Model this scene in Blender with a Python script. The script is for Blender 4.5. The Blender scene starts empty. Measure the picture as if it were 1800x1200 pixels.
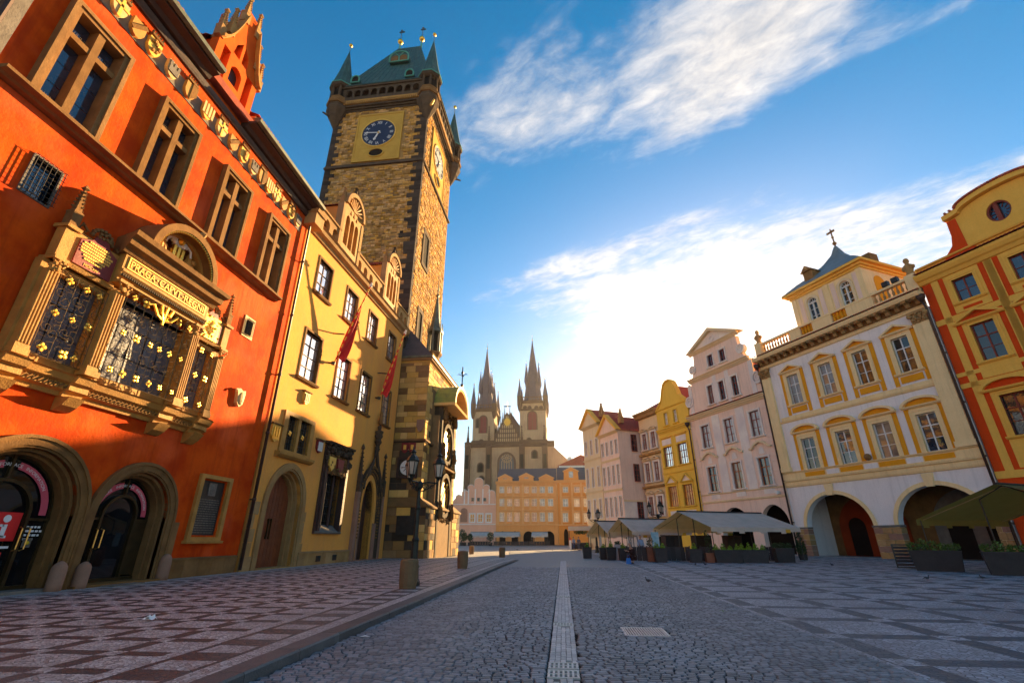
import bpy, math, random
from mathutils import Vector, Matrix
from mathutils.geometry import tessellate_polygon

R = math.radians
rnd = random.Random(11)
sc = bpy.context.scene
col = sc.collection

# ------------------------------------------------------------------ camera
cam_d = bpy.data.cameras.new('camera')
cam = bpy.data.objects.new('camera', cam_d)
col.objects.link(cam)
cam.location = (0, 0, 1.5)
cam.rotation_euler = (R(90 + 22.94), 0, R(5.77))
cam_d.sensor_width = 36
cam_d.lens = 16.4
cam_d.clip_end = 3000
sc.camera = cam

# ------------------------------------------------------------------ sky, sun, exposure
SUN_AZ, SUN_EL = 19.5, 13.6          # azimuth from +Y towards +X
sv = sc.view_settings
sv.view_transform = 'Standard'
sv.look = 'None'
sv.gamma = 1
sv.use_curve_mapping = False
sv.exposure = 2.8
sc.cycles.use_denoising = True
sc.cycles.max_bounces = 8
sc.cycles.volume_bounces = 0


class X:
    """arithmetic on node sockets"""
    def __init__(s, nt, k): s.nt, s.k = nt, k
    def op(s, o, b=0.0, c=None):
        n = s.nt.nodes.new('ShaderNodeMath'); n.operation = o
        for i, q in enumerate((s, b, c)):
            if q is None: continue
            if isinstance(q, X): s.nt.links.new(q.k, n.inputs[i])
            else: n.inputs[i].default_value = q
        return X(s.nt, n.outputs[0])
    def __add__(s, b): return s.op('ADD', b)
    def __sub__(s, b): return s.op('SUBTRACT', b)
    def __mul__(s, b): return s.op('MULTIPLY', b)
    def __truediv__(s, b): return s.op('DIVIDE', b)
    def lt(s, b): return s.op('LESS_THAN', b)
    def gt(s, b): return s.op('GREATER_THAN', b)
    def mx(s, b): return s.op('MAXIMUM', b)
    def mn(s, b): return s.op('MINIMUM', b)
    def ab(s): return s.op('ABSOLUTE')
    def cl(s, a, b):
        n = s.nt.nodes.new('ShaderNodeMapRange'); n.inputs[1].default_value = a; n.inputs[2].default_value = b
        s.nt.links.new(s.k, n.inputs[0]); n.interpolation_type = 'SMOOTHSTEP'
        return X(s.nt, n.outputs[0])
    def near(s, period, off=0.0):      # distance to the nearest multiple of period
        return ((((s - off) / period) + 0.5).op('FRACT') - 0.5).ab() * period


def noise(nt, vec, scale, detail=4, rough=.55, w=None, dist=0):
    n = nt.nodes.new('ShaderNodeTexNoise'); n.inputs['Scale'].default_value = scale
    n.inputs['Detail'].default_value = detail; n.inputs['Roughness'].default_value = rough
    n.inputs['Distortion'].default_value = dist
    nt.links.new(vec, n.inputs['Vector'])
    return X(nt, n.outputs[0])


def mixc(nt, f, a, b, mode='MIX'):
    n = nt.nodes.new('ShaderNodeMix'); n.data_type = 'RGBA'; n.blend_type = mode
    for q, i in ((f, 0), (a, 6), (b, 7)):
        q = q.k if isinstance(q, X) else q
        if hasattr(q, 'node'): nt.links.new(q, n.inputs[i])
        elif i == 0: n.inputs[0].default_value = q
        else: n.inputs[i].default_value = (*q, 1)
    return n.outputs[2]


world = bpy.data.worlds.new('World'); sc.world = world
world.use_nodes = True
nt = world.node_tree; nt.nodes.clear()
wo = nt.nodes.new('ShaderNodeOutputWorld'); bg = nt.nodes.new('ShaderNodeBackground')
sky = nt.nodes.new('ShaderNodeTexSky'); sky.sky_type = 'NISHITA'; sky.sun_disc = False
sky.sun_elevation = R(SUN_EL); sky.sun_rotation = R(SUN_AZ)
sky.air_density = 1.0; sky.dust_density = .25; sky.ozone_density = 3.0; sky.altitude = 200
tc = nt.nodes.new('ShaderNodeTexCoord'); sep = nt.nodes.new('ShaderNodeSeparateXYZ')
nt.links.new(tc.outputs['Generated'], sep.inputs[0])
dx, dy, dz = (X(nt, sep.outputs[i]) for i in range(3))
hz = dz.mx(0.0) + 0.01
px, py = dx / hz, dy / hz                               # a flat layer of cloud high above the square
cs, sn = math.cos(R(-28)), math.sin(R(-28))             # streaks run along this direction
sx, sy = px * cs + py * sn, py * cs - px * sn
cmb = nt.nodes.new('ShaderNodeCombineXYZ')
nt.links.new((sx * .75).k, cmb.inputs[0]); nt.links.new((sy * 1.25).k, cmb.inputs[1]); cmb.inputs[2].default_value = 3.3
CL = cmb.outputs[0]
n1 = noise(nt, CL, 1.5, 5, .55, dist=.5)
n2 = noise(nt, CL, 5.6, 8, .6, dist=.6)
n3 = noise(nt, CL, 17.0, 6, .62, dist=.4)
def bump2(a, b, ra, rb):                                 # a soft bank of cloud at (a, b) of the layer
    u, v = (sx - a) / ra, (sy - b) / rb
    return (u * u + v * v).op('MULTIPLY', -1.0).op('EXPONENT')
banks = (bump2(.06, .84, .30, .23) * .92 + bump2(-.14, 1.03, .2, .10) * .42 + bump2(.36, .99, .2, .045) * .35 + bump2(-.46, .72, .34, .26) * .56
         + bump2(-.6, 1.42, .66, .13) * .86 + bump2(-.2, 1.40, .14, .05) * .25 + sy.cl(1.44, 1.66) * sx.cl(-1.35, -.6) * .74)
nn = n1 * .34 + n2 * .40 + n3 * .26
dens = (banks + (nn - .5) * 2.3 - .34).cl(.0, .85)
hs = nt.nodes.new('ShaderNodeHueSaturation'); hs.inputs['Saturation'].default_value = 1.75; hs.inputs['Value'].default_value = .335; hs.inputs['Hue'].default_value = .488
nt.links.new(sky.outputs[0], hs.inputs['Color'])
# cloud brightness follows the sky behind it plus sunlight forward-scattered towards the viewer
sunv = (math.sin(R(SUN_AZ)) * math.cos(R(SUN_EL)), math.cos(R(SUN_AZ)) * math.cos(R(SUN_EL)), math.sin(R(SUN_EL)))
mu = dx * sunv[0] + dy * sunv[1] + dz * sunv[2]
fwd = mu.mx(0.0).op('POWER', 6.0)
cb = (fwd * .55 + 1.45) * (n2 * .5 + n3 * .5).cl(.25, .75).op('MULTIPLY_ADD', .45, .68)
cc = nt.nodes.new('ShaderNodeVectorMath'); cc.operation = 'SCALE'; cc.inputs[0].default_value = (1.0, .93, .86)
nt.links.new(cb.k, cc.inputs['Scale'])
skyc = mixc(nt, dens * .88, hs.outputs[0], cc.outputs[0])
# bright morning haze along the whole horizon
hf = (dz.mx(0.0) * -5.6).op('EXPONENT') * .95
hc = nt.nodes.new('ShaderNodeVectorMath'); hc.operation = 'SCALE'; hc.inputs[0].default_value = (1.0, .81, .55)
nt.links.new((fwd * .4 + 2.6).k, hc.inputs['Scale'])
skyc = mixc(nt, hf, skyc, hc.outputs[0])
# golden glow low around the rising sun
gl_ = nt.nodes.new('ShaderNodeVectorMath'); gl_.operation = 'SCALE'; gl_.inputs[0].default_value = (1.0, .52, .06)
nt.links.new((mu.mx(0.0).op('POWER', 16.0) * (dz.mx(0.0) * -3.0).op('EXPONENT') * 5.0).k, gl_.inputs['Scale'])
ad_ = nt.nodes.new('ShaderNodeVectorMath'); ad_.operation = 'ADD'; nt.links.new(skyc, ad_.inputs[0]); nt.links.new(gl_.outputs[0], ad_.inputs[1])
skyc = ad_.outputs[0]
nt.links.new(skyc, bg.inputs[0]); bg.inputs[1].default_value = 0.10
nt.links.new(bg.outputs[0], wo.inputs[0])

sun_d = bpy.data.lights.new('sun', 'SUN'); sun_d.energy = 3.7; sun_d.angle = R(.53); sun_d.color = (1.0, .66, .30)
sun = bpy.data.objects.new('sun', sun_d); col.objects.link(sun)
sun.rotation_euler = Vector(sunv).to_track_quat('Z', 'Y').to_euler(); sun.location = (60, 160, 60)

# ------------------------------------------------------------------ helpers
def lin(r, g, b):
    return tuple((c / 12.92 if c <= .04045 else ((c + .055) / 1.055) ** 2.4) for c in (r / 255, g / 255, b / 255))


def mat(name, c, rough=.85, c2=None, ns=.8, bump=.0, bs=14., metal=0., vary=0., island=0., spec=.4, streak=0., em=None, sharp=.25, dirt=None, patch=0.):
    """procedural material: two tones mixed by noise, grain relief, per-piece variation"""
    m = bpy.data.materials.new(name); m.use_nodes = True
    nt = m.node_tree; p = nt.nodes['Principled BSDF']
    g = nt.nodes.new('ShaderNodeNewGeometry'); pos = g.outputs['Position']
    if c2 is None: c2 = tuple(min(1, q * .78) for q in c)
    f = noise(nt, pos, ns, 6, .62).cl(.5 - sharp, .5 + sharp)
    colr = mixc(nt, f, c, c2)
    fine = noise(nt, pos, bs, 5, .6)
    colr = mixc(nt, fine.cl(.2, .8) * .35, colr, tuple(q * .72 for q in c))
    if patch:
        pf_ = noise(nt, pos, ns * .45 + .13, 4, .5).cl(.52, .72)
        colr = mixc(nt, pf_ * patch, colr, tuple(min(1, q * 1.12 + .05) for q in c))
    if streak:
        mp = nt.nodes.new('ShaderNodeMapping'); mp.inputs['Scale'].default_value = (2.2, 2.2, .16)
        nt.links.new(pos, mp.inputs[0])
        st = noise(nt, mp.outputs[0], 1.6, 5, .65).cl(.46, .74)
        colr = mixc(nt, st * streak, colr, dirt or tuple(q * .5 for q in c))
    if vary or island:
        if island: r_ = X(nt, g.outputs['Random Per Island'])
        else: r_ = X(nt, nt.nodes.new('ShaderNodeObjectInfo').outputs['Random'])
        v = vary or island
        h = nt.nodes.new('ShaderNodeHueSaturation')
        nt.links.new((r_ * (2 * v) + (1 - v)).k, h.inputs['Value'])
        nt.links.new(((r_ * 7.31).op('FRACT') * (.5 * v) + (1 - .25 * v)).k, h.inputs['Saturation'])
        nt.links.new(colr, h.inputs['Color']); colr = h.outputs[0]
    nt.links.new(colr, p.inputs['Base Color'])
    p.inputs['Metallic'].default_value = metal
    p.inputs['Specular IOR Level'].default_value = .08 if rough >= .85 and spec == .4 else spec
    nt.links.new((fine * .3 + (rough - .15)).mn(1.0).k, p.inputs['Roughness'])
    if bump:
        b = nt.nodes.new('ShaderNodeBump'); b.inputs['Strength'].default_value = bump; b.inputs['Distance'].default_value = .03
        nt.links.new((fine + f * .6).k, b.inputs['Height']); nt.links.new(b.outputs[0], p.inputs['Normal'])
    if em:
        p.inputs['Emission Color'].default_value = (*em[0], 1); p.inputs['Emission Strength'].default_value = em[1]
    return m


def glassmat(name, tint=(.012, .014, .016), ior=1.75, rough=.03, wav=.04):
    m = bpy.data.materials.new(name); m.use_nodes = True
    nt = m.node_tree; p = nt.nodes['Principled BSDF']
    g = nt.nodes.new('ShaderNodeNewGeometry')
    f = noise(nt, g.outputs['Position'], .9, 3)
    colr = mixc(nt, f.cl(.35, .65), tint, tuple(q * 1.8 + .004 for q in tint))
    nt.links.new(colr, p.inputs['Base Color'])
    p.inputs['IOR'].default_value = ior; p.inputs['Roughness'].default_value = rough
    b = nt.nodes.new('ShaderNodeBump'); b.inputs['Strength'].default_value = wav; b.inputs['Distance'].default_value = .05
    nt.links.new(noise(nt, g.outputs['Position'], 2.2, 2).k, b.inputs['Height']); nt.links.new(b.outputs[0], p.inputs['Normal'])
    return m


MESH = {}
class B:
    """collects shapes; build() links them as one mesh object"""
    def __init__(s): s.v = []; s.f = []
    def add(s, vs, fs):
        o = len(s.v); s.v += [tuple(q) for q in vs]; s.f += [tuple(i + o for i in f) for f in fs]; return s
    def hexa(s, p): return s.add(p, [(0, 3, 2, 1), (4, 5, 6, 7), (0, 1, 5, 4), (1, 2, 6, 5), (2, 3, 7, 6), (3, 0, 4, 7)])
    def box(s, x0, x1, y0, y1, z0, z1):
        return s.hexa([(x0, y0, z0), (x1, y0, z0), (x1, y1, z0), (x0, y1, z0), (x0, y0, z1), (x1, y0, z1), (x1, y1, z1), (x0, y1, z1)])
    def cbox(s, x, y, z, w, d, h): return s.box(x - w / 2, x + w / 2, y - d / 2, y + d / 2, z, z + h)
    def prism(s, poly, y0, y1, holes=(), back=True):
        """polygon in (x, z) with holes, from y0 (front) to y1"""
        loops = [list(poly)] + [list(h) for h in holes]
        flat = [q for l in loops for q in l]; n = len(flat)
        tri = tessellate_polygon([[Vector((x, z, 0)) for x, z in l] for l in loops])
        fs = [tuple(t) for t in tri]
        if back: fs += [tuple(i + n for i in reversed(t)) for t in tri]
        o = 0
        for l in loops:
            k = len(l)
            for i in range(k):
                j = (i + 1) % k; fs.append((o + i, o + j, n + o + j, n + o + i))
            o += k
        return s.add([(x, y0, z) for x, z in flat] + [(x, y1, z) for x, z in flat], fs)
    def ring(s, a, b, y0, y1, closed=True):
        """band between outlines a and b with the same number of points"""
        n = len(a); vs = [(x, y0, z) for x, z in a] + [(x, y0, z) for x, z in b] + [(x, y1, z) for x, z in a] + [(x, y1, z) for x, z in b]
        fs = []
        for i in range(n if closed else n - 1):
            j = (i + 1) % n
            fs += [(i, j, n + j, n + i), (2 * n + i, 3 * n + i, 3 * n + j, 2 * n + j), (i, 2 * n + i, 2 * n + j, j), (n + i, n + j, 3 * n + j, 3 * n + i)]
        if not closed: fs += [(0, n, 3 * n, 2 * n), (n - 1, 3 * n - 1, 4 * n - 1, 2 * n - 1)]
        return s.add(vs, fs)
    def lathe(s, prof, cx=0, cy=0, n=12, a0=0., sq=1.):
        vs = []; fs = []
        for r, z in prof:
            for i in range(n):
                a = a0 + 2 * math.pi * i / n; vs.append((cx + r * math.cos(a), cy + r * math.sin(a) * sq, z))
        for k in range(len(prof) - 1):
            for i in range(n):
                j = (i + 1) % n; fs.append((k * n + i, k * n + j, (k + 1) * n + j, (k + 1) * n + i))
        fs += [tuple(range(n - 1, -1, -1)), tuple((len(prof) - 1) * n + i for i in range(n))]
        return s.add(vs, fs)
    def ball(s, c, r, n=8, k=5, sz=(1, 1, 1)):
        o = len(s.v)
        s.lathe([(r * math.sin(math.pi * i / k) + 1e-4, -r * math.cos(math.pi * i / k)) for i in range(k + 1)], n=n)
        for i in range(o, len(s.v)):
            x, y, z = s.v[i]; s.v[i] = (c[0] + x * sz[0], c[1] + y * sz[1], c[2] + z * sz[2])
        return s
    def tube(s, pts, r, n=5):
        pts = [Vector(p) for p in pts]; vs = []; fs = []; m = len(pts)
        for i, p in enumerate(pts):
            t = (pts[min(i + 1, m - 1)] - pts[max(i - 1, 0)]).normalized()
            u = t.cross(Vector((0, 0, 1)) if abs(t.z) < .9 else Vector((1, 0, 0))).normalized(); w = t.cross(u)
            rr = r[i] if isinstance(r, (list, tuple)) else r
            for k in range(n):
                a = 2 * math.pi * k / n; vs.append(p + (u * math.cos(a) + w * math.sin(a)) * rr)
        for i in range(m - 1):
            for k in range(n):
                j = (k + 1) % n; fs.append((i * n + k, i * n + j, (i + 1) * n + j, (i + 1) * n + k))
        fs += [tuple(range(n - 1, -1, -1)), tuple((m - 1) * n + k for k in range(n))]
        return s.add(vs, fs)
    def mould(s, x0, x1, prof, e0=0., e1=0.):
        """profile of (outward, z) run along x; e0/e1: mitred returns growing with the projection"""
        n = len(prof)
        vs = [(x0 - e0 * o, -o, z) for o, z in prof] + [(x1 + e1 * o, -o, z) for o, z in prof]
        tri = tessellate_polygon([[Vector((o, z, 0)) for o, z in prof]])
        fs = [tuple(t) for t in tri] + [tuple(i + n for i in t) for t in tri] + [(i, (i + 1) % n, n + (i + 1) % n, n + i) for i in range(n)]
        return s.add(vs, fs)
    def xf(s, M, o=0):
        for i in range(o, len(s.v)): s.v[i] = tuple(M @ Vector(s.v[i]))
        return s
    def mesh(s, name, m, smooth=False):
        me = bpy.data.meshes.new(name); me.from_pydata(s.v, [], s.f)
        if m: me.materials.append(m)
        if smooth: me.polygons.foreach_set('use_smooth', [True] * len(me.polygons))
        me.update(); return me
    def build(s, name, m, parent=None, smooth=False, loc=None):
        return link(name, s.mesh(name, m, smooth), parent, loc)


def link(name, me, parent=None, loc=None, rot=None):
    o = bpy.data.objects.new(name, me); col.objects.link(o)
    if parent: o.parent = parent
    if loc: o.location = loc
    if rot: o.rotation_euler = rot
    return o


def tag(o, label=None, cat=None, group=None, kind=None):
    for k, v in (('label', label), ('category', cat), ('group', group), ('kind', kind)):
        if v: o[k] = v
    return o


def thing(name, label, cat, loc=(0, 0, 0), rz=0., group=None):
    o = link(name, None, None, loc, (0, 0, R(rz))); return tag(o, label, cat, group)


def copy_tree(o, parent=None):
    c = o.copy(); col.objects.link(c); c.parent = parent
    for ch in list(o.children): copy_tree(ch, c)
    return c


def rect(x0, x1, z0, z1): return [(x0, z0), (x1, z0), (x1, z1), (x0, z1)]


def arch(x0, x1, z0, zs, n=14, rise=None, pointed=False):
    """opening outline: jambs up to zs, then an arch; counter-clockwise from the lower left"""
    cx, w = (x0 + x1) / 2, (x1 - x0) / 2
    rise = w if rise is None else rise
    pts = [(x0, z0), (x1, z0)]
    for i in range(n + 1):
        t = i / n
        if pointed:
            q = 1 - abs(1 - 2 * t); k = math.sin(q * math.pi / 2) ** .85
            xx = math.cos(q * math.pi / 2 * .999) ** 1.15
            pts.append((cx + w * xx * (1 if t < .5 else -1), zs + rise * k))
        else:
            a = math.pi * t; pts.append((cx + w * math.cos(a), zs + rise * math.sin(a)))
    return pts


def offs(poly, d):
    """outline pushed outwards by d (bottom edge stays)"""
    n = len(poly); out = []
    for i, (x, z) in enumerate(poly):
        a = Vector(poly[i - 1]); b = Vector(poly[(i + 1) % n]); p = Vector((x, z))
        e1 = (p - a).normalized() if (p - a).length > 1e-6 else Vector((1, 0)); e2 = (b - p).normalized() if (b - p).length > 1e-6 else e1
        n1, n2 = Vector((e1.y, -e1.x)), Vector((e2.y, -e2.x))
        k = n1 + n2; k = k / max(.35, k.length_squared / 2)
        q = p + k * d
        if i < 2: q = Vector((x + (d if i == 1 else -d), z))
        out.append((q.x, q.y))
    return out


def unit_pane(m):
    key = ('pane', m.name)
    if key not in MESH: MESH[key] = B().box(-.5, .5, -.006, .006, -.5, .5).mesh('pane', m)
    return MESH[key]


def pane(parent, x, y, z, w, h, m, tilt=.5):
    o = link('pane', unit_pane(m), parent, (x, y, z), (R(rnd.uniform(-tilt, tilt)), 0, R(rnd.uniform(-tilt, tilt))))
    o.scale = (w, 1, h); return o


def window(house, x0, x1, z0, z1, y, mf, mg, cols=2, rows=3, fw=.07, bar=.035, dep=.07, tr=None, mb=None, thick=None, tilt=.6):
    """sash window: frame with bars, each pane a sub-part; tr = height share of a heavier transom"""
    b = B()
    b.ring(rect(x0, x1, z0, z1), rect(x0 + fw, x1 - fw, z0 + fw, z1 - fw), y - dep, y + .02)
    xs = [x0 + fw + (x1 - x0 - 2 * fw) * i / cols for i in range(cols + 1)]
    zs = [z0 + fw + (z1 - z0 - 2 * fw) * i / rows for i in range(rows + 1)]
    if tr: zs = [z0 + fw + (tr * (z1 - z0) - fw) * i / (rows - 1) for i in range(rows)] + [z1 - fw]
    for i, q in enumerate(xs[1:-1]):
        h = bar / 2 if not (thick and (i + 1) * 2 == cols) else thick / 2
        b.box(q - h, q + h, y - dep * .8, y + .015, z0 + fw, z1 - fw)
    for i, q in enumerate(zs[1:-1]):
        h = bar / 2 if not (tr and i == rows - 2) else bar
        b.box(x0 + fw, x1 - fw, y - dep * .7, y + .012, q - h, q + h)
    w = b.build('window', mf, house)
    for i in range(cols):
        for j in range(rows):
            pane(w, (xs[i] + xs[i + 1]) / 2, y, (zs[j] + zs[j + 1]) / 2, xs[i + 1] - xs[i], zs[j + 1] - zs[j], mg, tilt)
    return w


def text_mesh(s, size, m, ext=.01, bend=None):
    cu = bpy.data.curves.new('lettering', 'FONT'); cu.body = s; cu.size = size; cu.align_x = 'CENTER'; cu.extrude = ext
    o = bpy.data.objects.new('lettering', cu); col.objects.link(o)
    bpy.context.view_layer.update()
    me = bpy.data.meshes.new_from_object(o.evaluated_get(bpy.context.evaluated_depsgraph_get()))
    bpy.data.objects.remove(o); me.name = 'lettering'
    for v in me.vertices:
        x, y, z = v.co
        if bend: a = x / bend; x, y = (bend + y) * math.sin(a), (bend + y) * math.cos(a)
        v.co = (x, -z, y)
    me.materials.clear(); me.materials.append(m); me.update(); return me


CORN = [(0, 0), (.12, 0), (.16, .12), (.3, .2), (.34, .34), (.48, .4), (.5, .5), (0, .55)]
def cornice(d, h, z):      # classical profile, d deep and h high, starting at z
    return [(-.02, z)] + [(o / .5 * d, z + q / .55 * h) for o, q in CORN[1:-1]] + [(-.02, z + h)]

# ------------------------------------------------------------------ materials
M = {}
M['red'] = mat('red_stucco', (.68, .088, .005), .9, (.46, .036, .003), .7, .45, 9, streak=.5, dirt=(.30, .03, .006), sharp=.16, patch=.35)
M['redline'] = mat('red_gable', (.66, .13, .014), .9, (.52, .07, .01), .8, .25, 9)
M['yellow'] = mat('yellow_stucco', (.86, .395, .075), .9, (.74, .315, .08), .35, .3, 9, streak=.25, dirt=(.5, .29, .13))
M['brownstone'] = mat('brown_stone', (.27, .14, .05), .85, (.16, .08, .03), 1.6, .4, 18, vary=.12, streak=.2)
M['goldstone'] = mat('golden_stone', (.52, .26, .05), .75, (.33, .155, .03), 1.8, .4, 22, streak=.15)
M['sand'] = mat('sandstone', (.46, .28, .115), .9, (.32, .18, .075), 1.1, .5, 16, vary=.16, streak=.3)
M['pinkstone'] = mat('worn_pink_stone', (.36, .2, .14), .85, (.27, .15, .1), 1.5, .35, 20)
M['darkstone'] = mat('sooty_stone', (.11, .075, .048), .9, (.06, .043, .032), 1.6, .6, 14, vary=.2)
M['gold'] = mat('gold_leaf', (.95, .58, .10), .34, (.8, .42, .05), 4, .2, 30, metal=.85)
M['goldpaint'] = mat('gold_paint', (.88, .55, .10), .55, (.72, .4, .06), 4, .2, 30, metal=.15)
M['cream'] = mat('cream_paint', (.66, .47, .2), .7, (.5, .34, .13), 3, .2, 25)
M['white'] = mat('white_paint', (.8, .78, .74), .6, (.68, .65, .6), 2, .1, 25)
M['greystone'] = mat('grey_stone', (.22, .19, .16), .85, (.14, .12, .1), 2, .4, 18)
M['iron'] = mat('wrought_iron', (.035, .03, .028), .5, (.06, .05, .04), 5, .2, 40, metal=.5)
M['ironlight'] = mat('worn_iron', (.20, .13, .06), .5, (.13, .08, .035), 6, .1, 40, metal=.5)
M['pipe'] = mat('drain_pipe', (.06, .035, .028), .5, (.09, .05, .035), 3, .1, 30, metal=.3)
M['gutter'] = mat('copper_gutter', (.16, .19, .14), .6, (.1, .08, .05), 2.5, .2, 20, metal=.3)
M['copper'] = mat('green_copper', (.055, .12, .10), .6, (.035, .07, .07), 1.2, .25, 10, metal=.2, streak=.4, dirt=(.12, .25, .2))
M['coppertrim'] = mat('bright_verdigris', (.10, .36, .26), .6, (.07, .26, .2), 2, .2, 20)
M['tile'] = mat('red_roof_tile', (.42, .09, .045), .85, (.28, .06, .035), 2.4, .4, 12, island=.25)
M['slate'] = mat('slate_roof', (.10, .085, .095), .7, (.06, .055, .065), 2, .3, 14, streak=.3)
M['glass'] = glassmat('window_glass')
M['glassblue'] = glassmat('upper_glass', (.01, .02, .04), 1.9)
M['glassbright'] = glassmat('pale_glass', (.74, .74, .76), 3.0, .05)
M['glassbright'].node_tree.nodes['Principled BSDF'].inputs['Metallic'].default_value = .8
M['glassdoor'] = glassmat('door_glass', (.004, .004, .005), 1.5, .02, .01)
M['lead'] = mat('leaded_glass', (.07, .075, .095), .38, (.14, .14, .165), 5, .3, 12, spec=.5)
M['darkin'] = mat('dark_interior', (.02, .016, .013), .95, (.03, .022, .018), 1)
M['wood'] = mat('brown_door_wood', (.24, .065, .02), .55, (.16, .04, .013), 3, .3, 22, vary=.1)
M['darkwood'] = mat('dark_old_wood', (.07, .032, .022), .6, (.04, .02, .016), 3, .3, 22)
M['black'] = mat('black_paint', (.012, .012, .012), .45, (.02, .02, .02), 4)
M['bronze'] = mat('bronze_frame', (.10, .07, .03), .4, (.06, .04, .02), 3, .1, 30, metal=.7)
M['brass'] = mat('brass_handle', (.75, .48, .14), .3, (.6, .36, .1), 3, .05, 40, metal=.9)
M['pinkband'] = mat('pink_band', (.75, .11, .16), .5, (.6, .09, .14), 2)
M['signred'] = mat('sign_red', (.75, .02, .02), .5, (.7, .02, .02), 2)
M['signwhite'] = mat('sign_white', (.85, .85, .85), .5, (.8, .8, .8), 2)
M['signyel'] = mat('sign_yellow', (.8, .6, .04), .5, (.7, .5, .03), 2)
M['bronzeplate'] = mat('bronze_plate', (.05, .045, .04), .45, (.03, .028, .026), 2.5, .3, 30, metal=.5)
M['rose'] = mat('crimson_tablet', (.26, .03, .025), .6, (.18, .02, .02), 2, .2, 20)
M['flag'] = mat('red_flag_cloth', (.75, .02, .012), .8, (.62, .015, .01), 2, .1, 30)
M['flagyel'] = mat('yellow_flag_cloth', (.85, .55, .05), .8, (.75, .45, .04), 2, .1, 30)

# ================================================================== ground, road, pavements
def groundmat(name, fn):
    m = bpy.data.materials.new(name); m.use_nodes = True
    nt = m.node_tree; p = nt.nodes['Principled BSDF']
    g = nt.nodes.new('ShaderNodeNewGeometry'); s = nt.nodes.new('ShaderNodeSeparateXYZ')
    nt.links.new(g.outputs['Position'], s.inputs[0])
    c, h, ro = fn(nt, g.outputs['Position'], X(nt, s.outputs[0]), X(nt, s.outputs[1]))
    nt.links.new(c, p.inputs['Base Color']); nt.links.new(ro.k, p.inputs['Roughness'])
    p.inputs['Specular IOR Level'].default_value = .5
    if h:
        b = nt.nodes.new('ShaderNodeBump'); b.inputs['Strength'].default_value = .6; b.inputs['Distance'].default_value = .012
        nt.links.new(h.k, b.inputs['Height']); nt.links.new(b.outputs[0], p.inputs['Normal'])
    return m


def setts(nt, pos, scale, rnd_=.75):
    v = nt.nodes.new('ShaderNodeTexVoronoi'); v.feature = 'DISTANCE_TO_EDGE'; v.inputs['Scale'].default_value = scale; v.inputs['Randomness'].default_value = rnd_
    v.voronoi_dimensions = '2D'; nt.links.new(pos, v.inputs['Vector'])
    w = nt.nodes.new('ShaderNodeTexVoronoi'); w.inputs['Scale'].default_value = scale; w.inputs['Randomness'].default_value = rnd_
    w.voronoi_dimensions = '2D'; nt.links.new(pos, w.inputs['Vector'])
    s = nt.nodes.new('ShaderNodeSeparateXYZ'); nt.links.new(w.outputs['Color'], s.inputs[0])
    return X(nt, v.outputs[0]), X(nt, s.outputs[0])


def mosaic(light, dark, ox, oy, wx, wy, bw, sc_, x0, x1, ladder=None):
    def fn(nt, pos, x, y):
        wob = (noise(nt, pos, 1.7, 4) - .5) * .09
        xx, yy = x + wob, y + wob
        inx = (xx.near(wx, ox)).lt(bw); iny = (yy.near(wy, oy)).lt(bw)
        dk = (inx - iny).ab()
        field = xx.gt(x0) * xx.lt(x1); dk = dk * field
        if ladder:      # stripes along the kerb: line, ladder of light slabs, line
            for a, b in ladder[0]: dk = dk.mx(xx.gt(a) * xx.lt(b))
            a, b, per, sl = ladder[1]
            rung = xx.gt(a) * xx.lt(b) * yy.near(per).gt(sl)
            dk = dk.mx(rung)
        e, r = setts(nt, pos, sc_)
        big = noise(nt, pos, .35, 5)
        c = mixc(nt, dk, mixc(nt, r, tuple(q * .55 for q in light), tuple(min(1, q * 1.45) for q in light)), mixc(nt, r, tuple(q * .7 for q in dark), tuple(q * 1.5 for q in dark)))
        c = mixc(nt, big.cl(.42, .7) * .5, c, tuple(q * .45 for q in light))
        c = mixc(nt, noise(nt, pos, 3.5, 3).cl(.66, .74) * .5, c, tuple(q * .35 for q in light))
        c = mixc(nt, (e.cl(.0, .14) * -1.0 + 1.0) * .85, c, (.022, .02, .02))
        return c, e.mn(.16) * 5 + r * .35, r * .25 + .45
    return fn


def farcobble(nt, pos, x, y):
    e, r = setts(nt, pos, 8.2, .7)
    c = mixc(nt, r, (.10, .105, .115), (.21, .22, .24))
    c = mixc(nt, noise(nt, pos, .25, 5).cl(.35, .7) * .4, c, (.17, .15, .13))
    c = mixc(nt, (e.cl(.0, .13) * -1.0 + 1.0) * .8, c, (.018, .017, .017))
    return c, e.mn(.2) * 5, r * .2 + .42


def squaremat(nt, pos, x, y):
    e, r = setts(nt, pos, 11, .7)
    c = mixc(nt, r, (.15, .14, .13), (.27, .25, .23))
    c = mixc(nt, noise(nt, pos, .12, 6).cl(.35, .7) * .5, c, (.2, .17, .14))
    c = mixc(nt, (e.cl(.0, .12) * -1.0 + 1.0) * .5, c, (.06, .055, .05))
    return c, e.mn(.2) * 4, r * .2 + .5


def sheet(b, x0, x1, y0, y1, z): return b.add([(x0, y0, z), (x1, y0, z), (x1, y1, z), (x0, y1, z)], [(0, 1, 2, 3)])


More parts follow.
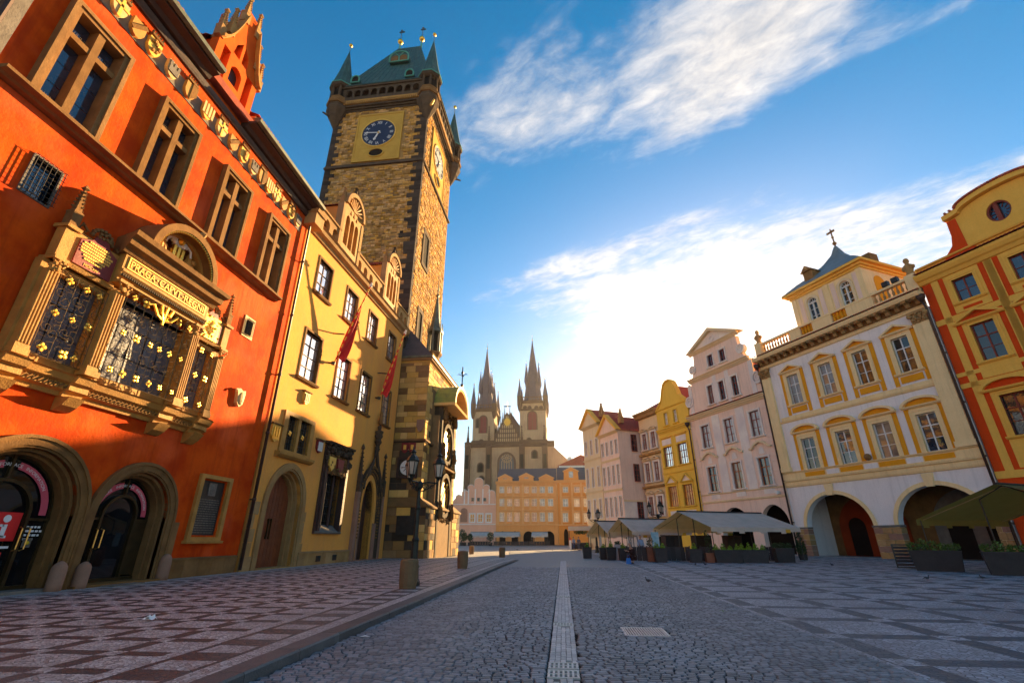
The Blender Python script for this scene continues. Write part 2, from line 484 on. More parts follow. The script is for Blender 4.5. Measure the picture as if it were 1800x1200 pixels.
KX = -3.6                               # kerb line
tag(sheet(B(), -900, 900, -300, 1500, -.03).build('ground', groundmat('square_setts', squaremat)), kind='structure')
road = B()
sheet(road, KX - .3, 4.1, -12, 30, -.014)
road = tag(road.build('road', mat('joint_sand', (.018, .016, .015), .95, (.012, .011, .011), 3, .4, 60)), kind='structure')
far_road = B().add([(KX - .3, 30, .0), (4.1, 30, 0), (3.6, 52, .0), (2.5, 66, 0), (-7, 66, .0), (-4.6, 44, 0)], [(0, 1, 2, 3, 4, 5)])
tag(far_road.build('road', groundmat('far_cobbles', farcobble)), kind='structure')
mz = mosaic((.33, .34, .375), (.052, .064, .085), 4.45, 7.85, 1.86, 1.84, .20, 11.5, 4.22, 90.)
tag(B().add([(4.1, -12, .0), (60, -12, 0), (60, 60, 0), (2.6, 60, 0), (3.6, 52, 0), (4.1, 30, 0)], [(0, 1, 2, 3, 4, 5)]).build('mosaic_pavement', groundmat('right_mosaic', mz)), kind='structure')
ml = mosaic((.41, .405, .405), (.034, .039, .045), -5.97, 6.7, 1.05, .885, .125, 18, -14.1, -5.2,
            ladder=([(-14.28, -14.2), (-5.0, -4.9), (-4.3, -4.22)], (-4.9, -4.3, .885, .22)))
pv = B()
pv.add([(-14.9, -12, .12), (KX - .32, -12, .12), (KX - .32, 26, .12), (-3.75, 34, .115), (-3.6, 38, .10), (-3.5, 40, .0), (-5, 46, -.02), (-14.9, 46, -.02), (-14.9, 40, .12)], [tuple(range(9))])
tag(pv.build('pavement', groundmat('left_mosaic', ml)), kind='structure')

# kerb stones, each one its own piece
M['kerb'] = mat('kerb_granite', (.10, .105, .11), .6, (.065, .068, .072), 2, .35, 40, vary=.2)
kerb = tag(B().add([(KX - .3, -12, -.012), (KX - .02, -12, -.012), (KX - .02, 26, -.012), (KX - .3, 26, -.012)], [(0, 1, 2, 3)]).build('kerb', M['kerb']), kind='structure')
y = 2.0
while y < 39.2:
    L = rnd.uniform(.95, 1.5)
    def kx(q): return KX + max(0, q - 26) ** 2 * .0011
    a, c = kx(y), kx(y + L)
    h0, h1 = (.13 * min(1, max(.12, (39.6 - q) / 6)) for q in (y, y + L)); g = .006; bv = .022
    b = B()
    sec = [(-.32, -.05), (-.32, 1), (-bv, 1), (0, 1), (0, -.05)]
    vs = []
    for q, xx, hh in ((y + g, a, h0), (y + L - g, c, h1)):
        vs += [(xx - .325, q, -.06), (xx - .325, q, hh), (xx - bv, q, hh), (xx, q, hh - bv), (xx + .004, q, -.06)]
    b.add(vs, [(4, 3, 2, 1, 0), (5, 6, 7, 8, 9)] + [(i, i + 1, i + 6, i + 5) for i in range(4)])
    b.build('kerb_stone', M['kerb'], kerb); y += L

# cobbles: wavy courses of setts with rounded tops; the nearest are pieces of their own
M['cob'] = mat('cobble_granite', (.20, .218, .245), .5, (.125, .137, .157), .8, .5, 55, vary=.42, spec=.55)
M['cobi'] = mat('cobble_granite_field', (.20, .218, .245), .5, (.125, .137, .157), .8, .5, 55, island=.42, spec=.55)
def sett(b, x, y, w, d, ang, r, z=0.):
    ca, sa = math.cos(ang), math.sin(ang); vs = []
    jit = [(r.uniform(-.005, .005), r.uniform(-.005, .005)) for _ in range(4)]
    for k, zz in ((1.0, -.03), (.98, .002), (.86, .013)):
        for (i, j), (jx, jy) in zip(((-1, -1), (1, -1), (1, 1), (-1, 1)), jit):
            u, v = i * w / 2 * k + jx, j * d / 2 * (k if k > .9 else .80) + jy
            vs.append((x + u * ca - v * sa, y + u * sa + v * ca, z + zz + r.uniform(-.003, .003)))
    return b.add(vs, [(8, 9, 10, 11)] + [(s + i, s + (i + 1) % 4, s + 4 + (i + 1) % 4, s + 4 + i) for s in (0, 4) for i in range(4)])
r2 = random.Random(5)
CHW = .19
COB = []
def course(x0, x1, y0, y1):
    y = y0
    while y < y1:
        d = r2.uniform(.088, .102)
        x = x0 + r2.uniform(-.05, .04)
        while x < x1:
            w = r2.uniform(.10, .18)
            if x + w > x1 - .06: w = x1 - x if x1 - x < .24 else (x1 - x) / 2
            if w < .03: break
            cxx = x + w / 2
            arc = .16 * math.sin((cxx - x0) * 2.1 + .25 * math.sin(y * .8)) + .02 * math.sin(cxx * 5 + y * 1.3)
            sl = .16 * 2.1 * math.cos((cxx - x0) * 2.1 + .25 * math.sin(y * .8))
            if x0 - .06 < x: COB.append((cxx, y + d / 2 + arc, w * .91, d * .85, math.atan(sl) * .9))
            x += w
        y += d
course(KX + .02, -CHW - .02 - .06, 2.0, 30); course(CHW - .06 + .02, 4.12, 2.0, 30)
GR = (1.0, 1.71, 9.32, 10.12)
COB = [c for c in COB if not (GR[0] - .05 < c[0] < GR[1] + .05 and GR[2] - .05 < c[1] < GR[3] + .05)]
vis = sorted((c for c in COB if c[1] > 6.35 + abs(c[0]) * .02), key=lambda c: c[0] ** 2 + c[1] ** 2)[:300]
vset = set(vis)
field = B(); kids = [sett(B(), 0, 0, 1, 1, 0, r2).mesh('cobble', M['cob']) for _ in range(1)]
for c in COB:
    if c in vset: sett(B(), 0, 0, c[2], c[3], 0, r2).build('cobble', M['cob'], road, loc=(c[0], c[1], 0)).rotation_euler.z = c[4]
    else: sett(field, *c, r2)
tag(field.build('cobbles', M['cobi'], road), kind='stuff')

# drainage channel: five files of pale setts with slotted gratings
M['chan'] = mat('channel_stone', (.60, .58, .55), .6, (.46, .45, .43), 2, .3, 50, vary=.15)
M['chani'] = mat('channel_stone_field', (.60, .58, .55), .6, (.46, .45, .43), 2, .3, 50, island=.15)
M['grate'] = mat('cast_grating', (.66, .62, .58), .5, (.5, .45, .41), 8, .2, 60, metal=.25)
CX = -.06
grats = [(6.6, 6.92), (7.02, 7.3), (10.2, 10.48), (14.9, 15.22), (24, 24.3)]
chan = tag(sheet(B(), CX - CHW, CX + CHW, -2, 39, -.008).build('drain_channel', M['black']), kind='structure')
cf = B(); k = 0; cells = []
for i in range(5):
    y = 2.4 + r2.uniform(0, .1)
    while y < 38.5:
        L = r2.uniform(.12, .2)
        if not any(a - .01 < y + L and y < b_ + .01 for a, b_ in grats): cells.append((CX - CHW + (i + .5) * .076, y + L / 2, .07, L - .008))
        y += L
cells.sort(key=lambda c: c[1] if c[1] > 6.3 else 99)
for n, c in enumerate(cells):
    if n < 200: sett(B(), 0, 0, c[2] * 1.02, c[3] * 1.02, 0, r2).build('channel_sett', M['chan'], chan, loc=(c[0], c[1], -.004))
    else: sett(cf, c[0], c[1], c[2] * 1.02, c[3] * 1.02, 0, r2, -.004)
tag(cf.build('channel_setts', M['chani'], chan), kind='stuff')
for n, (a, b_) in enumerate(grats):
    g = B(); z0, z1 = -.02, .012; x0, x1 = CX - CHW - .005, CX + CHW + .005; m_ = (a + b_) / 2
    for q, w in ((a, .03), (m_, .022), (b_, .03)): g.box(x0, x1, q - w / 2, q + w / 2, z0, z1)
    for i in range(7):
        q = x0 + .02 + (x1 - x0 - .04) * i / 6; g.box(q - .013, q + .013, a, b_, z0, z1 - .003)
    og = g.build('channel_grating', M['grate'])
    tag(og, ['pale slotted grating in the drain channel nearest the viewer', 'pale slotted grating in the drain channel, second from the viewer', 'pale slotted grating in the drain channel, third from the viewer',
             'pale slotted grating in the drain channel, fourth from the viewer', 'pale slotted grating in the drain channel farthest from the viewer'][n], 'grating', 'gratings along the drain channel')
g = B(); x0, x1, y0, y1 = GR
for q in (y0, y1): g.box(x0, x1, q - .02, q + .02, -.03, .012)
for i in range(17):
    q = x0 + (x1 - x0) * i / 16; w = .022 if i in (0, 16) else .011
    g.box(q - w, q + w, y0, y1, -.03, .010)
tag(g.build('drain_grate', M['grate']), 'pale rectangular drain grate with parallel bars set in the dark cobbles', 'grate')

# ================================================================== red town house with the oriel
red = thing('red_house', 'vermilion town house with golden oriel, row of shields and two arched glass entrances', 'house', (-14.9, 0, 0), 90)
x0, x1, ztop = 7.28, 22.12, 20.1
A1, A2 = arch(10.3, 13.8, .1, 2.15, 18), arch(14.5, 17.4, .1, 2.25, 18)
WX = [(7.98, 10.12), (11.58, 13.55), (15.2, 17.15), (18.68, 20.65)]
holes = [A1, A2] + [rect(a + .1, b - .1, 13.5, 17.3) for a, b in WX] + [rect(8.98, 9.76, 10.6, 11.82), rect(19.08, 19.55, 10.62, 11.35), rect(10.5, 17.3, 6.3, 9.0), rect(18.85, 20.3, 1.65, 3.8)]
B().prism(rect(x0, x1, 0, ztop), 0, .9, holes).build('wall', M['red'], red)
B().box(x0, x1, .9, 9, 0, ztop).build('rear_wall', M['red'], red)
B().prism([(0, 0), (0, .4), (9.5, 9), (9.5, 0)], x0 - .2, x1).xf(Matrix(((0, 1, 0, 0), (1, 0, 0, -.4), (0, 0, 1, 20.25), (0, 0, 0, 1)))).build('roof', M['tile'], red)
for a, b in ((x0, 12.9), (15.45, x1 + .1)):
    B().mould(a, b, [(-.02, 19.95), (.3, 19.98), (.42, 20.12), (.75, 20.18), (.78, 20.3), (-.02, 20.36)]).build('eave_cornice', M['darkwood'], red)
    B().mould(a, b, [(.72, 20.305), (.86, 20.22), (1.0, 20.27), (1.02, 20.45), (.9, 20.52), (.6, 20.5)]).build('gutter', M['gutter'], red)
B().mould(x0, x1, [(-.02, 19.62), (.1, 19.62), (.16, 19.72), (.2, 19.88), (-.02, 19.9)]).build('string_moulding', M['darkwood'], red)
B().mould(x0, 20.75, [(-.02, 13.14), (.2, 13.16), (.26, 13.22), (.46, 13.26), (.46, 13.36), (-.02, 13.4)]).build('sill_course', M['brownstone'], red)

# cross windows in deep projecting stone frames
for a, b in WX:
    f = B(); z0, z1 = 13.41, 17.4; w = .15
    f.ring(rect(a, b, z0, z1), rect(a + w, b - w, z0 + .12, z1 - w), -.25, .30)
    f.ring(rect(a + w, b - w, z0 + .12, z1 - w), rect(a + w + .14, b - w - .14, z0 + .2, z1 - w - .14), -.18, .31)
    wn = f.build('stone_window', M['brownstone'], red)
    c = (a + b) / 2; zt = 16.15
    B().box(c - .12, c + .12, -.12, .26, z0 + .2, z1 - .29).build('mullion', M['brownstone'], wn)
    for q0, q1 in ((a + .29, c - .12), (c + .12, b - .29)):
        B().box(q0, q1, -.10, .25, zt - .1, zt + .1).build('transom', M['brownstone'], wn)
        for zz0, zz1, n in ((z0 + .2, zt - .1, 3), (zt + .1, z1 - .29, 1)):
            for i in range(n):
                h = (zz1 - zz0) / n
                pane(wn, (q0 + q1) / 2, .24, zz0 + h * (i + .5), q1 - q0 - .02, h - .025, M['glassblue'], .35)
    sp = B()
    for k in range(26):
        q = a + .3 + (b - a - .6) * k / 25
        for zz in (z0 + .2, zt + .1): sp.tube([(q, .0, zz), (q + rnd.uniform(-.02, .02), -.03, zz + .16)], .006, 3)
    sp.build('bird_spikes', M['ironlight'], wn)

# frieze of painted shields
SHX = [8.35, 9.1, 9.85, 10.57, 11.5, 12.45, 13.48, 14.42, 15.25, 16.02, 16.83, 17.53, 18.2, 18.89, 19.6, 20.36, 21.09]
B().box(7.9, 21.6, -.03, .0, 18.28, 19.02).build('frieze_band', M['greystone'], red)
MC = [M['goldpaint'], M['cream'], M['brownstone'], M['greystone'], M['goldstone'], M['brownstone']]
for n, sx_ in enumerate(SHX):
    w, h = .27, .37; zc = 18.68
    pl = [(-w, h), (-w, -.05), (-w * .8, -h * .55), (-w * .4, -h * .88), (0, -h), (w * .4, -h * .88), (w * .8, -h * .55), (w, -.05), (w, h)]
    s = B().prism([(sx_ + q, zc + r) for q, r in reversed(pl)], -.17, -.03).build('shield', [M['goldpaint'], M['cream'], M['goldstone']][n % 3], red)
    ch = B(); k = n % 6
    if k == 0: [ch.box(sx_ - .3 + i * .17, sx_ - .2 + i * .17, -.2, -.17, zc - .2, zc + .4) for i in range(4)]
    elif k == 1: ch.box(sx_ - .05, sx_ + .05, -.2, -.17, zc - .4, zc + .42); ch.box(sx_ - .3, sx_ + .3, -.2, -.17, zc + .05, zc + .16)
    elif k == 2: ch.prism([(sx_ - .3, zc - .1), (sx_ - .18, zc - .2), (sx_ + .31, zc + .3), (sx_ + .2, zc + .42)], -.2, -.17)
    elif k == 3:
        for i in range(7): ch.ball((sx_ + rnd.uniform(-.17, .17), -.18, zc + rnd.uniform(-.2, .3)), rnd.uniform(.06, .12), 6, 4)
    elif k == 4:
        ch.box(sx_ - .22, sx_ + .22, -.22, -.17, zc - .18, zc + .1)
        for i in (-.18, 0, .18): ch.box(sx_ + i - .05, sx_ + i + .05, -.22, -.17, zc + .1, zc + .34)
    else:
        ch.prism([(sx_, zc - .42), (sx_ + .3, zc - .05), (sx_ + .3, zc + .43), (sx_, zc + .43)], -.2, -.17)
    ch.build('charge', MC[(n * 5 + 1) % 6], s)
    if n % 2:
        cr = B().box(sx_ - .26, sx_ + .26, -.2, -.04, zc + .45, zc + .56)
        for i in range(5): cr.lathe([(.045, zc + .56), (.05, zc + .66), (.0, zc + .78)], sx_ - .22 + i * .11, -.12, 5)
        cr.build('crown', MC[(n * 3 + 2) % 3], s)

# curved gable rising flush from the wall
gx0, gx1, gc = 12.95, 15.75, 14.35
def gside(s): return [(gc + s * 1.4, 20.1), (gc + s * 1.4, 22.75)] + [(gc + s * (1.4 - .95 * t - .0 * t), 22.95 + 2.7 * t ** 1.9) for t in (.0, .2, .4, .6, .8, 1.)]
gp = gside(1) + [(gc + .45, 26.4), (gc - .45, 26.4)] + list(reversed(gside(-1)))
gholes = [arch(gc - .36, gc + .36, 21.45, 22.2, 10), rect(gc - 1.05, gc - .62, 21.0, 22.9), rect(gc + .62, gc + 1.05, 21.0, 22.9), [(gc - .5, 23.1), (gc - .08, 23.1), (gc - .08, 24.2), (gc - .42, 23.75)], [(gc + .08, 23.1), (gc + .5, 23.1), (gc + .42, 23.75), (gc + .08, 24.2)]]
ga = B().prism(gp, -.02, .4, gholes).build('gable', M['redline'], red)
B().box(gx0 + .02, gx1 - .02, .3, .36, 20.1, 24.6).build('recess_panel', M['red'], ga)
B().prism(arch(gc - .36, gc + .36, 21.45, 22.2, 10), .24, .3).build('round_window', M['black'], ga)
cop = B()
for s in (1, -1):
    pts = [(gc + s * (1.42 - .95 * t), 22.9 + 2.7 * t ** 1.9) for t in (.0, .15, .3, .45, .6, .75, .9, 1.)]
    up = [(q, r + .22) for q, r in pts]
    cop.ring(pts, up, -.26, .42, closed=False)
cop.build('coping', M['goldstone'], ga)
def pinnacle(x, y, z, h, m, parent, w=.16, name='pinnacle'):
    b = B().box(x - w, x + w, y - w, y + w, z, z + h * .3)
    b.lathe([(w * 1.5, z + h * .3), (w * 1.5, z + h * .34), (w * .95, z + h * .38), (w * .3, z + h * .86), (w * .9, z + h * .9), (w * .5, z + h * .95), (.01, z + h)], x, y, 4, math.pi / 4)
    for k in range(5):
        zz = z + h * (.44 + .09 * k); rr = w * (1.15 - .17 * k)
        for q in range(4):
            a = q * math.pi / 2; b.ball((x + rr * math.cos(a), y + rr * math.sin(a), zz), w * .3, 5, 3)
    return b.build(name, m, parent)
for px_, pz in ((gc - 1.42, 22.9), (gc + 1.42, 22.9), (gc - .95, 23.7), (gc + .95, 23.7), (gc + .42, 25.4), (gc - .42, 25.4)): pinnacle(px_, .05, pz, 2.0 if abs(px_ - gc) != .95 else 1.4, M['sand'], ga)
B().box(gx0 + .01, gx1 - .01, .4, 6, 20.1, 22.8).build('dormer_cheek', M['red'], ga)
def tiles(b, x0, x1, y0, y1, z0, z1, px=.22, rows=None):
    """barrel tiles down a slope from (y1,z1) to (y0,z0) at the eave"""
    n = max(2, int((x1 - x0) / px)); k = rows or 4
    for i in range(n):
        xa = x0 + (x1 - x0) * (i + .5) / n
        for j in range(k):
            t0, t1 = j / k - .02, (j + 1) / k + .03; lift = .03
            pts = []
            for t, l in ((t0, .05), (t1, .01)):
                yy, zz = y0 + (y1 - y0) * t, z0 + (z1 - z0) * t
                for a in (0, .25, .5, .75, 1.): pts.append((xa + (a - .5) * px * 1.05, yy, zz + l + math.sin(a * math.pi) * .07))
            b.add(pts, [(q, q + 1, q + 6, q + 5) for q in range(4)] + [(0, 1, 2, 3, 4)])
    return b
for s in (1, -1):
    b = B()
    rr = B(); tiles(rr, .4, 6, 0, 1.65, 22.78, 24.6, .22, 5)
    rr.v = [(gc + s * (1.62 - y_), x_, z_) for x_, y_, z_ in rr.v]; rr.build('dormer_roof', M['tile'], ga)

# small tiled dormers behind the gutter
for n, dx_ in enumerate((10.3, 17.7)):
    b = B().box(dx_ - .9, dx_ + .9, .75, 4, 20.6, 22.0).build('dormer', M['redline'], red)
    B().prism(rect(dx_ - .75, dx_ + .75, 21.2, 21.85), .66, .74, [rect(dx_ - .62, dx_ + .62, 21.3, 21.75)]).build('dormer_frame', M['red'], b)
    B().box(dx_ - .62, dx_ + .62, .72, .748, 21.3, 21.75).build('dormer_louvre', M['black'], b)
    B().mould(dx_ - 1.05, dx_ + 1.05, [(-1.2, 22.0), (-.45, 22.0), (-.4, 22.12), (-1.2, 22.12)]).build('dormer_eave', M['sand'], b)
    tiles(B(), dx_ - 1.1, dx_ + 1.1, .3, 2.4, 22.14, 23.4, .22, 4).build('dormer_roof', M['tile'], b)

# ------------------------------------------------------------------ arched entrances
def entrance(P_, wid, spring, cx, wi, doorhalf, lab):
    sur = B()
    sur.ring(offs(P_, .32), offs(P_, .06), -.08, .25)
    sur.ring(offs(P_, .36), offs(P_, .26), -.13, .1)
    sur.ring(offs(P_, .1), P_, -.03, .86)
    sur.ring(P_, offs(P_, -.1), .12, .88); sur.ring(offs(P_, -.1), offs(P_, -.18), .3, .87)
    s = sur.build('stone_arch', M['brownstone'], red)
    inn = offs(P_, -.18)
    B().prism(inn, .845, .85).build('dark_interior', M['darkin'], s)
    gl = B().prism(inn, .62, .63).build('entrance_glass', M['glassdoor'], red)
    top = spring
    fr = B(); w = wi - .18
    fr.ring(inn, offs(inn, -.06), .56, .66)
    fr.ring(arch(cx - doorhalf, cx + doorhalf, .2, top - .02, 18), arch(cx - doorhalf + .09, cx + doorhalf - .09, .3, top - .02, 18), .5, .66)
    fr.box(cx - w, cx - doorhalf, .54, .66, top - .15, top - .08); fr.box(cx + doorhalf, cx + w, .54, .66, top - .15, top - .08)
    fr.box(cx - .035, cx + .035, .53, .66, top + doorhalf, top + w)
    fr.box(cx - w, cx + w, .52, .67, .12, .3)
    fr.build('door_frame', M['bronze'], gl)
    ro, ri = w - .16, w - .36
    def arc(r): return [(cx + r * math.cos(t), top + r * math.sin(t)) for t in [math.pi * i / 20 for i in range(21)]]
    bd = B().ring(arc(ro)[:10], arc(ri)[:10], .555, .575, False).ring(arc(ro)[11:], arc(ri)[11:], .555, .575, False).build('printed_band', M['pinkband'], gl)
    me = text_mesh('TURISTICKÉ    INFORMACE   INFORMATION', .13, M['signwhite'], .002, ri + .05)
    o = link('lettering', me, bd, (cx, .552, top))
    h = B(); hx = cx + lab * (doorhalf - .06)
    for s_ in (-.09, .09): h.tube([(hx + s_, .50, 1.2), (hx + s_ * 1.2, .40, 1.24), (hx + s_ * 1.2, .40, 1.78), (hx + s_, .50, 1.82)], .022, 6)
    h.build('door_handle', M['brass'], gl)
    op = B()                                              # opening hours, too small to read
    for k in range(4):
        q = cx + doorhalf + .1
        while q < cx + w - .12 - (.14 if k == 3 else 0): ww = rnd.uniform(.05, .11); op.box(q, q + ww, .606, .614, 1.8 - k * .11, 1.855 - k * .11); q += ww + .035
    tag(op.build('printed_hours', M['signwhite'], gl), kind='stuff')
    return gl
gA = entrance(A1, 1.75, 2.15, 12.05, 1.75, .95, 1)
gB = entrance(A2, 1.45, 2.25, 15.95, 1.45, .72, -1)
sg = B().box(12.08, 12.86, .59, .605, 1.45, 2.2).build('information_sign', M['signred'], gA)
i_ = B().lathe([(.001, -.01), (.1, -.01), (.1, 0), (.001, 0)], 0, 0, 16)
i_.v = [(12.49 + x, .585 + z, 2.03 + y_) for x, y_, z in i_.v]
i_.box(12.43, 12.55, .575, .588, 1.55, 1.88).box(12.37, 12.47, .575, .588, 1.82, 1.88).box(12.37, 12.61, .575, .588, 1.53, 1.59).build('letter_i', M['signwhite'], sg)
B().box(12.15, 12.8, .595, .607, 1.26, 1.32).build('sign_text', M['signwhite'], gA); B().box(12.5, 12.68, .594, .606, .98, 1.16).build('small_sign', M['signred'], gA)
B().box(13.12, 13.36, .59, .607, 1.28, 1.52).build('notice', M['greystone'], gA); B().ball((13.24, .58, 1.4), .08, 8, 4, (1, .2, .7)).build('notice_mark', M['signyel'], gA)
B().box(14.72, 14.98, .59, .607, 1.62, 1.7).ball((14.86, .6, 1.74), .07, 6, 4, (1, .15, .8)).build('notice', M['signwhite'], gB)
B().box(16.72, 17.2, .55, .6, .35, 2.1).build('side_panel', M['bronze'], gB)
# steps, plinth, guard stones
B().box(10.0, 14.05, -.1, .9, .0, .2).build('door_step', M['greystone'], red)
B().box(14.3, 17.7, -.3, .9, .0, .19).build('door_step', M['brownstone'], red)
B().box(15.2, 16.4, -.75, -.3, .0, .155).build('door_step', M['greystone'], red)
for i in range(5):
    a = 18.02 + i * .8
    B().box(a, a + .79, -.09, .0, .0, .74).build('plinth_stone', M['brownstone'], red)
B().mould(18.02, 22.02, [(-.01, .74), (.12, .74), (.12, .79), (-.01, .84)]).build('plinth_cap', M['brownstone'], red)
for q, hh in ((13.75, .86), (14.52, .82), (17.72, .95)):
    B().lathe([(.2, .1), (.2, .3), (.2, .75 * hh), (.185, .88 * hh), (.14, .97 * hh), (.07, hh + .03), (.01, hh + .05)], q, -.2, 12).build('guard_stone', M['pinkstone'], red, True)
for q0, q1 in ((14.02, 14.16), (9.7, 9.95), (17.78, 18.0)):
    B().box(q0 - .04, q1 + .04, -.1, 0, .0, 2.1).build('jamb_stone', M['brownstone'], red)
# bronze plaque
pf = B().ring(rect(18.58, 20.57, 1.42, 4.02), rect(18.78, 20.37, 1.58, 3.86), -.13, .12).mould(18.5, 20.65, [(-.01, 1.34), (.2, 1.34), (.22, 1.43), (-.01, 1.45)]).build('plaque_frame', M['goldstone'], red)
pl = B().box(18.8, 20.35, .06, .09, 1.6, 3.84).build('plaque', M['bronzeplate'], pf)
tx = B().box(19.35, 19.8, .03, .06, 3.2, 3.72).ball((19.57, .04, 3.45), .18, 8, 4, (1, .3, 1.2))
for k in range(15):
    q = 18.95
    while q < 20.15:
        w = rnd.uniform(.06, .2); tx.box(q, min(20.2, q + w), .05, .06, 3.02 - k * .092, 3.06 - k * .092); q += w + .035
tx.build('plaque_relief', M['greystone'], pf)
# iron-caged windows
for (a, b, c, d, ms) in ((8.98, 9.76, 10.6, 11.82, 'greystone'), (19.08, 19.55, 10.62, 11.35, 'cream')):
    e = .05 if ms == 'greystone' else .16
    w = B().ring(rect(a - e, b + e, c - e, d + e), rect(a, b, c, d), -.04, .3).build('caged_window', M[ms], red)
    B().box(a, b, .2, .22, c, d).build('pane', M['glassblue'], w)
    cg = B(); nx, nz = 6, 8
    for i in range(nx + 1): q = a - .02 + (b - a + .04) * i / nx; cg.tube([(q, .0, c - .04), (q, -.16, c), (q, -.16, d), (q, .0, d + .04)], .012, 4)
    for i in range(nz + 1): q = c + (d - c) * i / nz; cg.tube([(a - .08, -.155, q), (b + .08, -.155, q)], .012, 4)
    cg.build('iron_cage', M['iron'], w)
# carved white bracket shield
b = B().prism([(19.42, 7.93), (19.5, 7.7), (19.55, 7.3), (19.74, 7.14), (19.95, 7.32), (20.02, 7.8), (19.98, 7.98), (19.8, 7.92), (19.6, 8.0)][::-1], -.16, .0)
b.ball((19.78, -.16, 7.55), .2, 8, 5, (.9, .4, 1.6)); b.tube([(19.45, -.1, 7.95), (19.3, -.16, 7.86), (19.33, -.2, 7.78)], .04, 5)
b.build('stone_shield', M['cream'], red)

# ------------------------------------------------------------------ the oriel
by = -.5
bay = B().prism(rect(10.02, 17.5, 6.02, 9.0), -.32, -.05, [rect(10.5, 12.0, 6.3, 8.78), rect(12.4, 15.42, 6.3, 9.0), rect(15.85, 17.15, 6.3, 8.78)])
bay = bay.build('bay_window', M['goldstone'], red)
B().box(10.4, 17.3, .3, .32, 6.1, 9.6).build('leaded_glass', M['lead'], bay)
gp_ = B()
for q0, q1, z1 in ((10.5, 12.0, 8.78), (12.4, 15.42, 9.3), (15.85, 17.15, 8.78)):
    n = 3 if q1 - q0 < 2 else 5
    for i in range(n):
        for j in range(3):
            w, h = (q1 - q0) / n, (z1 - 6.2) / 3
            link('leaded_pane', unit_pane(M['lead']), bay, (q0 + w * (i + .5), -.08, 6.2 + h * (j + .5)), (R(rnd.uniform(-3, 3)), 0, R(rnd.uniform(-3, 3)))).scale = (w - .04, 1, h - .04)
# ledge with consoles
led = B()
PR = lambda d, z: [(-.02, z), (.12 + d, z), (.16 + d, z + .12), (.3 + d, z + .18), (.3 + d, z + .34), (.42 + d, z + .4), (.5 + d, z + .56), (.56 + d, z + .6), (-.02, z + .66)]
led.mould(9.7, 17.95, PR(0, 5.42)); led.build('ledge', M['goldstone'], bay)
for q0, q1 in ((9.95, 10.6), (11.95, 12.55), (15.3, 15.95), (17.05, 17.7)):
    B().mould(q0, q1, PR(.13, 5.41)).mould(q0 + .06, q1 - .06, [(-.02, 5.0), (.1, 5.02), (.3, 5.16), (.5, 5.4), (-.02, 5.41)]).build('console', M['goldstone'], bay)
dn = B()
for k in range(52): q = 9.9 + k * .153; dn.tube([(q, -.33, 5.64), (q + .1, -.35, 5.74)], .03, 4)
dn.build('ledge_carving', M['brownstone'], bay)
def pilaster(x, z0, z1, y, w=.34):
    p = B().box(x - w / 2, x + w / 2, y, y + .3, z0 + .3, z1 - .42).build('pilaster', M['goldstone'], bay)
    fl = B()
    for k in range(4): q = x - w / 2 + w * (k + .5) / 4; fl.lathe([(.032, z0 + .32), (.032, z1 - .45)], q, y - .005, 6)
    fl.box(x - w * .62, x + w * .62, y - .06, y + .3, z0, z0 + .18); fl.box(x - w * .56, x + w * .56, y - .03, y + .3, z0 + .18, z0 + .3)
    fl.build('fluting', M['goldstone'], bay)
    c = B().box(x - w * .62, x + w * .62, y - .1, y + .3, z1 - .1, z1); 
    for k in range(14): c.ball((x + rnd.uniform(-.55, .55) * w, y - rnd.uniform(.0, .08), z1 - .1 - rnd.uniform(0, .32)), rnd.uniform(.04, .085), 6, 4)
    for s_ in (-1, 1): c.tube([(x + s_ * w * .3, y - .08, z1 - .3), (x + s_ * w * .62, y - .1, z1 - .15), (x + s_ * w * .5, y - .12, z1 - .22)], .03, 4)
    c.build('capital', M['goldstone'], bay)
for q in (10.27, 17.42): pilaster(q, 6.08, 9.1, -.52)
for q in (12.2, 15.66): pilaster(q, 6.08, 9.4, -.68, .38)
# entablature with the inscription
en = B().mould(11.95, 15.92, [(-.02, 9.4), (.62, 9.4), (.62, 9.5), (.68, 9.52), (.68, 9.64), (.75, 9.7), (.75, 9.76), (.66, 9.8), (.66, 10.36), (-.02, 10.36)], .0, .0)
en = en.build('entablature', M['goldstone'], bay)
B().mould(12.0, 15.88, [(-.02, 10.36), (.7, 10.36), (.78, 10.5), (.95, 10.58), (1.0, 10.78), (1.18, 10.86), (1.22, 11.02), (-.02, 11.1)], .35, .35).build('oriel_cornice', M['brownstone'], bay)
dn = B()
for k in range(46): q = 12.0 + k * .085; dn.box(q, q + .05, -.74, -.66, 9.54, 9.63)
dn.build('dentils', M['darkstone'], bay)
B().ring(rect(12.1, 15.75, 9.87, 10.31), rect(12.15, 15.7, 9.91, 10.27), -.69, -.655).build('inscription_frame', M['goldpaint'], bay)
for wd_, xc_ in (('PRAGA', 12.72), ('CAPVT', 13.94), ('REGNI', 15.14)):
    me = text_mesh(wd_, .37, M['goldpaint'], .012)
    xs = [v.co.x for v in me.vertices]; k = 1.02 / (max(xs) - min(xs)); m0 = (max(xs) + min(xs)) / 2
    for v in me.vertices: v.co.x = (v.co.x - m0) * k
    link('lettering', me, bay, (xc_, -.672, 9.965))
for xc_ in (13.33, 14.54): B().box(xc_ - .03, xc_ + .03, -.69, -.66, 10.06, 10.12).build('dot', M['goldpaint'], bay)
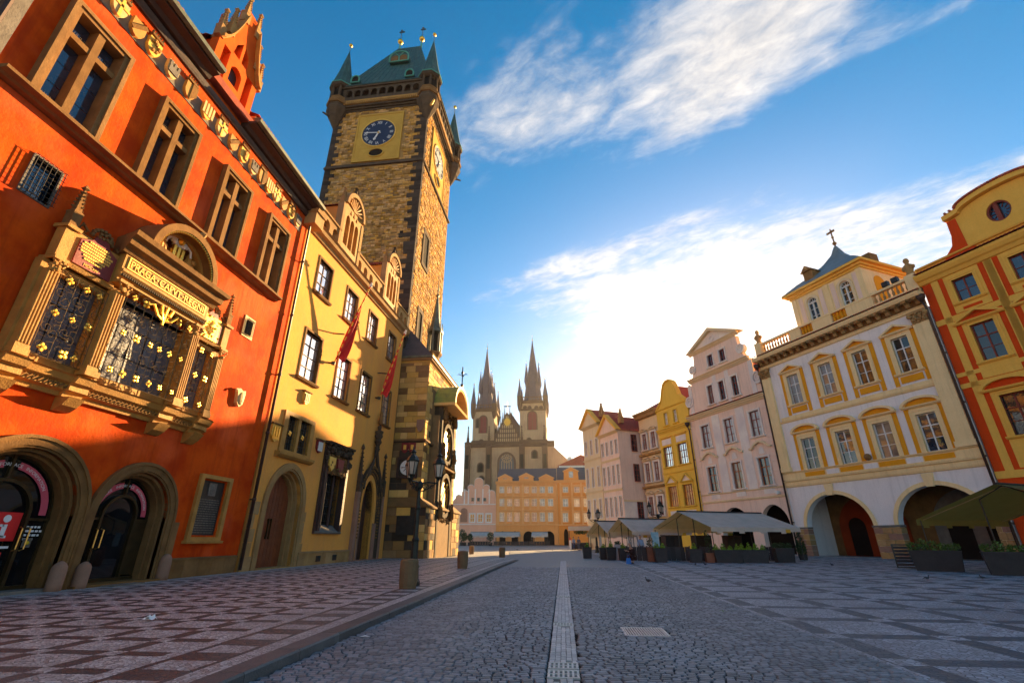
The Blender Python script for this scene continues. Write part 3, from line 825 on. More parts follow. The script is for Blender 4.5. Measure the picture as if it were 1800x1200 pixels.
# half-round pediment with the coat of arms
pc, pr = 13.95, 1.62
hz_ = [(pc + pr * math.cos(math.pi * i / 24), 11.06 + pr * .98 * math.sin(math.pi * i / 24)) for i in range(25)]
hi_ = [(pc + (pr - .26) * math.cos(math.pi * i / 24), 11.06 + (pr - .26) * .98 * math.sin(math.pi * i / 24)) for i in range(25)]
B().ring(hz_, hi_, -1.05, .0, False).build('lunette', M['brownstone'], bay)
B().ring(hi_, [(pc + (pr - .4) * math.cos(math.pi * i / 24), 11.06 + (pr - .4) * .98 * math.sin(math.pi * i / 24)) for i in range(25)], -.6, .0, False).build('lunette_lining', M['goldstone'], bay)
bd = B()
for i in range(40):
    a = math.pi * (i + .5) / 40; bd.ball((pc + (pr - .3) * math.cos(a), -.98, 11.06 + (pr - .3) * .98 * math.sin(a)), .05, 5, 3)
bd.build('bead_ornament', M['gold'], bay)
B().prism([(q, r) for q, r in hi_], -.1, -.02).build('lunette_back', M['rose'], bay)
ca = B(); ca.prism([(pc - .32, 11.75), (pc - .3, 11.35), (pc, 11.1), (pc + .3, 11.35), (pc + .32, 11.75)], -.42, -.1)
for k in (-.2, 0, .2): ca.box(pc + k - .06, pc + k + .06, -.5, -.4, 11.3, 11.95)
ca.build('arms_shield', M['gold'], bay)
for s_ in (-1, 1):
    fg = B().lathe([(.2, 11.1), (.22, 11.4), (.16, 11.7), (.1, 11.85), (.12, 11.95), (.02, 12.08)], pc + s_ * .65, -.35, 8)
    for k in range(6): fg.ball((pc + s_ * rnd.uniform(.5, .8), -.42 + rnd.uniform(-.06, .06), 11.25 + k * .09), rnd.uniform(.09, .14), 7, 5)
    fg.build('supporter', M['goldstone'], bay)
fg = B()
for k in range(16): fg.ball((pc + rnd.uniform(-.5, .5), -.4 + rnd.uniform(-.1, .1), 12.0 + rnd.uniform(0, .4)), rnd.uniform(.06, .12), 6, 4)
for s_ in (-1, 1): fg.tube([(pc, -.4, 12.0), (pc + s_ * .3, -.45, 12.25), (pc + s_ * .55, -.45, 12.1), (pc + s_ * .62, -.45, 11.85)], .05, 5)
fg.build('crest', M['white'], bay); B().ball((pc, -.48, 12.2), .14, 6, 4).ball((pc + .12, -.5, 12.42), .09, 6, 4).build('crown', M['gold'], bay)
fi = B().lathe([(.22, 12.55), (.24, 12.7), (.12, 12.78), (.2, 12.95), (.1, 13.05), (.16, 13.2), (.02, 13.35)], pc + .9, -.4, 8)
for k in range(10): fi.ball((pc + .9 + rnd.uniform(-.14, .14), -.4 + rnd.uniform(-.14, .14), 12.8 + rnd.uniform(0, .5)), .07, 5, 3)
fi.build('finial', M['sand'], bay)
# side panels: written tablet on the left, gilded relief on the right
for s_, (q0, q1) in ((-1, (10.5, 12.02)), (1, (15.85, 17.2))):
    t = B().prism(rect(q0 - .1, q1 + .1, 9.0, 10.25), -.42, -.05).mould(q0 - .4, q1 + .3, [(-.02, 9.0), (.5, 9.0), (.56, 9.1), (-.02, 9.14)]).build('side_panel', M['goldstone'], bay)
    m_ = (q0 + q1) / 2
    B().prism([(m_ - .62, 9.22), (m_ + .62, 9.22), (m_ + .62, 10.05), (m_ + .3, 10.2), (m_ + .2, 10.42), (m_ - .2, 10.42), (m_ - .3, 10.2), (m_ - .62, 10.05)], -.47, -.42).build('tablet', M['rose'], bay)
    rl = B(); 
    for q in [math.pi * i / 8 for i in range(9)]: rl.ball((m_ + .34 * math.cos(q), -.4, 10.42 + .3 * math.sin(q)), .08, 5, 3)
    for k in range(10): rl.ball((m_ + rnd.uniform(-.25, .25), -.45, 10.4 + rnd.uniform(0, .25)), .07, 5, 3)
    for e_ in (-1, 1): rl.tube([(m_ + e_ * .8, -.4, 10.25), (m_ + e_ * .7, -.42, 10.55), (m_ + e_ * .5, -.42, 10.4), (m_ + e_ * .6, -.42, 10.32)], .05, 5)
    rl.build('scroll_ornament', M['brownstone'], bay)
    xo = 10.27 if s_ < 0 else 17.42
    B().box(xo - .17, xo + .17, -.52, -.2, 9.14, 10.1).mould(xo - .22, xo + .22, [(.1, 10.1), (.6, 10.1), (.62, 10.2), (.1, 10.22)]).build('pier', M['goldstone'], bay)
    pinnacle(xo, -.36, 10.2, 1.6, M['brownstone'], bay, .14)
tl = B()
for k in range(7):
    q = 11.2 - (.3, .46, .5, .5, .48, .36, .3)[k]; e_ = 22.4 - q
    while q < e_: ww = rnd.uniform(.035, .07); tl.box(q, q + ww, -.49, -.468, 10.06 - k * .098, 10.125 - k * .098); q += ww + .018
tag(tl.build('gilded_script', M['goldpaint'], bay), kind='stuff')
link('lettering', text_mesh('MDCXIV', .13, M['goldpaint'], .006), bay, (11.2, -.476, 9.28))
rl = B().box(16.02, 17.0, -.475, -.46, 9.2, 10.2)
for k in range(60): rl.ball((16.5 + rnd.gauss(0, .22), -.47, 9.68 + rnd.gauss(0, .24)), rnd.uniform(.03, .075), 5, 3)
rl.build('gilded_relief', M['gold'], bay)
# wrought-iron grilles with scrolls and gilded flowers
def spiral(x, y, z, r, a0, turns=1.3, s_=1):
    return [(x + r * (1 - .78 * t) * math.cos(a0 + s_ * t * turns * 2 * math.pi), y, z + r * (1 - .78 * t) * math.sin(a0 + s_ * t * turns * 2 * math.pi)) for t in [i / 16 for i in range(17)]]
def flower():
    if 'flower' not in MESH:
        b = B()
        for k in range(4): a = k * math.pi / 2 + .4; b.ball((.07 * math.cos(a), 0, .07 * math.sin(a)), .055, 6, 4, (1, .45, 1))
        b.ball((0, -.03, 0), .035, 6, 4); MESH['flower'] = b.mesh('flower', M['gold'])
    return MESH['flower']
def grille(q0, q1, z0, z1, y, nb):
    b = B()
    for i in range(nb + 1): q = q0 + (q1 - q0) * i / nb; b.tube([(q, y, z0), (q, y, z1)], .012, 4)
    for q in (z0 + .02, z1 - .02): b.tube([(q0, y, q), (q1, y, q)], .014, 4)
    nx = max(2, int((q1 - q0) / .5)); nz = 5
    for i in range(nx):
        for j in range(nz):
            xx, zz = q0 + (q1 - q0) * (i + .5) / nx, z0 + (z1 - z0) * (j + .5) / nz
            a = rnd.uniform(0, 6.28); s_ = 1 if (i + j) % 2 else -1
            b.tube(spiral(xx - .09, y - .02, zz + .08, .17, a, 1.2, s_), .010, 4); b.tube(spiral(xx + .1, y - .02, zz - .1, .17, a + math.pi, 1.2, s_), .010, 4)
            b.tube([(xx - .22, y - .02, zz - .2), (xx - .05, y - .03, zz - .22), (xx + .08, y - .02, zz), (xx + .05, y - .03, zz + .2), (xx + .24, y - .02, zz + .24)], .009, 4)
    g = b.build('grille', M['ironlight'], bay)
    for i in range(nx):
        for j in range(nz):
            if (i * 2 + j) % 2 == 0:
                o = link('flower', flower(), bay, (q0 + (q1 - q0) * (i + .5) / nx + rnd.uniform(-.08, .08), y - .05, z0 + (z1 - z0) * (j + .5) / nz), (0, rnd.uniform(0, 1.5), 0)); k = rnd.uniform(.8, 1.35); o.scale = (k, 1, k)
grille(10.5, 12.0, 6.2, 8.85, -.5, 3); grille(12.42, 15.42, 6.15, 9.35, -.72, 8); grille(15.87, 17.2, 6.2, 8.85, -.5, 4)
ac = B()
for s_ in (-1, 1):
    ac.tube([(13.9, -.8, 8.75), (13.9 + s_ * .3, -.82, 8.85), (13.9 + s_ * .55, -.82, 9.15), (13.9 + s_ * .75, -.8, 9.05), (13.9 + s_ * .72, -.8, 8.9)], .05, 5)
    ac.tube([(13.9, -.8, 8.7), (13.9 + s_ * .18, -.85, 9.0), (13.9 + s_ * .25, -.85, 9.25)], .05, 5)
ac.tube([(13.9, -.8, 8.6), (13.9, -.86, 9.3)], .05, 5).build('gilded_acanthus', M['gold'], bay)

# drain pipe between the houses; grey neighbour at the edge
dp = B().tube([(22.2, -.22, .2), (22.2, -.22, 19.4), (22.2, -.7, 20.25)], .075, 8)
for zz in (3.2, 6.4, 9.5, 13, 16.5): dp.lathe([(.1, zz), (.1, zz + .12)], 22.2, -.22, 8)
for zz in (3.2, 9.5, 16.5): dp.box(22.17, 22.23, -.22, .0, zz + .03, zz + .09)
dp.build('drain_pipe', M['pipe'], red, True)
gh = thing('grey_house', 'pale grey house at the top left edge of the view beside the red house', 'house', (-14.9, 0, 0), 90)
M['greyplaster'] = mat('grey_plaster', (.52, .49, .46), .9, (.44, .42, .4), .6, .2, 12)
B().box(-6, 6.95, .1, 9, 0, 20).build('wall', M['greyplaster'], gh)
for k in range(10): B().mould(-6, 6.95, [(.0, 2 + k * 1.7), (-.1, 2 + k * 1.7), (-.1, 2.03 + k * 1.7), (.0, 2.03 + k * 1.7)]).build('stucco_joint', M['greystone'], gh) if k > 5 else None
B().box(6.95, 7.26, -.05, 9, 0, 20).build('corner_strip', M['greystone'], gh)
B().tube([(6.8, -.12, .2), (6.8, -.12, 20)], .11, 8).build('drain_pipe', M['pipe'], gh)
B().prism([(-6, 20), (7, 20), (7, 24), (-6, 24)], 1.0, 9).build('roof', M['tile'], gh)

# ================================================================== yellow town house
yel = thing('yellow_house', 'ochre yellow town house with gothic dormers, arched wooden gate and carved stone portal', 'house', (-14.9, 22.2, 0), 87.8)
UPW = [(2.0, 3.6), (5.88, 7.5), (9.68, 11.2), (13.72, 15.2)]
MIW = [(1.95, 3.75), (6.05, 7.78), (9.62, 11.3), (13.85, 15.4)]
D0 = arch(1.35, 4.35, .1, 3.0, 16, 1.95, True)
PD = arch(12.3, 14.4, .1, 3.3, 16, 2.3, True)
holes = [D0, PD, rect(1.75, 4.05, 5.95, 7.8), rect(6.3, 9.1, 1.95, 6.9)] + [rect(a, b, 15.8, 18.15) for a, b in UPW] + [rect(a, b, 10.2, 13.1) for a, b in MIW]
B().prism(rect(.12, 17.0, 0, 19.7), 0, .7, holes).build('wall', M['yellow'], yel)
B().box(.12, 17.0, .7, 9, 0, 19.7).build('rear_wall', M['yellow'], yel)
B().mould(.0, 17.2, [(-.02, 19.1), (.12, 19.12), (.2, 19.3), (.42, 19.4), (.5, 19.62), (.62, 19.7), (-.02, 19.78)]).build('cornice', M['sand'], yel)
B().prism([(0, 0), (0, .3), (8, 5.2), (8, 0)], .2, 17).xf(Matrix(((0, 1, 0, 0), (1, 0, 0, 1.0), (0, 0, 1, 19.75), (0, 0, 0, 1)))).build('roof', M['tile'], yel)
DO = (4.75, 12.65)
def parapet(a, b):
    n = max(1, round((b - a) / 1.12)); w = (b - a) / n
    hs_ = [arch(a + w * i + .22, a + w * (i + 1) - .22, 20.15, 20.6, 10) for i in range(n)]
    p = B().prism(rect(a, b, 19.75, 21.25), -.18, .12, hs_).mould(a, b, [(-.15, 21.25), (.28, 21.25), (.3, 21.36), (.1, 21.42), (-.15, 21.42)])
    p.build('parapet', M['sand'], yel)
    B().box(a, b, .4, .45, 19.75, 21.2).build('parapet_back', M['yellow'], yel)
parapet(.05, 3.45); parapet(6.15, 11.35); parapet(14.0, 17.1)
B().box(-.35, .55, -.75, .1, 19.1, 19.9).mould(-.4, .6, [(.0, 19.9), (.85, 19.9), (.9, 20.1), (.0, 20.15)]).build('corner_block', M['sand'], yel)
for c in DO:
    w = 1.3
    top = [(c + w * math.cos(t), 23.75 + 1.35 * math.sin(t)) for t in [math.pi * i / 12 for i in range(13)]]
    li = [arch(c - .95 + i * .66, c - .95 + i * .66 + .56, 20.6, 22.6, 8, .45, True) for i in range(3)]
    tri_ = [[(c - .6, 23.25), (c - .3, 23.25), (c - .45, 23.7)], [(c - .15, 23.3), (c + .15, 23.3), (c, 23.85)], [(c + .3, 23.25), (c + .6, 23.25), (c + .45, 23.7)]]
    d = B().prism([(c - w, 19.8), (c + w, 19.8)] + top, -.22, .2, li + tri_).build('gothic_dormer', M['goldstone'], yel)
    B().box(c - 1.1, c + 1.1, .2, .25, 20.2, 24.0).build('dormer_panel', M['brownstone'], d)
    B().ring([(c + (w + .12) * math.cos(t), 23.75 + 1.5 * math.sin(t)) for t in [math.pi * i / 14 for i in range(15)]], [(c + (w - .14) * math.cos(t), 23.75 + 1.2 * math.sin(t)) for t in [math.pi * i / 14 for i in range(15)]], -.42, .25, False).build('dormer_arch', M['sand'], d)
    sh = B()
    for i in range(9):
        t = math.pi * (i + .5) / 9; sh.tube([(c, -.24, 23.85), (c + .95 * math.cos(t), -.3, 23.85 + .95 * math.sin(t))], [.03, .09], 5)
    sh.build('shell_carving', M['goldstone'], d)
    for s_ in (-1, 1):
        B().box(c + s_ * 1.42 - .16, c + s_ * 1.42 + .16, -.26, .2, 19.8, 23.6).build('dormer_pier', M['sand'], d); pinnacle(c + s_ * 1.42, -.05, 23.6, 1.5, M['sand'], d, .15)
    pinnacle(c, -.1, 25.1, 1.1, M['darkstone'], d, .18, 'finial')
    B().prism([(c - 1.35, 20), (c + 1.35, 20), (c + 1.35, 23.5), (c - 1.35, 23.5)], .25, 5).build('dormer_cheek', M['yellow'], d)
    for s_ in (-1, 1):
        rr = B(); tiles(rr, .3, 5, 0, 1.5, 23.45, 24.6, .24, 4); rr.v = [(c + s_ * (1.5 - y_), x_, z_) for x_, y_, z_ in rr.v]; rr.build('dormer_roof', M['tile'], d)
M['sashbrown'] = mat('brown_sash', (.17, .075, .03), .6, (.12, .05, .02), 4, .1, 30)
for k, (lst, z0, z1, rows) in enumerate(((UPW, 15.8, 18.15, 3), (MIW, 10.2, 13.1, 4))):
    for a, b in lst:
        w = window(yel, a, b, z0, z1, .2, M['sashbrown'], M['glassbright'], 2, rows, .08, .035)
        B().ring(rect(a - .14, b + .14, z0 - .06, z1 + .14), rect(a, b, z0, z1), -.05, .4).build('window_surround', M['brownstone'], w)
        B().mould(a - .25, b + .25, [(-.02, z0 - .2), (.14, z0 - .2), (.2, z0 - .1), (.2, z0 - .06), (-.02, z0 - .04)]).build('sill', M['brownstone'], w)
# low barred window
f = B().ring(rect(1.35, 4.42, 5.75, 8.02), rect(1.75, 4.05, 5.95, 7.8), -.1, .3).mould(1.15, 4.6, [(-.02, 5.5), (.16, 5.52), (.3, 5.64), (.32, 5.76), (-.02, 5.8)]).box(2.78, 3.02, -.06, .3, 5.95, 7.8)
f = f.build('barred_window', M['goldstone'], yel)
for a, b in ((1.75, 2.78), (3.02, 4.05)):
    B().box(a, b, .22, .24, 5.95, 7.8).build('pane', M['glass'], f)
    g = B()
    for i in range(6): q = a + (b - a) * i / 5; g.tube([(q, .1, 5.95), (q, .1, 7.8)], .012, 4)
    for i in range(6): q = 6 + 1.75 * i / 5; g.tube([(a, .1, q), (b, .1, q)], .012, 4)
    for i in range(4): g.tube(spiral((a + b) / 2 - .2 + .4 * (i % 2), .08, 6.2 + .45 * i, .2, i, 1.1), .01, 4)
    g.build('grille', M['iron'], f)
    o = link('flower', flower(), f, ((a + b) / 2, .05, 6.9)); o.scale = (1.3, 1, 1.3)
def wall_shield(x, z, m1, m2, k=1.):
    w, h = .34 * k, .42 * k
    s = B().prism([(x - w, z + h), (x - w, z - .1), (x - w * .5, z - h * .8), (x, z - h), (x + w * .5, z - h * .8), (x + w, z - .1), (x + w, z + h)], -.14, 0).build('coat_of_arms', m1, yel)
    c = B()
    for i in (-1, 0, 1): c.box(x + i * .19 * k - .05, x + i * .19 * k + .05, -.19, -.14, z - .18 * k, z + .3 * k)
    c.box(x - w * .8, x + w * .8, -.17, -.14, z - .3 * k, z - .16 * k).build('charge', m2, s)
    B().mould(x - w - .1, x + w + .1, [(0, z + h), (.22, z + h), (.22, z + h + .06), (0, z + h + .1)]).build('hood', M['brownstone'], s)
wall_shield(3.0, 9.1, M['goldpaint'], M['cream'], .85); wall_shield(.78, 6.6, M['goldpaint'], M['gold'], 1.05); wall_shield(5.25, 6.7, M['rose'], M['white'], .9)
# wooden gate in a pointed arch
ar = B(); ar.ring(offs(D0, .42), offs(D0, .12), -.1, .1); ar.ring(offs(D0, .2), D0, -.04, .68); ar.ring(D0, offs(D0, -.12), .2, .7); ar.ring(offs(D0, -.12), offs(D0, -.2), .4, .7)
ga_ = ar.build('pointed_arch', M['sand'], yel)
inn = offs(D0, -.2)
gt = B().prism(inn, .66, .7).build('wooden_gate', M['wood'], yel)
xa, xb = inn[0][0], inn[1][0]
for i in range(9):
    a, b = xa + (xb - xa) * i / 9, xa + (xb - xa) * (i + 1) / 9; m_ = (a + b) / 2
    zt = min((abs(q[0] - m_), q[1]) for q in inn[2:])[1]
    B().box(a + .006, b - .006, .62, .66, .12, zt - .06).build('plank', M['wood'], gt)
hd = B()
for q in (2.62, 2.86): hd.box(q - .025, q + .025, .54, .6, 1.5, 2.5); hd.box(q - .04, q + .04, .56, .63, 1.52, 1.62).box(q - .04, q + .04, .56, .63, 2.38, 2.48)
hd.build('door_handle', M['bronze'], gt)
B().box(1.5, 1.95, .58, .6, 2.25, 2.6).build('notice', M['signwhite'], gt)
B().box(1.2, 4.5, -.15, .7, .0, .17).build('gate_sill', M['sand'], yel)
for i, (a, b) in enumerate(((.12, .85), (4.85, 5.5), (5.5, 6.6), (6.6, 7.9), (7.9, 9.2), (9.2, 10.4), (10.4, 11.2))):
    B().box(a, b - .012, -.1, 0, 0, .74).build('plinth_stone', M['sand'], yel)
for k in range(4): B().box(.12, rnd.uniform(.5, .8), -.05, 0, .75 + k * .62, 1.34 + k * .62).build('corner_stone', M['sand'], yel); B().box(4.8, rnd.uniform(5.0, 5.3), -.04, 0, .75 + k * .55, 1.27 + k * .55).build('corner_stone', M['sand'], yel)
B().mould(4.85, 11.2, [(-.01, .74), (.14, .74), (.14, .8), (-.01, .86)]).build('plinth_cap', M['sand'], yel)
for q in (7.0, 9.0): B().box(q - .25, q + .25, -.13, -.08, .28, .6).build('cellar_vent', M['black'], yel)
# tall carved window
tw = B().ring(rect(6.05, 9.35, 1.8, 7.0), rect(6.3, 9.1, 1.95, 6.75), -.12, .6).build('tall_window', M['darkwood'], yel)
B().box(6.3, 9.1, .6, .62, 1.95, 6.75).build('dark_glass', M['glass'], tw)
for q in (7.2, 8.15): B().lathe([(.14, 2.1), (.09, 2.4), (.085, 5.2), (.14, 5.5)], q, .25, 8).build('window_column', M['darkwood'], tw)
for q in (6.36, 9.04): B().box(q - .12, q + .12, -.2, .2, 1.95, 6.6).build('jamb', M['darkwood'], tw)
g = B()
for i in range(15): q = 6.35 + 2.7 * i / 14; g.tube([(q, .4, 1.95), (q, .4, 5.3)], .012, 4)
for i in range(8): q = 2.1 + 3.1 * i / 7; g.tube([(6.3, .4, q), (9.1, .4, q)], .012, 4)
g.build('grille', M['iron'], tw)
B().mould(6.1, 9.3, [(-.6, 1.8), (.15, 1.8), (.2, 1.88), (-.3, 2.3), (-.6, 2.35)]).build('sloping_sill', M['greystone'], tw)
cv = B()
for k in range(90): cv.ball((rnd.uniform(6.1, 9.35), -rnd.uniform(.1, .35), rnd.uniform(6.55, 7.1)), rnd.uniform(.06, .16), 6, 4)
for k in range(16): cv.ball((rnd.choice((6.15, 9.3)) + rnd.uniform(-.1, .1), -.2, rnd.uniform(5.9, 6.6)), rnd.uniform(.06, .14), 6, 4)
cv.mould(6.0, 9.45, [(0, 7.05), (.4, 7.08), (.45, 7.2), (0, 7.25)]).build('carved_hood', M['darkstone'], tw)
for q, m1 in ((6.75, 'goldpaint'), (7.85, 'rose')):
    s = B().prism([(q - .4, 6.3), (q - .36, 5.75), (q, 5.45), (q + .36, 5.75), (q + .4, 6.3)], -.3, -.1)
    s.build('window_shield', M[m1], tw)
cv = B().box(6.42, 8.95, -.16, -.1, 5.3, 6.5)
for k in range(40): cv.ball((rnd.uniform(6.4, 8.9), -.15 - rnd.uniform(0, .12), rnd.uniform(5.25, 6.5)), rnd.uniform(.05, .12), 5, 3)
cv.build('heraldic_carving', M['brownstone'], tw)
# gothic portal
po = B()
for k, (d, dd, y0_, y1_) in enumerate(((1.05, .82, -.22, .1), (.84, .6, -.12, .2), (.62, .42, -.05, .35), (.44, .22, .05, .5), (.24, .0, .15, .69))):
    po.ring(offs(PD, d), offs(PD, dd), y0_, y1_)
po = po.build('stone_portal', M['darkstone'], yel)
cr = B()
for d in (.95, .72, .52):
    ol = offs(PD, d)[2:]
    for i in range(len(ol) - 1):
        for t in (0, .33, .66):
            x_, z_ = ol[i][0] + (ol[i + 1][0] - ol[i][0]) * t, ol[i][1] + (ol[i + 1][1] - ol[i][1]) * t
            cr.ball((x_ + rnd.uniform(-.05, .05), -.2 + (.95 - d) * .45, z_), rnd.uniform(.06, .12), 5, 3)
    for s_ in (0, 1):
        for k in range(9): cr.ball((ol[0][0] if not s_ else ol[-1][0], -.15, 1.6 + k * .22), .07, 5, 3)
tag(cr.build('leaf_carving', M['brownstone'], po), kind='stuff')
ap = offs(PD, 1.05); zt = max(q[1] for q in ap); xc = 13.35
og = B()
for s_ in (-1, 1): og.tube([(xc + s_ * 1.6, -.18, 4.9), (xc + s_ * 1.1, -.2, 6.0), (xc + s_ * .45, -.22, 6.8), (xc + s_ * .12, -.22, 7.6), (xc, -.22, 8.3)], [.16, .16, .15, .13, .12], 6)
og.lathe([(.14, 8.2), (.3, 8.5), (.2, 8.7), (.34, 8.95), (.28, 9.1), (.36, 9.3), (.12, 9.45), (.18, 9.7), (.02, 9.9)], xc, -.25, 8)
for k in range(30): og.ball((xc + rnd.uniform(-.3, .3), -.25 + rnd.uniform(-.1, .1), 7.7 + rnd.uniform(0, 1.6)), rnd.uniform(.05, .11), 5, 3)
og.build('ogee_finial', M['darkstone'], po)
B().lathe([(.14, 9.9), (.2, 10.1), (.13, 10.5), (.15, 10.7), (.1, 10.85), (.02, 11.0)], xc, -.28, 8).build('portal_statue', M['brownstone'], po)
for s_ in (-1, 1): pinnacle(xc + s_ * 2.15, -.1, 4.6, 3.4, M['darkstone'], po, .17)
for s_ in (-1, 1): B().box(xc + s_ * 2.15 - .2, xc + s_ * 2.15 + .2, -.25, .0, .1, 4.6).build('portal_buttress', M['pinkstone'], po)
pdn = B().prism(PD, .66, .7).build('portal_door', M['darkwood'], yel)
for i in range(5):
    B().box(12.36 + i * .4, 12.72 + i * .4, .61, .66, .15, 4.3 if i in (1, 2, 3) else 3.6).build('plank', M['darkwood'], pdn)
for s_ in (0, 1): B().box((12.05, 14.42)[s_], (12.3, 14.9)[s_], -.02 - .1 * s_, .66, .1, 2.6).build('pink_jamb', M['pinkstone'], po)
B().box(11.1, 15.6, -.35, .2, 0, .16).build('portal_step', M['pinkstone'], yel)

# flags hanging from striped poles
def flag(u0, u1, ztop, zbot, label):
    # pole leans out from the facade; cloth is furled down its length
    o_ = (-14.9, 22.2)
    t = thing('wall_flag', label, 'flag', (-14.9, 22.2, 0), 87.8, 'flags on the yellow house')
    a, b = Vector((u0, -.35, zbot)), Vector((u1, -1.65, ztop))
    d = b - a
    for k in range(22):
        p0, p1 = a + d * k / 22, a + d * (k + 1) / 22
        (B().tube([p0, p1], .045, 8)).build('pole_band', M['flag'] if k % 2 else M['flagyel'], t)
    B().tube([a - Vector((0, -.35, -.05)), a + Vector((0, .0, 0))], .07, 8).lathe([(.12, zbot - .1), (.14, zbot + .1)], u0, -.3, 8).build('bracket', M['iron'], t)
    B().tube([(u0 - .1, 0, zbot + 2.1), (u0 + .05, -.75, zbot + 2.05)], .05, 6).build('stay', M['iron'], t)
    fb = B()
    fb.ball(tuple(b), .13, 8, 5); fb.ball(tuple(b + d.normalized() * .2), .09, 8, 4); fb.build('finial', M['white'], t)
    # gathered cloth
    n, m_ = 26, 12; vs = []
    for i in range(n + 1):
        s_ = i / n
        pt = b - d * (.22 + .62 * s_)
        wd = .06 + .5 * math.sin(min(1, s_ * 1.5) * math.pi / 2) * (1 if s_ < .85 else 1 - (s_ - .85) * 2)
        sag = .55 * math.sin(s_ * math.pi) ** 1 * .6
        for j in range(m_ + 1):
            q = j / m_
            fold = math.sin(q * 9 + s_ * 3) * .09 * (0.3 + s_)
            vs.append((pt.x + (q - .15) * wd * .9 + fold * .4, pt.y + .05 + fold, pt.z - q * wd * 2.0 - sag * q))
    fb = B().add(vs, [(i * (m_ + 1) + j, i * (m_ + 1) + j + 1, (i + 1) * (m_ + 1) + j + 1, (i + 1) * (m_ + 1) + j) for i in range(n) for j in range(m_)])
    fb.build('cloth', M['flag'], t, True)
flag(4.95, 5.95, 18.2, 12.0, 'furled red flag on a striped pole over the middle of the yellow house')
flag(12.45, 13.15, 17.7, 11.8, 'furled red flag on a striped pole at the far end of the yellow house')

# ================================================================== clock tower
M['rubble'] = mat('tower_rubble', (.58, .33, .105), .9, (.42, .21, .065), .9, .5, 14, island=.5, streak=.45, dirt=(.09, .055, .03))
M['rubblebed'] = mat('tower_mortar', (.44, .26, .09), .95, (.33, .19, .07), 1.2, .5, 12)
M['quoin'] = mat('dark_quoin', (.075, .052, .04), .9, (.045, .035, .028), 1.4, .4, 14, vary=.35)
M['dial'] = mat('dial_blue', (.012, .018, .05), .45, (.02, .03, .07), 1.5, .05, 30)
M['dialpale'] = mat('dial_pale', (.4, .42, .4), .5, (.3, .33, .33), 1.5, .05, 30)
M['panel'] = mat('clock_panel_plaster', (.62, .36, .07), .9, (.5, .28, .055), .7, .2, 12)
tw = thing('clock_tower', 'tall square stone clock tower with dark corner stones and green pointed roof', 'tower', (-14.4, 40.05, 0), 88.5)
W, D = 11.4, 11.7                                    # along the street, away from it
B().box(.0, W, 0.0, D, 0, 52).build('shaft', M['rubblebed'], tw)
r3 = random.Random(3)
def rubble(b, u0, u1, z0, z1, place, skip=()):
    z = z0
    while z < z1:
        h = r3.uniform(.17, .34); u = u0 - r3.uniform(0, .4)
        while u < u1:
            w = r3.uniform(.26, .75); a, c = max(u, u0), min(u + w, u1)
            if c - a > .1 and not any(s0 < (a + c) / 2 < s1 and t0 < z + h / 2 < t1 for s0, s1, t0, t1 in skip):
                p = r3.uniform(.015, .09); g = .018
                q = [(a + g, z + g), (c - g, z + g + r3.uniform(-.02, .02)), (c - g, z + h - g), (a + g, z + h - g + r3.uniform(-.02, .02))]
                mx_, mz_ = (a + c) / 2, z + h / 2
                vs = [place(x, zz, 0) for x, zz in q] + [place(x + (mx_ - x) * .14, zz + (mz_ - zz) * .18, p) for x, zz in q]
                b.add(vs, [(4, 5, 6, 7)] + [(i, (i + 1) % 4, 4 + (i + 1) % 4, 4 + i) for i in range(4)])
            u += w
        z += h
wst = lambda u, z, p: (-p, u, z)
sth = lambda u, z, p: (u, -p, z)
b = B(); rubble(b, .5, D - .5, 18, 41.3, wst); rubble(b, .5, D - .5, 42.0, 50.4, wst, [(2.6, 8.6, 41.5, 50)])
tag(b.build('rubble_stones', M['rubble'], tw), kind='stuff')
b = B(); rubble(b, .5, W - .3, 16, 41.3, sth, [(2.2, 4.9, 28.9, 34.4), (2.4, 4.7, 18.5, 24.6)]); rubble(b, .5, W - .3, 42, 50.4, sth, [(2.6, 8.6, 41.5, 50)])
tag(b.build('rubble_stones', M['rubble'], tw), kind='stuff')
z = 17.0; k = 0
while z < 50.2:
    h = r3.uniform(.42, .62); l1, l2 = (1.15, .6) if k % 2 else (.6, 1.1)
    l1 *= r3.uniform(.8, 1.25); l2 *= r3.uniform(.8, 1.2)
    if z < 34 and k % 3 == 0: l1 *= 1.6
    B().box(-.11, l2 * .5, -.11, l1, z, z + h - .025).build('quoin', M['quoin'], tw)
    B().box(-.11, .3, D - l2 * .9, D + .11, z, z + h - .025).build('quoin', M['quoin'], tw)
    z += h; k += 1
st = B().box(-.24, W + .24, -.24, D + .24, 41.45, 41.7).box(-.16, W + .16, -.16, D + .16, 41.7, 41.9)
st.build('string_course', M['darkstone'], tw)

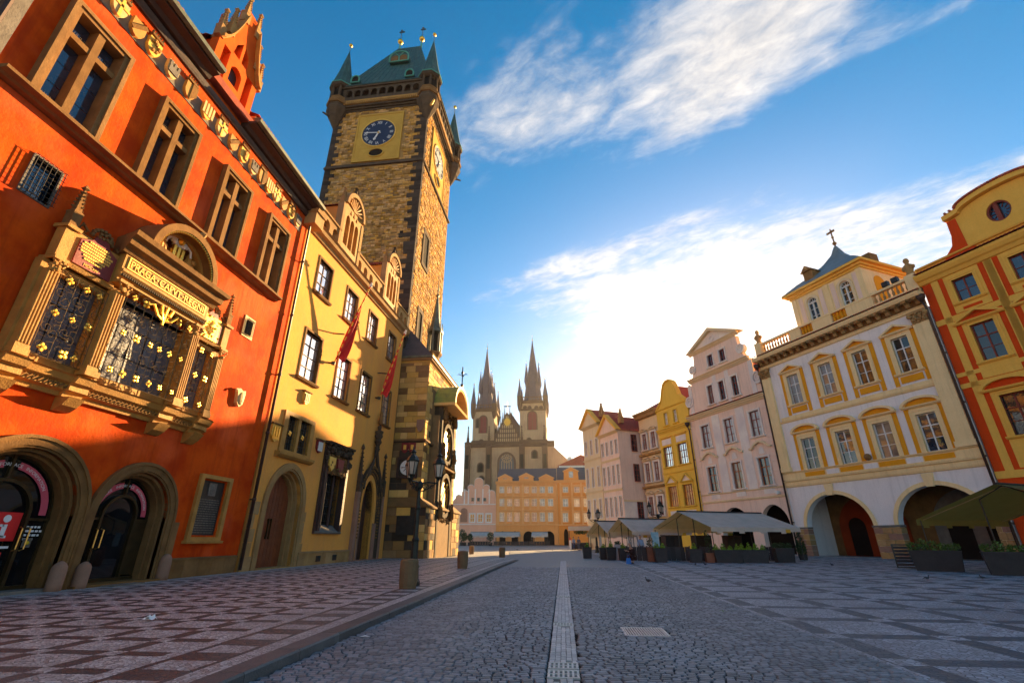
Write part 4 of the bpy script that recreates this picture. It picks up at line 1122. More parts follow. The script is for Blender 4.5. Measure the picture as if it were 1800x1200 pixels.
def clock_face(parent, loc, rz, dial_m, num_m, r=2.05, rim=None, hands=(6, 46)):
    o = link('clock_panel', B().prism(rect(-2.9, 2.9, -4.3, 3.2), -.14, .05).mesh('clock_panel', M['panel']), parent, loc, (0, 0, R(rz)))
    B().ring(rect(-2.9, 2.9, -4.3, 3.2), rect(-2.7, 2.7, -4.1, 3.0), -.2, -.1).ring(rect(-2.3, 2.3, -4.0, -2.25), rect(-2.25, 2.25, -3.95, -2.3), -.16, -.13).build('panel_moulding', M['panel'], o)
    cir = lambda q, n=40: [(q * math.cos(2 * math.pi * i / n), q * math.sin(2 * math.pi * i / n)) for i in range(n)]
    d = B().prism(cir(r), -.18, -.14).build('dial', dial_m, o)
    B().ring(cir(r + .12), cir(r), -.24, -.14).build('dial_rim', rim or M['goldpaint'], o)
    for i, s_ in enumerate(('XII', 'I', 'II', 'III', 'IIII', 'V', 'VI', 'VII', 'VIII', 'IX', 'X', 'XI')):
        a = math.pi / 2 - i * math.pi / 6
        me = text_mesh(s_, .62, num_m, .012)
        for v in me.vertices:
            x_, z_ = v.co.x * .8, v.co.z - .22
            if abs(v.co.y) < 1e9:
                ca, sa = math.cos(a - math.pi / 2), math.sin(a - math.pi / 2)
                v.co.x, v.co.z = x_ * ca - z_ * sa, x_ * sa + z_ * ca
        link('numeral', me, o, ((r - .42) * math.cos(a), -.195, (r - .42) * math.sin(a)))
    for L, w, ang in ((r * .62, .1, math.pi / 2 - (hands[0] + hands[1] / 60) * math.pi / 6), (r * .86, .06, math.pi / 2 - hands[1] * math.pi / 30)):
        ca, sa = math.cos(ang), math.sin(ang)
        pl = [(-.3, -w), (L * .75, -w), (L * .78, -w * 2.2), (L, 0), (L * .78, w * 2.2), (L * .75, w), (-.3, w)]
        B().prism([(x_ * ca - z_ * sa, x_ * sa + z_ * ca) for x_, z_ in pl], -.25, -.22).build('clock_hand', num_m, o)
    B().ball((0, -.22, 0), .14, 8, 5).build('hub', M['gold'], o)
    ov = [(.85 * math.cos(2 * math.pi * i / 24), -3.1 + .55 * math.sin(2 * math.pi * i / 24)) for i in range(24)]
    B().ring([(x_ * 1.2, -3.1 + (z_ + 3.1) * 1.25) for x_, z_ in ov], ov, -.26, -.1).build('oval_frame', M['panel'], o)
    B().prism(ov, -.16, -.13).build('oval_opening', M['darkin'], o)
clock_face(tw, (0, 5.75, 46.4), -90, M['dial'], M['white'])
clock_face(tw, (5.3, 0, 46.2), 0, M['dialpale'], M['bronze'])
for (a, b_, z0, z1) in ((2.35, 4.7, 29.2, 34.0), (2.6, 4.5, 18.8, 24.2)):
    w = B().ring(rect(a, b_, z0, z1), rect(a + .45, b_ - .45, z0 + .5, z1 - .5), -.12, .1).build('tower_window', M['darkstone'], tw)
    B().box(a + .45, b_ - .45, -.02, .0, z0 + .5, z1 - .5).build('dark_opening', M['darkin'], w)
for q, zz in ((2.4, 24.4), (1.35, 31.0)): B().box(-.1, .02, q, q + .35, zz, zz + .9).build('arrow_slit', M['darkin'], tw)

# gallery on corbels
g = B()
for k, (o_, z0, z1) in enumerate(((.12, 50.4, 50.7), (.28, 50.7, 50.95), (.5, 50.95, 51.25))): g.box(-o_, W + o_, -o_, D + o_, z0, z1)
gl = g.build('gallery_base', M['darkstone'], tw)
g = B()
for k in range(44):
    q = .3 + (D - .6) * k / 43; g.box(-.66, -.4, q - .07, q + .07, 51.25, 51.62)
    q = .3 + (W - .6) * k / 43; g.box(q - .07, q + .07, -.66, -.4, 51.25, 51.62)
g.build('corbels', M['goldstone'], tw)
B().box(-.66, W + .66, -.66, D + .66, 51.62, 51.85).build('gallery_floor', M['goldstone'], tw)
for i in range(10):
    q = .95 + (D - 1.9) * i / 9
    B().box(-.62, -.36, q - .13, q + .13, 51.85, 53.75).build('gallery_pillar', M['darkstone'], tw)
    q = .95 + (W - 1.9) * i / 9
    B().box(q - .13, q + .13, -.62, -.36, 51.85, 53.75).build('gallery_pillar', M['darkstone'], tw)
nA = 9
for vert, L in ((0, D), (1, W)):
    a0, w = .95, (L - 1.9) / 9
    hs_ = [arch(a0 + w * i + .14, a0 + w * (i + 1) - .14, 52.9, 53.2, 8) for i in range(9)]
    b = B().prism(rect(.5, L - .5, 52.95, 53.95), -.6, -.4, [[(x_, max(z_, 52.96)) for x_, z_ in h] for h in hs_])
    b.box(.5, L - .5, -.6, -.42, 51.85, 52.45)
    if not vert: b.v = [(y_, x_, z_) for x_, y_, z_ in b.v]
    b.build('gallery_arcade', M['darkstone'], tw)
B().box(.4, W - .4, .4, D - .4, 51.85, 54).build('gallery_core', M['darkin'], tw)
B().box(-.78, W + .78, -.78, D + .78, 53.95, 54.22).build('gallery_cornice', M['darkstone'], tw)
B().box(-.86, W + .86, -.86, D + .86, 54.22, 54.34).build('gallery_edge', M['copper'], tw)
# steep hipped roof
zr, zb = 69.6, 54.34; x_, y0_, y1_ = W / 2, D / 2 - 1.7, D / 2 + 1.7
e = .3
rf = B().add([(-e, -e, zb), (W + e, -e, zb), (W + e, D + e, zb), (-e, D + e, zb), (x_ - .25, y0_, zr), (x_ + .25, y0_, zr), (x_ + .25, y1_, zr), (x_ - .25, y1_, zr)],
             [(0, 1, 5, 4), (1, 2, 6, 5), (2, 3, 7, 6), (3, 0, 4, 7), (4, 5, 6, 7)]).build('roof', M['copper'], tw)
sm = B()
for k in range(15):
    t = k / 14
    for (p, q) in (((-e, -e + (D + 2 * e) * t, zb), (x_ - .25, y0_ + (y1_ - y0_) * t, zr)), ((-e + (W + 2 * e) * t, -e, zb), (x_, y0_, zr))):
        sm.tube([p, q], .05, 4)
sm.build('roof_seams', M['copper'], tw)
def eyebrow(y, z, w, h, m, tall=False):
    t = (z - zb) / (zr - zb); xs_ = -e + (x_ - .25 + e) * t - .1
    b = B().prism(arch(-w, w, 0, h * .45, 10, h * .55), -.35, 1.4).build('dormer', M['copper'], tw)
    b.location = (xs_, y, z); b.rotation_euler.z = R(-90)
    B().ring(offs(arch(-w, w, 0, h * .45, 10, h * .55), .07), offs(arch(-w, w, 0, h * .45, 10, h * .55), -.09), -.45, -.3).box(-w, w, -.44, -.33, -.06, .1).build('dormer_trim', m, b)
    if tall:
        for q in (-.62, .62):
            B().prism(arch(q - .52, q + .52, .12, h * .35, 8), -.38, -.352).build('dormer_opening', M['brownstone'], b)
        B().box(-.07, .07, -.44, -.34, .1, h * .5).tube([(-.0, -.4, h * .5), (-.55, -.4, h * .8)], .05, 5).tube([(0, -.4, h * .5), (.55, -.4, h * .8)], .05, 5).build('dormer_bars', m, b)
    else: B().prism(arch(-w + .1, w - .1, .1, h * .42, 8, h * .45), -.38, -.352).build('dormer_opening', M['darkin'], b)
eyebrow(5.6, 62.0, 1.35, 2.0, M['coppertrim'], True); eyebrow(9.9, 55.4, .55, 1.2, M['coppertrim']); eyebrow(2.7, 55.4, .55, 1.2, M['coppertrim'])
for y_ in (y0_, y1_):
    B().lathe([(.16, zr), (.1, zr + 1.4), (.05, zr + 1.6)], x_, y_, 8).build('finial_base', M['coppertrim'], tw)
    B().ball((x_, y_, zr + 1.95), .42, 12, 8).build('gilded_ball', M['gold'], tw, True)
    B().tube([(x_, y_, zr + 2.3), (x_, y_, zr + 4.3)], .05, 5).box(x_ - .04, x_ + .04, y_ - .5, y_ + .35, zr + 4.0, zr + 4.25).ball((x_, y_, zr + 4.5), .16, 6, 4).build('weather_vane', M['bronze'], tw)
# corner turrets with spires
for (cx_, cy_) in ((0, 0), (0, D), (W, 0), (W, D)):
    t = B().lathe([(.15, 47.9), (.5, 48.6), (.55, 48.75), (1.0, 49.6), (1.05, 49.8), (1.35, 50.5), (1.38, 50.8), (1.25, 51.0), (1.25, 51.4)], cx_, cy_, 8, math.pi / 8).build('turret', M['darkstone'], tw)
    B().lathe([(1.42, 51.4), (1.5, 51.7), (1.4, 51.9), (1.25, 51.95), (1.25, 52.5)], cx_, cy_, 8, math.pi / 8).build('turret_parapet', M['brownstone'], t)
    B().lathe([(.95, 52.5), (.95, 54.2)], cx_, cy_, 8, math.pi / 8).build('turret_core', M['darkin'], t)
    for q in range(8):
        a = math.pi / 8 + q * math.pi / 4; B().lathe([(.15, 52.5), (.12, 54.2)], cx_ + 1.16 * math.cos(a), cy_ + 1.16 * math.sin(a), 6).build('turret_column', M['darkstone'], t)
    B().lathe([(1.2, 54.15), (1.45, 54.3), (1.5, 54.65), (1.3, 54.7)], cx_, cy_, 8, math.pi / 8).build('turret_cornice', M['darkstone'], t)
    B().lathe([(1.5, 54.7), (1.42, 54.85), (.95, 57.0), (.12, 61.6), (.05, 61.9)], cx_, cy_, 8, math.pi / 8).build('spire', M['copper'], t)
    B().lathe([(1.56, 54.66), (1.56, 54.8), (1.4, 54.9)], cx_, cy_, 8, math.pi / 8).build('spire_trim', M['coppertrim'], t)
    B().tube([(cx_, cy_, 61.8), (cx_, cy_, 63.2)], .045, 5).build('spire_rod', M['copper'], t); B().ball((cx_, cy_, 63.3), .24, 10, 6).build('gilded_ball', M['gold'], t, True)
    sx_, sy_ = (-1 if cx_ == 0 else 1), (-1 if cy_ == 0 else 1)
    B().tube([(cx_ + sx_ * .35, cy_ + sy_ * .35, 49.5), (cx_ + sx_ * 1.2, cy_ + sy_ * 1.2, 49.7)], [.2, .1], 6).build('gargoyle', M['goldpaint'] if (cx_, cy_) == (0, 0) else M['darkstone'], t)

# ================================================================== chapel block with the astronomical clock
M['ash1'] = mat('gold_ashlar', (.74, .45, .13), .9, (.6, .34, .10), 1.5, .5, 16, vary=.22)
M['ash2'] = mat('brown_ashlar', (.30, .165, .065), .9, (.21, .115, .05), 1.5, .5, 16, vary=.3)
M['ash3'] = mat('sooty_ashlar', (.085, .06, .042), .9, (.055, .042, .033), 1.5, .5, 16, vary=.3)
ch = thing('clock_chapel', 'ashlar chapel block at the tower foot carrying the gilded astronomical clock under a green hood', 'chapel', (-14.4, 39.75, 0), 89)
CW = 11.6
B().box(0, CW, -2.68, .2, 4.0, 17.2).build('wall', M['ash2'], ch)
B().box(-.35, CW + .3, -3.4, .1, 0, 3.9).build('base', M['ash2'], ch)
def ashlar(u0, u1, z0, z1, place, hh=(.42, .62), ww=(.6, 1.3), wt=(.5, .35, .15), skip=()):
    z = z0
    while z < z1 - .05:
        h = min(r3.uniform(*hh), z1 - z); h = z1 - z if z1 - z - h < .2 else h; u = u0
        while u < u1 - .02:
            w = r3.uniform(*ww); c = min(u + w, u1); c = u1 if u1 - c < .3 else c
            if not any(s0 < (u + c) / 2 < s1 and t0 < z + h / 2 < t1 for s0, s1, t0, t1 in skip):
                p = r3.uniform(.025, .06); g = .012
                q = [(u + g, z + g), (c - g, z + g), (c - g, z + h - g), (u + g, z + h - g)]
                vs = [place(x, zz, -.02) for x, zz in q] + [place(x, zz, p * .6) for x, zz in q] + [place(x + (.02 if i in (0, 3) else -.02), zz + (.02 if i < 2 else -.02), p) for i, (x, zz) in enumerate(q)]
                b = B().add(vs, [(8, 9, 10, 11)] + [(s + i, s + (i + 1) % 4, s + 4 + (i + 1) % 4, s + 4 + i) for s in (0, 4) for i in range(4)])
                b.build('stone', r3.choices([M['ash1'], M['ash2'], M['ash3']], wt)[0], ch)
            u = c
        z += h
wf = lambda u, z, p: (-p, u, z)
sf = lambda u, z, p: (u, -2.68 - p, z)
ashlar(-2.68, .0, 4.7, 9.2, wf, wt=(.6, .3, .1), skip=[(-2.3, -.6, 6.2, 8.0)]); ashlar(-2.68, .0, 9.55, 16.6, wf, wt=(.75, .22, .03))  # upper courses mostly gold: the lit golden tone is put into the stone mix
ashlar(-3.4, .1, .7, 3.9, lambda u, z, p: (-.35 - p, u, z), (.45, .7), (.6, 1.4), (.15, .45, .4), [(-2.6, -1.0, 1.75, 3.3)])
ashlar(-3.45, .1, 0, .7, lambda u, z, p: (-.43 - p, u, z), (.68, .7), (.9, 1.6), (.1, .5, .4))
ashlar(-.35, 2.5, .0, 3.9, lambda u, z, p: (u, -3.4 - p, z), (.45, .75), (.6, 1.4), (.2, .45, .35)); ashlar(8.6, CW + .3, 0, 3.9, lambda u, z, p: (u, -3.4 - p, z), (.45, .75), (.6, 1.4), (.3, .45, .25))
ashlar(0, 1.7, 4.7, 16.6, sf, wt=(.75, .2, .05)); ashlar(9.3, CW, 4.7, 16.6, sf, wt=(.75, .2, .05)); ashlar(1.7, 9.3, 14.6, 16.6, sf, wt=(.75, .2, .05))
def band(o_, z0, z1, m, name): B().add(*[(lambda a: (a.v, a.f))(B().box(-o_, CW + o_, -2.68 - o_, .2, z0, z1))][0]).build(name, m, ch)
band(.14, 9.25, 9.36, M['darkstone'], 'string_course'); band(.24, 9.36, 9.5, M['ash2'], 'string_course')
B().add([(-.5, -3.55, 3.9), (CW + .4, -3.55, 3.9), (CW + .4, .1, 3.9), (-.5, .1, 3.9), (-.5, -3.55, 4.02), (CW + .4, -3.55, 4.02), (CW + .1, -2.66, 4.75), (.0, -2.66, 4.75), (.0, .1, 4.75), (-.5, .1, 4.02)],
        [(0, 1, 5, 4), (4, 5, 6, 7), (0, 4, 9, 3), (4, 7, 8, 9), (0, 3, 2, 1), (1, 2, 6, 5)]).build('weathered_ledge', M['ash2'], ch)
band(.1, 16.6, 16.8, M['ash1'], 'cornice_moulding'); band(.3, 16.8, 17.0, M['ash2'], 'cornice'); band(.42, 17.0, 17.2, M['gutter'], 'cornice_edge')
cr = B()
for k in range(36): cr.lathe([(.07, 17.2), (.1, 17.32), (.05, 17.45), (.09, 17.5), (.01, 17.6)], .0 + k * .33, -2.95, 5)
cr.build('cresting', M['goldpaint'], ch)
B().add([(-.35, -3.0, 17.2), (CW + .3, -3.0, 17.2), (CW + .3, .1, 17.2), (-.35, .1, 17.2), (1.6, .1, 20.9), (CW - 1.6, .1, 20.9)], [(0, 1, 5, 4), (0, 4, 3), (1, 2, 5), (0, 3, 2, 1)]).build('roof', M['slate'], ch)
# pinnacle turret on the roof
tx_, ty_ = 3.4, -2.0
pt = B().lathe([(.62, 17.2), (.62, 18.4), (.85, 18.7), (.88, 18.9)], tx_, ty_, 6).build('pinnacle_turret', M['ash2'], ch)
B().lathe([(.4, 18.9), (.4, 21.0)], tx_, ty_, 6).build('turret_core', M['darkin'], pt)
for q in range(6):
    a = q * math.pi / 3; B().box(-.09, .09, -.09, .09, 18.9, 21.1).xf(Matrix.Translation((tx_ + .68 * math.cos(a), ty_ + .68 * math.sin(a), 0))).build('turret_pier', M['gutter'], pt)
    pinnacle(tx_ + .72 * math.cos(a), ty_ + .72 * math.sin(a), 21.0, 1.3, M['gutter'], pt, .09)
B().lathe([(.84, 21.1), (.86, 21.3), (.62, 21.6), (.42, 22.6), (.24, 24.2), (.1, 25.3), (.2, 25.5), (.08, 25.7), (.02, 27.4)], tx_, ty_, 6).build('turret_spire', M['gutter'], pt)
# clock surround, dials, hood
cc_ = 5.4; M['gilt'] = mat('gilded_dial', (.85, .52, .06), .4, (.62, .34, .04), 1.8, .25, 14, metal=.55)
sr = B().box(cc_ - 2.6, cc_ + 2.6, -3.1, -2.6, .0, 14.3)
sr.build('clock_backing', M['darkstone'], ch)
for zc in (10.0, 5.25):
    cir = lambda q, n=32: [(cc_ + q * math.cos(2 * math.pi * i / n), zc + q * math.sin(2 * math.pi * i / n)) for i in range(n)]
    dl = B().prism(cir(1.62), -3.22, -3.1).build('astronomical_dial' if zc > 8 else 'calendar_dial', M['gilt'], ch)
    B().ring(cir(2.0), cir(1.62), -3.5, -3.1).build('dial_frame', M['darkstone'], dl); B().ring(cir(1.66), cir(1.52), -3.3, -3.2).build('dial_ring', M['gold'], dl)
    B().ring(cir(1.2), cir(1.1), -3.26, -3.2).build('dial_ring', M['dial'], dl)
    for k in range(24):
        a = 2 * math.pi * k / 24; B().box(cc_ + 1.36 * math.cos(a) - .05, cc_ + 1.36 * math.cos(a) + .05, -3.25, -3.2, zc + 1.36 * math.sin(a) - .08, zc + 1.36 * math.sin(a) + .08).build('dial_mark', M['dial'] if zc > 8 else M['rose'], dl)
    B().tube([(cc_ - .9, -3.32, zc - .8), (cc_ + .8, -3.32, zc + 1.0)], .05, 5).ball((cc_ + .8, -3.32, zc + 1.0), .16, 8, 5).build('dial_pointer', M['gold'], dl)
for s_ in (-1, 1):
    for k in range(2):
        B().box(cc_ + s_ * (2.35 + .5 * k) - .2, cc_ + s_ * (2.35 + .5 * k) + .2, -3.45 + .15 * k, -2.6, .0, 13.2 - k).build('clock_buttress', M['darkstone'] if k == 0 else M['ash2'], ch)
    pinnacle(cc_ + s_ * 2.35, -3.3, 13.0, 1.6, M['darkstone'], ch, .16)
    for zz in (7.0, 8.4, 12.0, 3.2):
        b = B().lathe([(.2, zz), (.24, zz + .3), (.2, zz + .8), (.13, zz + 1.05), (.16, zz + 1.2), (.12, zz + 1.4), (.02, zz + 1.48)], cc_ + s_ * 2.1, -3.62, 8)
        for k in range(6): b.ball((cc_ + s_ * 2.1 + rnd.uniform(-.2, .2), -3.65, zz + rnd.uniform(.1, 1)), .1, 5, 3)
        b.build('statue', M['brownstone'] if zz != 7.0 else M['goldstone'], ch)
cv = B()
for k in range(150):
    cv.ball((cc_ + rnd.uniform(-2.4, 2.4), -3.2 - rnd.uniform(0, .3), rnd.choice((rnd.uniform(7.1, 8.2), rnd.uniform(11.7, 13.6), rnd.uniform(2.9, 3.5)))), rnd.uniform(.07, .17), 5, 3)
cv.build('clock_carving', M['brownstone'], ch)
B().mould(cc_ - 2.5, cc_ + 2.5, [(2.9, 7.4), (3.75, 7.5), (3.8, 7.65), (2.9, 7.75)]).build('clock_ledge', M['ash2'], ch)
B().prism(arch(cc_ - 1.0, cc_ + 1.0, .1, 1.9, 10, 1.1, True), -3.14, -3.09).build('clock_doorway', M['goldstone'], ch)
hd = [(cc_ + 3.0 * math.cos(math.pi * i / 14), 13.4 + 2.25 * math.sin(math.pi * i / 14)) for i in range(15)]
hi = [(cc_ + 2.75 * math.cos(math.pi * i / 14), 13.4 + 2.0 * math.sin(math.pi * i / 14)) for i in range(15)]
M['verdi'] = mat('mossy_copper', (.30, .34, .06), .7, (.18, .2, .06), 1.6, .3, 14, streak=.4, dirt=(.08, .07, .03))
hoo = B().ring(hd, hi, -4.75, -2.6, False).build('clock_hood', M['verdi'], ch)
B().ring(hi, [(cc_ + 2.5 * math.cos(math.pi * i / 14), 13.4 + 1.78 * math.sin(math.pi * i / 14)) for i in range(15)], -4.7, -2.6, False).build('hood_lining', M['ash1'], hoo)
B().prism([(q, r) for q, r in hi], -3.0, -2.65).build('hood_back', M['ash1'], hoo)
B().mould(cc_ - 3.05, cc_ + 3.05, [(2.6, 13.15), (4.7, 13.15), (4.78, 13.3), (4.7, 13.42), (2.6, 13.42)]).build('hood_beam', M['ash1'], hoo)
sm = B()
for k in range(6): sm.ring([(q, r + .04) for q, r in hd], hd, -4.75 + k * .42, -4.69 + k * .42, False)
sm.build('hood_seams', M['verdi'], hoo)
fi = B().tube([(cc_, -4.6, 15.6), (cc_, -4.6, 18.0)], .06, 6).ball((cc_, -4.6, 16.0), .18, 6, 4).ball((cc_, -4.6, 17.4), .14, 6, 4)
for a in range(4): fi.tube([(cc_, -4.6, 17.0), (cc_ + .4 * math.cos(a * 1.57), -4.6 + .4 * math.sin(a * 1.57), 17.25), (cc_ + .5 * math.cos(a * 1.57), -4.6 + .5 * math.sin(a * 1.57), 17.1)], .04, 4)
fi.build('hood_finial', M['iron'], hoo)
# side fittings on the west face
wc = link('side_clock', B().ring(rect(-.88, .88, -.88, .88), rect(-.7, .7, -.7, .7), -.2, .0).mesh('side_clock', M['darkwood']), ch, (-.06, -1.45, 7.1), (0, 0, R(-90)))
B().prism(rect(-.72, .72, -.72, .72), -.08, -.02).build('clock_plate', M['ash3'], wc)
B().prism([(.62 * math.cos(2 * math.pi * i / 28), .62 * math.sin(2 * math.pi * i / 28)) for i in range(28)], -.12, -.08).build('clock_disc', M['white'], wc)
for i, s_ in enumerate(('XII', 'III', 'VI', 'IX')):
    a = math.pi / 2 - i * math.pi / 2; link('numeral', text_mesh(s_, .2, M['rose'], .004), wc, (.45 * math.cos(a), -.128, .45 * math.sin(a) - .07))
B().tube([(0, -.14, 0), (-.28, -.14, -.3)], .025, 4).tube([(0, -.14, 0), (-.45, -.14, .02)], .02, 4).build('clock_hands', M['iron'], wc)
B().box(-.5, -.38, -2.55, -1.05, 1.8, 3.25).build('bronze_plaque', M['bronzeplate'], ch)
for q in (-1.1, -1.75): 
    s = B().prism([(-.3, 9.2), (-.3, 8.7), (-.15, 8.4), (0, 8.3), (.15, 8.4), (.3, 8.7), (.3, 9.2)], -.12, 0).build('wall_shield', M['rose'], ch); s.location = (-.06, q, 0); s.rotation_euler.z = R(-90)
    B().box(-.12, .12, -.16, -.12, 8.6, 9.0).build('charge', M['goldpaint'], s)
s = B().prism([(-.32, 11.2), (-.32, 10.6), (-.15, 10.2), (0, 10.1), (.15, 10.2), (.32, 10.6), (.32, 11.2)], -.12, 0).build('wall_shield', M['pinkstone'], ch); s.location = (-.06, -2.3, 0); s.rotation_euler.z = R(-90)

# ================================================================== far side of the square
def FY(px_, py_, Y):
    """where the sight line through a pixel of the 1800x1200 photograph meets the upright plane Y"""
    th, yw = R(22.94), R(5.77)
    fw0 = Vector((-math.sin(yw), math.cos(yw), 0)); rt = Vector((math.cos(yw), math.sin(yw), 0)); zz = Vector((0, 0, 1))
    fw = fw0 * math.cos(th) + zz * math.sin(th); up = zz * math.cos(th) - fw0 * math.sin(th)
    d = fw * 820 + rt * (px_ - 900) - up * (py_ - 600)
    d *= Y / d.y
    return d.x, d.z + 1.5
M['pinkfar'] = mat('salmon_stucco', (.76, .45, .31), .9, (.68, .38, .26), .3, .2, 6, streak=.2)
M['orangefar'] = mat('apricot_stucco', (.78, .37, .12), .9, (.70, .31, .1), .3, .2, 6, streak=.2)
M['orangedk'] = mat('orange_stucco', (.74, .30, .065), .9, (.66, .25, .055), .3, .2, 6, streak=.2)
M['trimor'] = mat('apricot_trim', (.80, .44, .18), .85, (.72, .37, .14), .8, .2, 9)
M['whitetrim'] = mat('white_trim', (.82, .78, .74), .8, (.64, .6, .56), 1.2, .15, 12)
M['church'] = mat('church_stone', (.58, .41, .24), .95, (.44, .29, .17), .25, .3, 2.5, streak=.35, dirt=(.16, .11, .08))
M['churchdk'] = mat('church_dark_stone', (.20, .115, .065), .95, (.12, .07, .045), .4, .3, 3)
M['churchslate'] = mat('church_slate', (.14, .105, .12), .8, (.10, .08, .095), .6, .3, 6)
M['glassfar'] = glassmat('far_glass', (.22, .20, .19), 1.9, .08)
M['glasswarm'] = glassmat('lit_tint_glass', (.35, .16, .02), 1.6, .1)  # amber tint puts the look of lit panes into the glass colour

def gable_house(name, label, Y, px0, px1, m, outline_px, depth=10):
    x0, _ = FY(px0, 957, Y); x1, _ = FY(px1, 957, Y)
    return thing(name, label, 'house', ((x0 + x1) / 2, Y, 0)), x0, x1
YF = 138.
bell = thing('gabled_pink_house', 'small salmon house with white scalloped gable across the far side of the square', 'house', (-24.2, YF, 0))
def L(px_, py_, ox, Y=YF): a, z = FY(px_, py_, Y); return a - ox, z
ox = -24.2
gp = [L(872, 957, ox), L(872, 886, ox)]
for a, zt, w in ((864, 862, 7), (855, 852, 6), (842, 840, 8), (828, 852, 6), (818, 862, 6), (807, 870, 6)):
    xc_, zc_ = L(a, zt, ox); ww = w * .155
    gp += [(xc_ + ww * math.cos(t), zc_ - ww * .8 + ww * .8 * math.sin(t)) for t in [math.pi * i / 6 for i in range(7)]]
gp += [(-7.5, L(800, 886, ox)[1]), (-7.5, 0)]
gp = [(x_, max(0.0, z_)) for x_, z_ in gp]
wins = [(L(a - 4.2, 917, ox), L(a + 4.2, 903, ox)) for a in (830, 844, 859)]
sml = [(L(a - 2.6, 880.5, ox), L(a + 2.6, 874.5, ox)) for a in (831, 841, 852)]
arcs = [arch(L(a - w, 957, ox)[0], L(a + w, 957, ox)[0], 0.02, L(a, 943, ox)[1], 10, 1.3, True) for a, w in ((832, 9), (855, 6.5), (808, 6))]
hs_ = [rect(p[0], q[0], p[1], q[1]) for p, q in wins + sml] + arcs
gp = [gp[-1]] + gp[:-1]
B().prism(gp, 0, .5, hs_).build('wall', M['pinkfar'], bell)
B().box(-7.4, 5.5, .5, 10, 0, 10.4).build('rear_wall', M['pinkfar'], bell)
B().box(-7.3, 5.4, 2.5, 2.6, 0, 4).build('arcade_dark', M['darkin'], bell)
B().prism([(-7.5, 10.4), (5.6, 10.4), (-.5, 16.0)], .55, 10).build('roof', M['tile'], bell)
B().ring([(x_ , z_ + .18) for x_, z_ in gp[2:-1]], gp[2:-1], -.2, .3, False).build('gable_coping', M['whitetrim'], bell)
for a in (816, 823, 835, 848.5, 860): x_, z_ = L(a, 886, ox); B().box(x_ - .16, x_ + .16, -.14, 0, z_, L(a, 859, ox)[1]).build('gable_strip', M['whitetrim'], bell)
for a in (887, 922): z_ = L(840, a, ox)[1]; B().mould(-7.5, 5.7, [(-.01, z_), (.2, z_ + .05), (.22, z_ + .25), (-.01, z_ + .3)]).build('string_course', M['whitetrim'], bell)
for k, (p, q) in enumerate(wins + sml):
    w = window(bell, p[0], q[0], p[1], q[1], .2, M['whitetrim'] if k < 3 else M['darkwood'], M['glasswarm'] if k < 3 else M['glass'], 2, 2 if k < 3 else 1, .12, .08)
    if k < 3: B().ring(rect(p[0] - .3, q[0] + .3, p[1] - .25, q[1] + .3), rect(p[0], q[0], p[1], q[1]), -.1, .1).build('window_surround', M['whitetrim'], w)
n0, n1 = L(809, 917, ox), L(822, 893, ox)
B().prism(arch(n0[0], n1[0], n0[1], n1[1] - .8, 8, .9, True), -.12, 0).build('painted_niche', M['pinkstone'], bell)

def far_block(name, label, px0, px1, cols, rows, pyc, m, archs, peds, Y=YF, attic=None, depth=12, mt=None):
    x0, x1 = FY(px0, 957, Y)[0], FY(px1, 957, Y)[0]; ox = (x0 + x1) / 2; zc = FY((px0 + px1) / 2, pyc, Y)[1]
    t = thing(name, label, 'house', (ox, Y, 0)); x0 -= ox; x1 -= ox; mt = mt or M['trimor']
    wr = []
    for c in cols:
        for (a, b_) in rows:
            p, q = L(c - 4.3, b_, ox, Y), L(c + 4.3, a, ox, Y); wr.append((p[0], q[0], p[1], q[1]))
    ah = [arch(L(c - w, 957, ox, Y)[0], L(c + w, 957, ox, Y)[0], .02, L(c, h, ox, Y)[1], 10, 1.6, True) for c, w, h in archs]
    B().prism(rect(x0, x1, 0, zc), 0, .5, [rect(*w) for w in wr] + ah).build('wall', m, t)
    B().box(x0 + .02, x1 - .02, .5, depth, 0, zc).build('rear_wall', m, t)
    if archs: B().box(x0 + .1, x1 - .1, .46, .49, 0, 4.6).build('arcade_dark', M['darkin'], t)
    for w in wr:
        o = window(t, *w, .25, M['whitetrim'], M['glassfar'], 2, 2, .1, .07)
        B().ring(rect(w[0] - .28, w[1] + .28, w[2] - .1, w[3] + .28), rect(*w), -.1, .05).mould(w[0] - .35, w[1] + .35, [(0, w[3] + .35), (.3, w[3] + .4), (.32, w[3] + .5), (0, w[3] + .62)]).build('window_surround', mt, o)
    B().mould(x0 - .2, x1 + .2, cornice(.7, .8, zc - .6)).build('cornice', mt, t)
    z1 = FY((px0 + px1) / 2, 923, Y)[1]
    B().mould(x0, x1, [(-.01, z1), (.22, z1), (.25, z1 + .2), (-.01, z1 + .3)]).build('string_course', mt, t)
    for c in cols:
        for s_ in (-7,):
            a = L(c + s_, 900, ox, Y)[0]
            if x0 < a < x1: B().box(a - .25, a + .25, -.09, 0, z1 + .3, zc - .6).build('pilaster', mt, t)
    for c, ph in peds:
        a, z_ = L(c, ph, ox, Y)
        p = B().prism([(a - 2.1, zc + .2), (a + 2.1, zc + .2), (a + 2.0, z_ - .8), (a, z_), (a - 2.0, z_ - .8)], -.1, 1.5).build('attic_gable', m, t)
        B().box(a - .6, a + .6, -.2, -.1, zc + .8, z_ - 1.0).build('attic_window', M['glassfar'], p)
        B().ring([(a + 2.3, z_ - .85), (a, z_ + .25), (a - 2.3, z_ - .85)], [(a + 2.1, z_ - .95), (a, z_ - .05), (a - 2.1, z_ - .95)], -.3, 1.5, False).build('gable_coping', mt, p)
    B().prism([(0, 0), (depth, 0), (depth / 2, 4.2)], x0, x1).xf(Matrix(((0, 1, 0, 0), (1, 0, 0, 0), (0, 0, 1, zc + .2), (0, 0, 0, 1)))).build('roof', M['slate'], t)
    return t
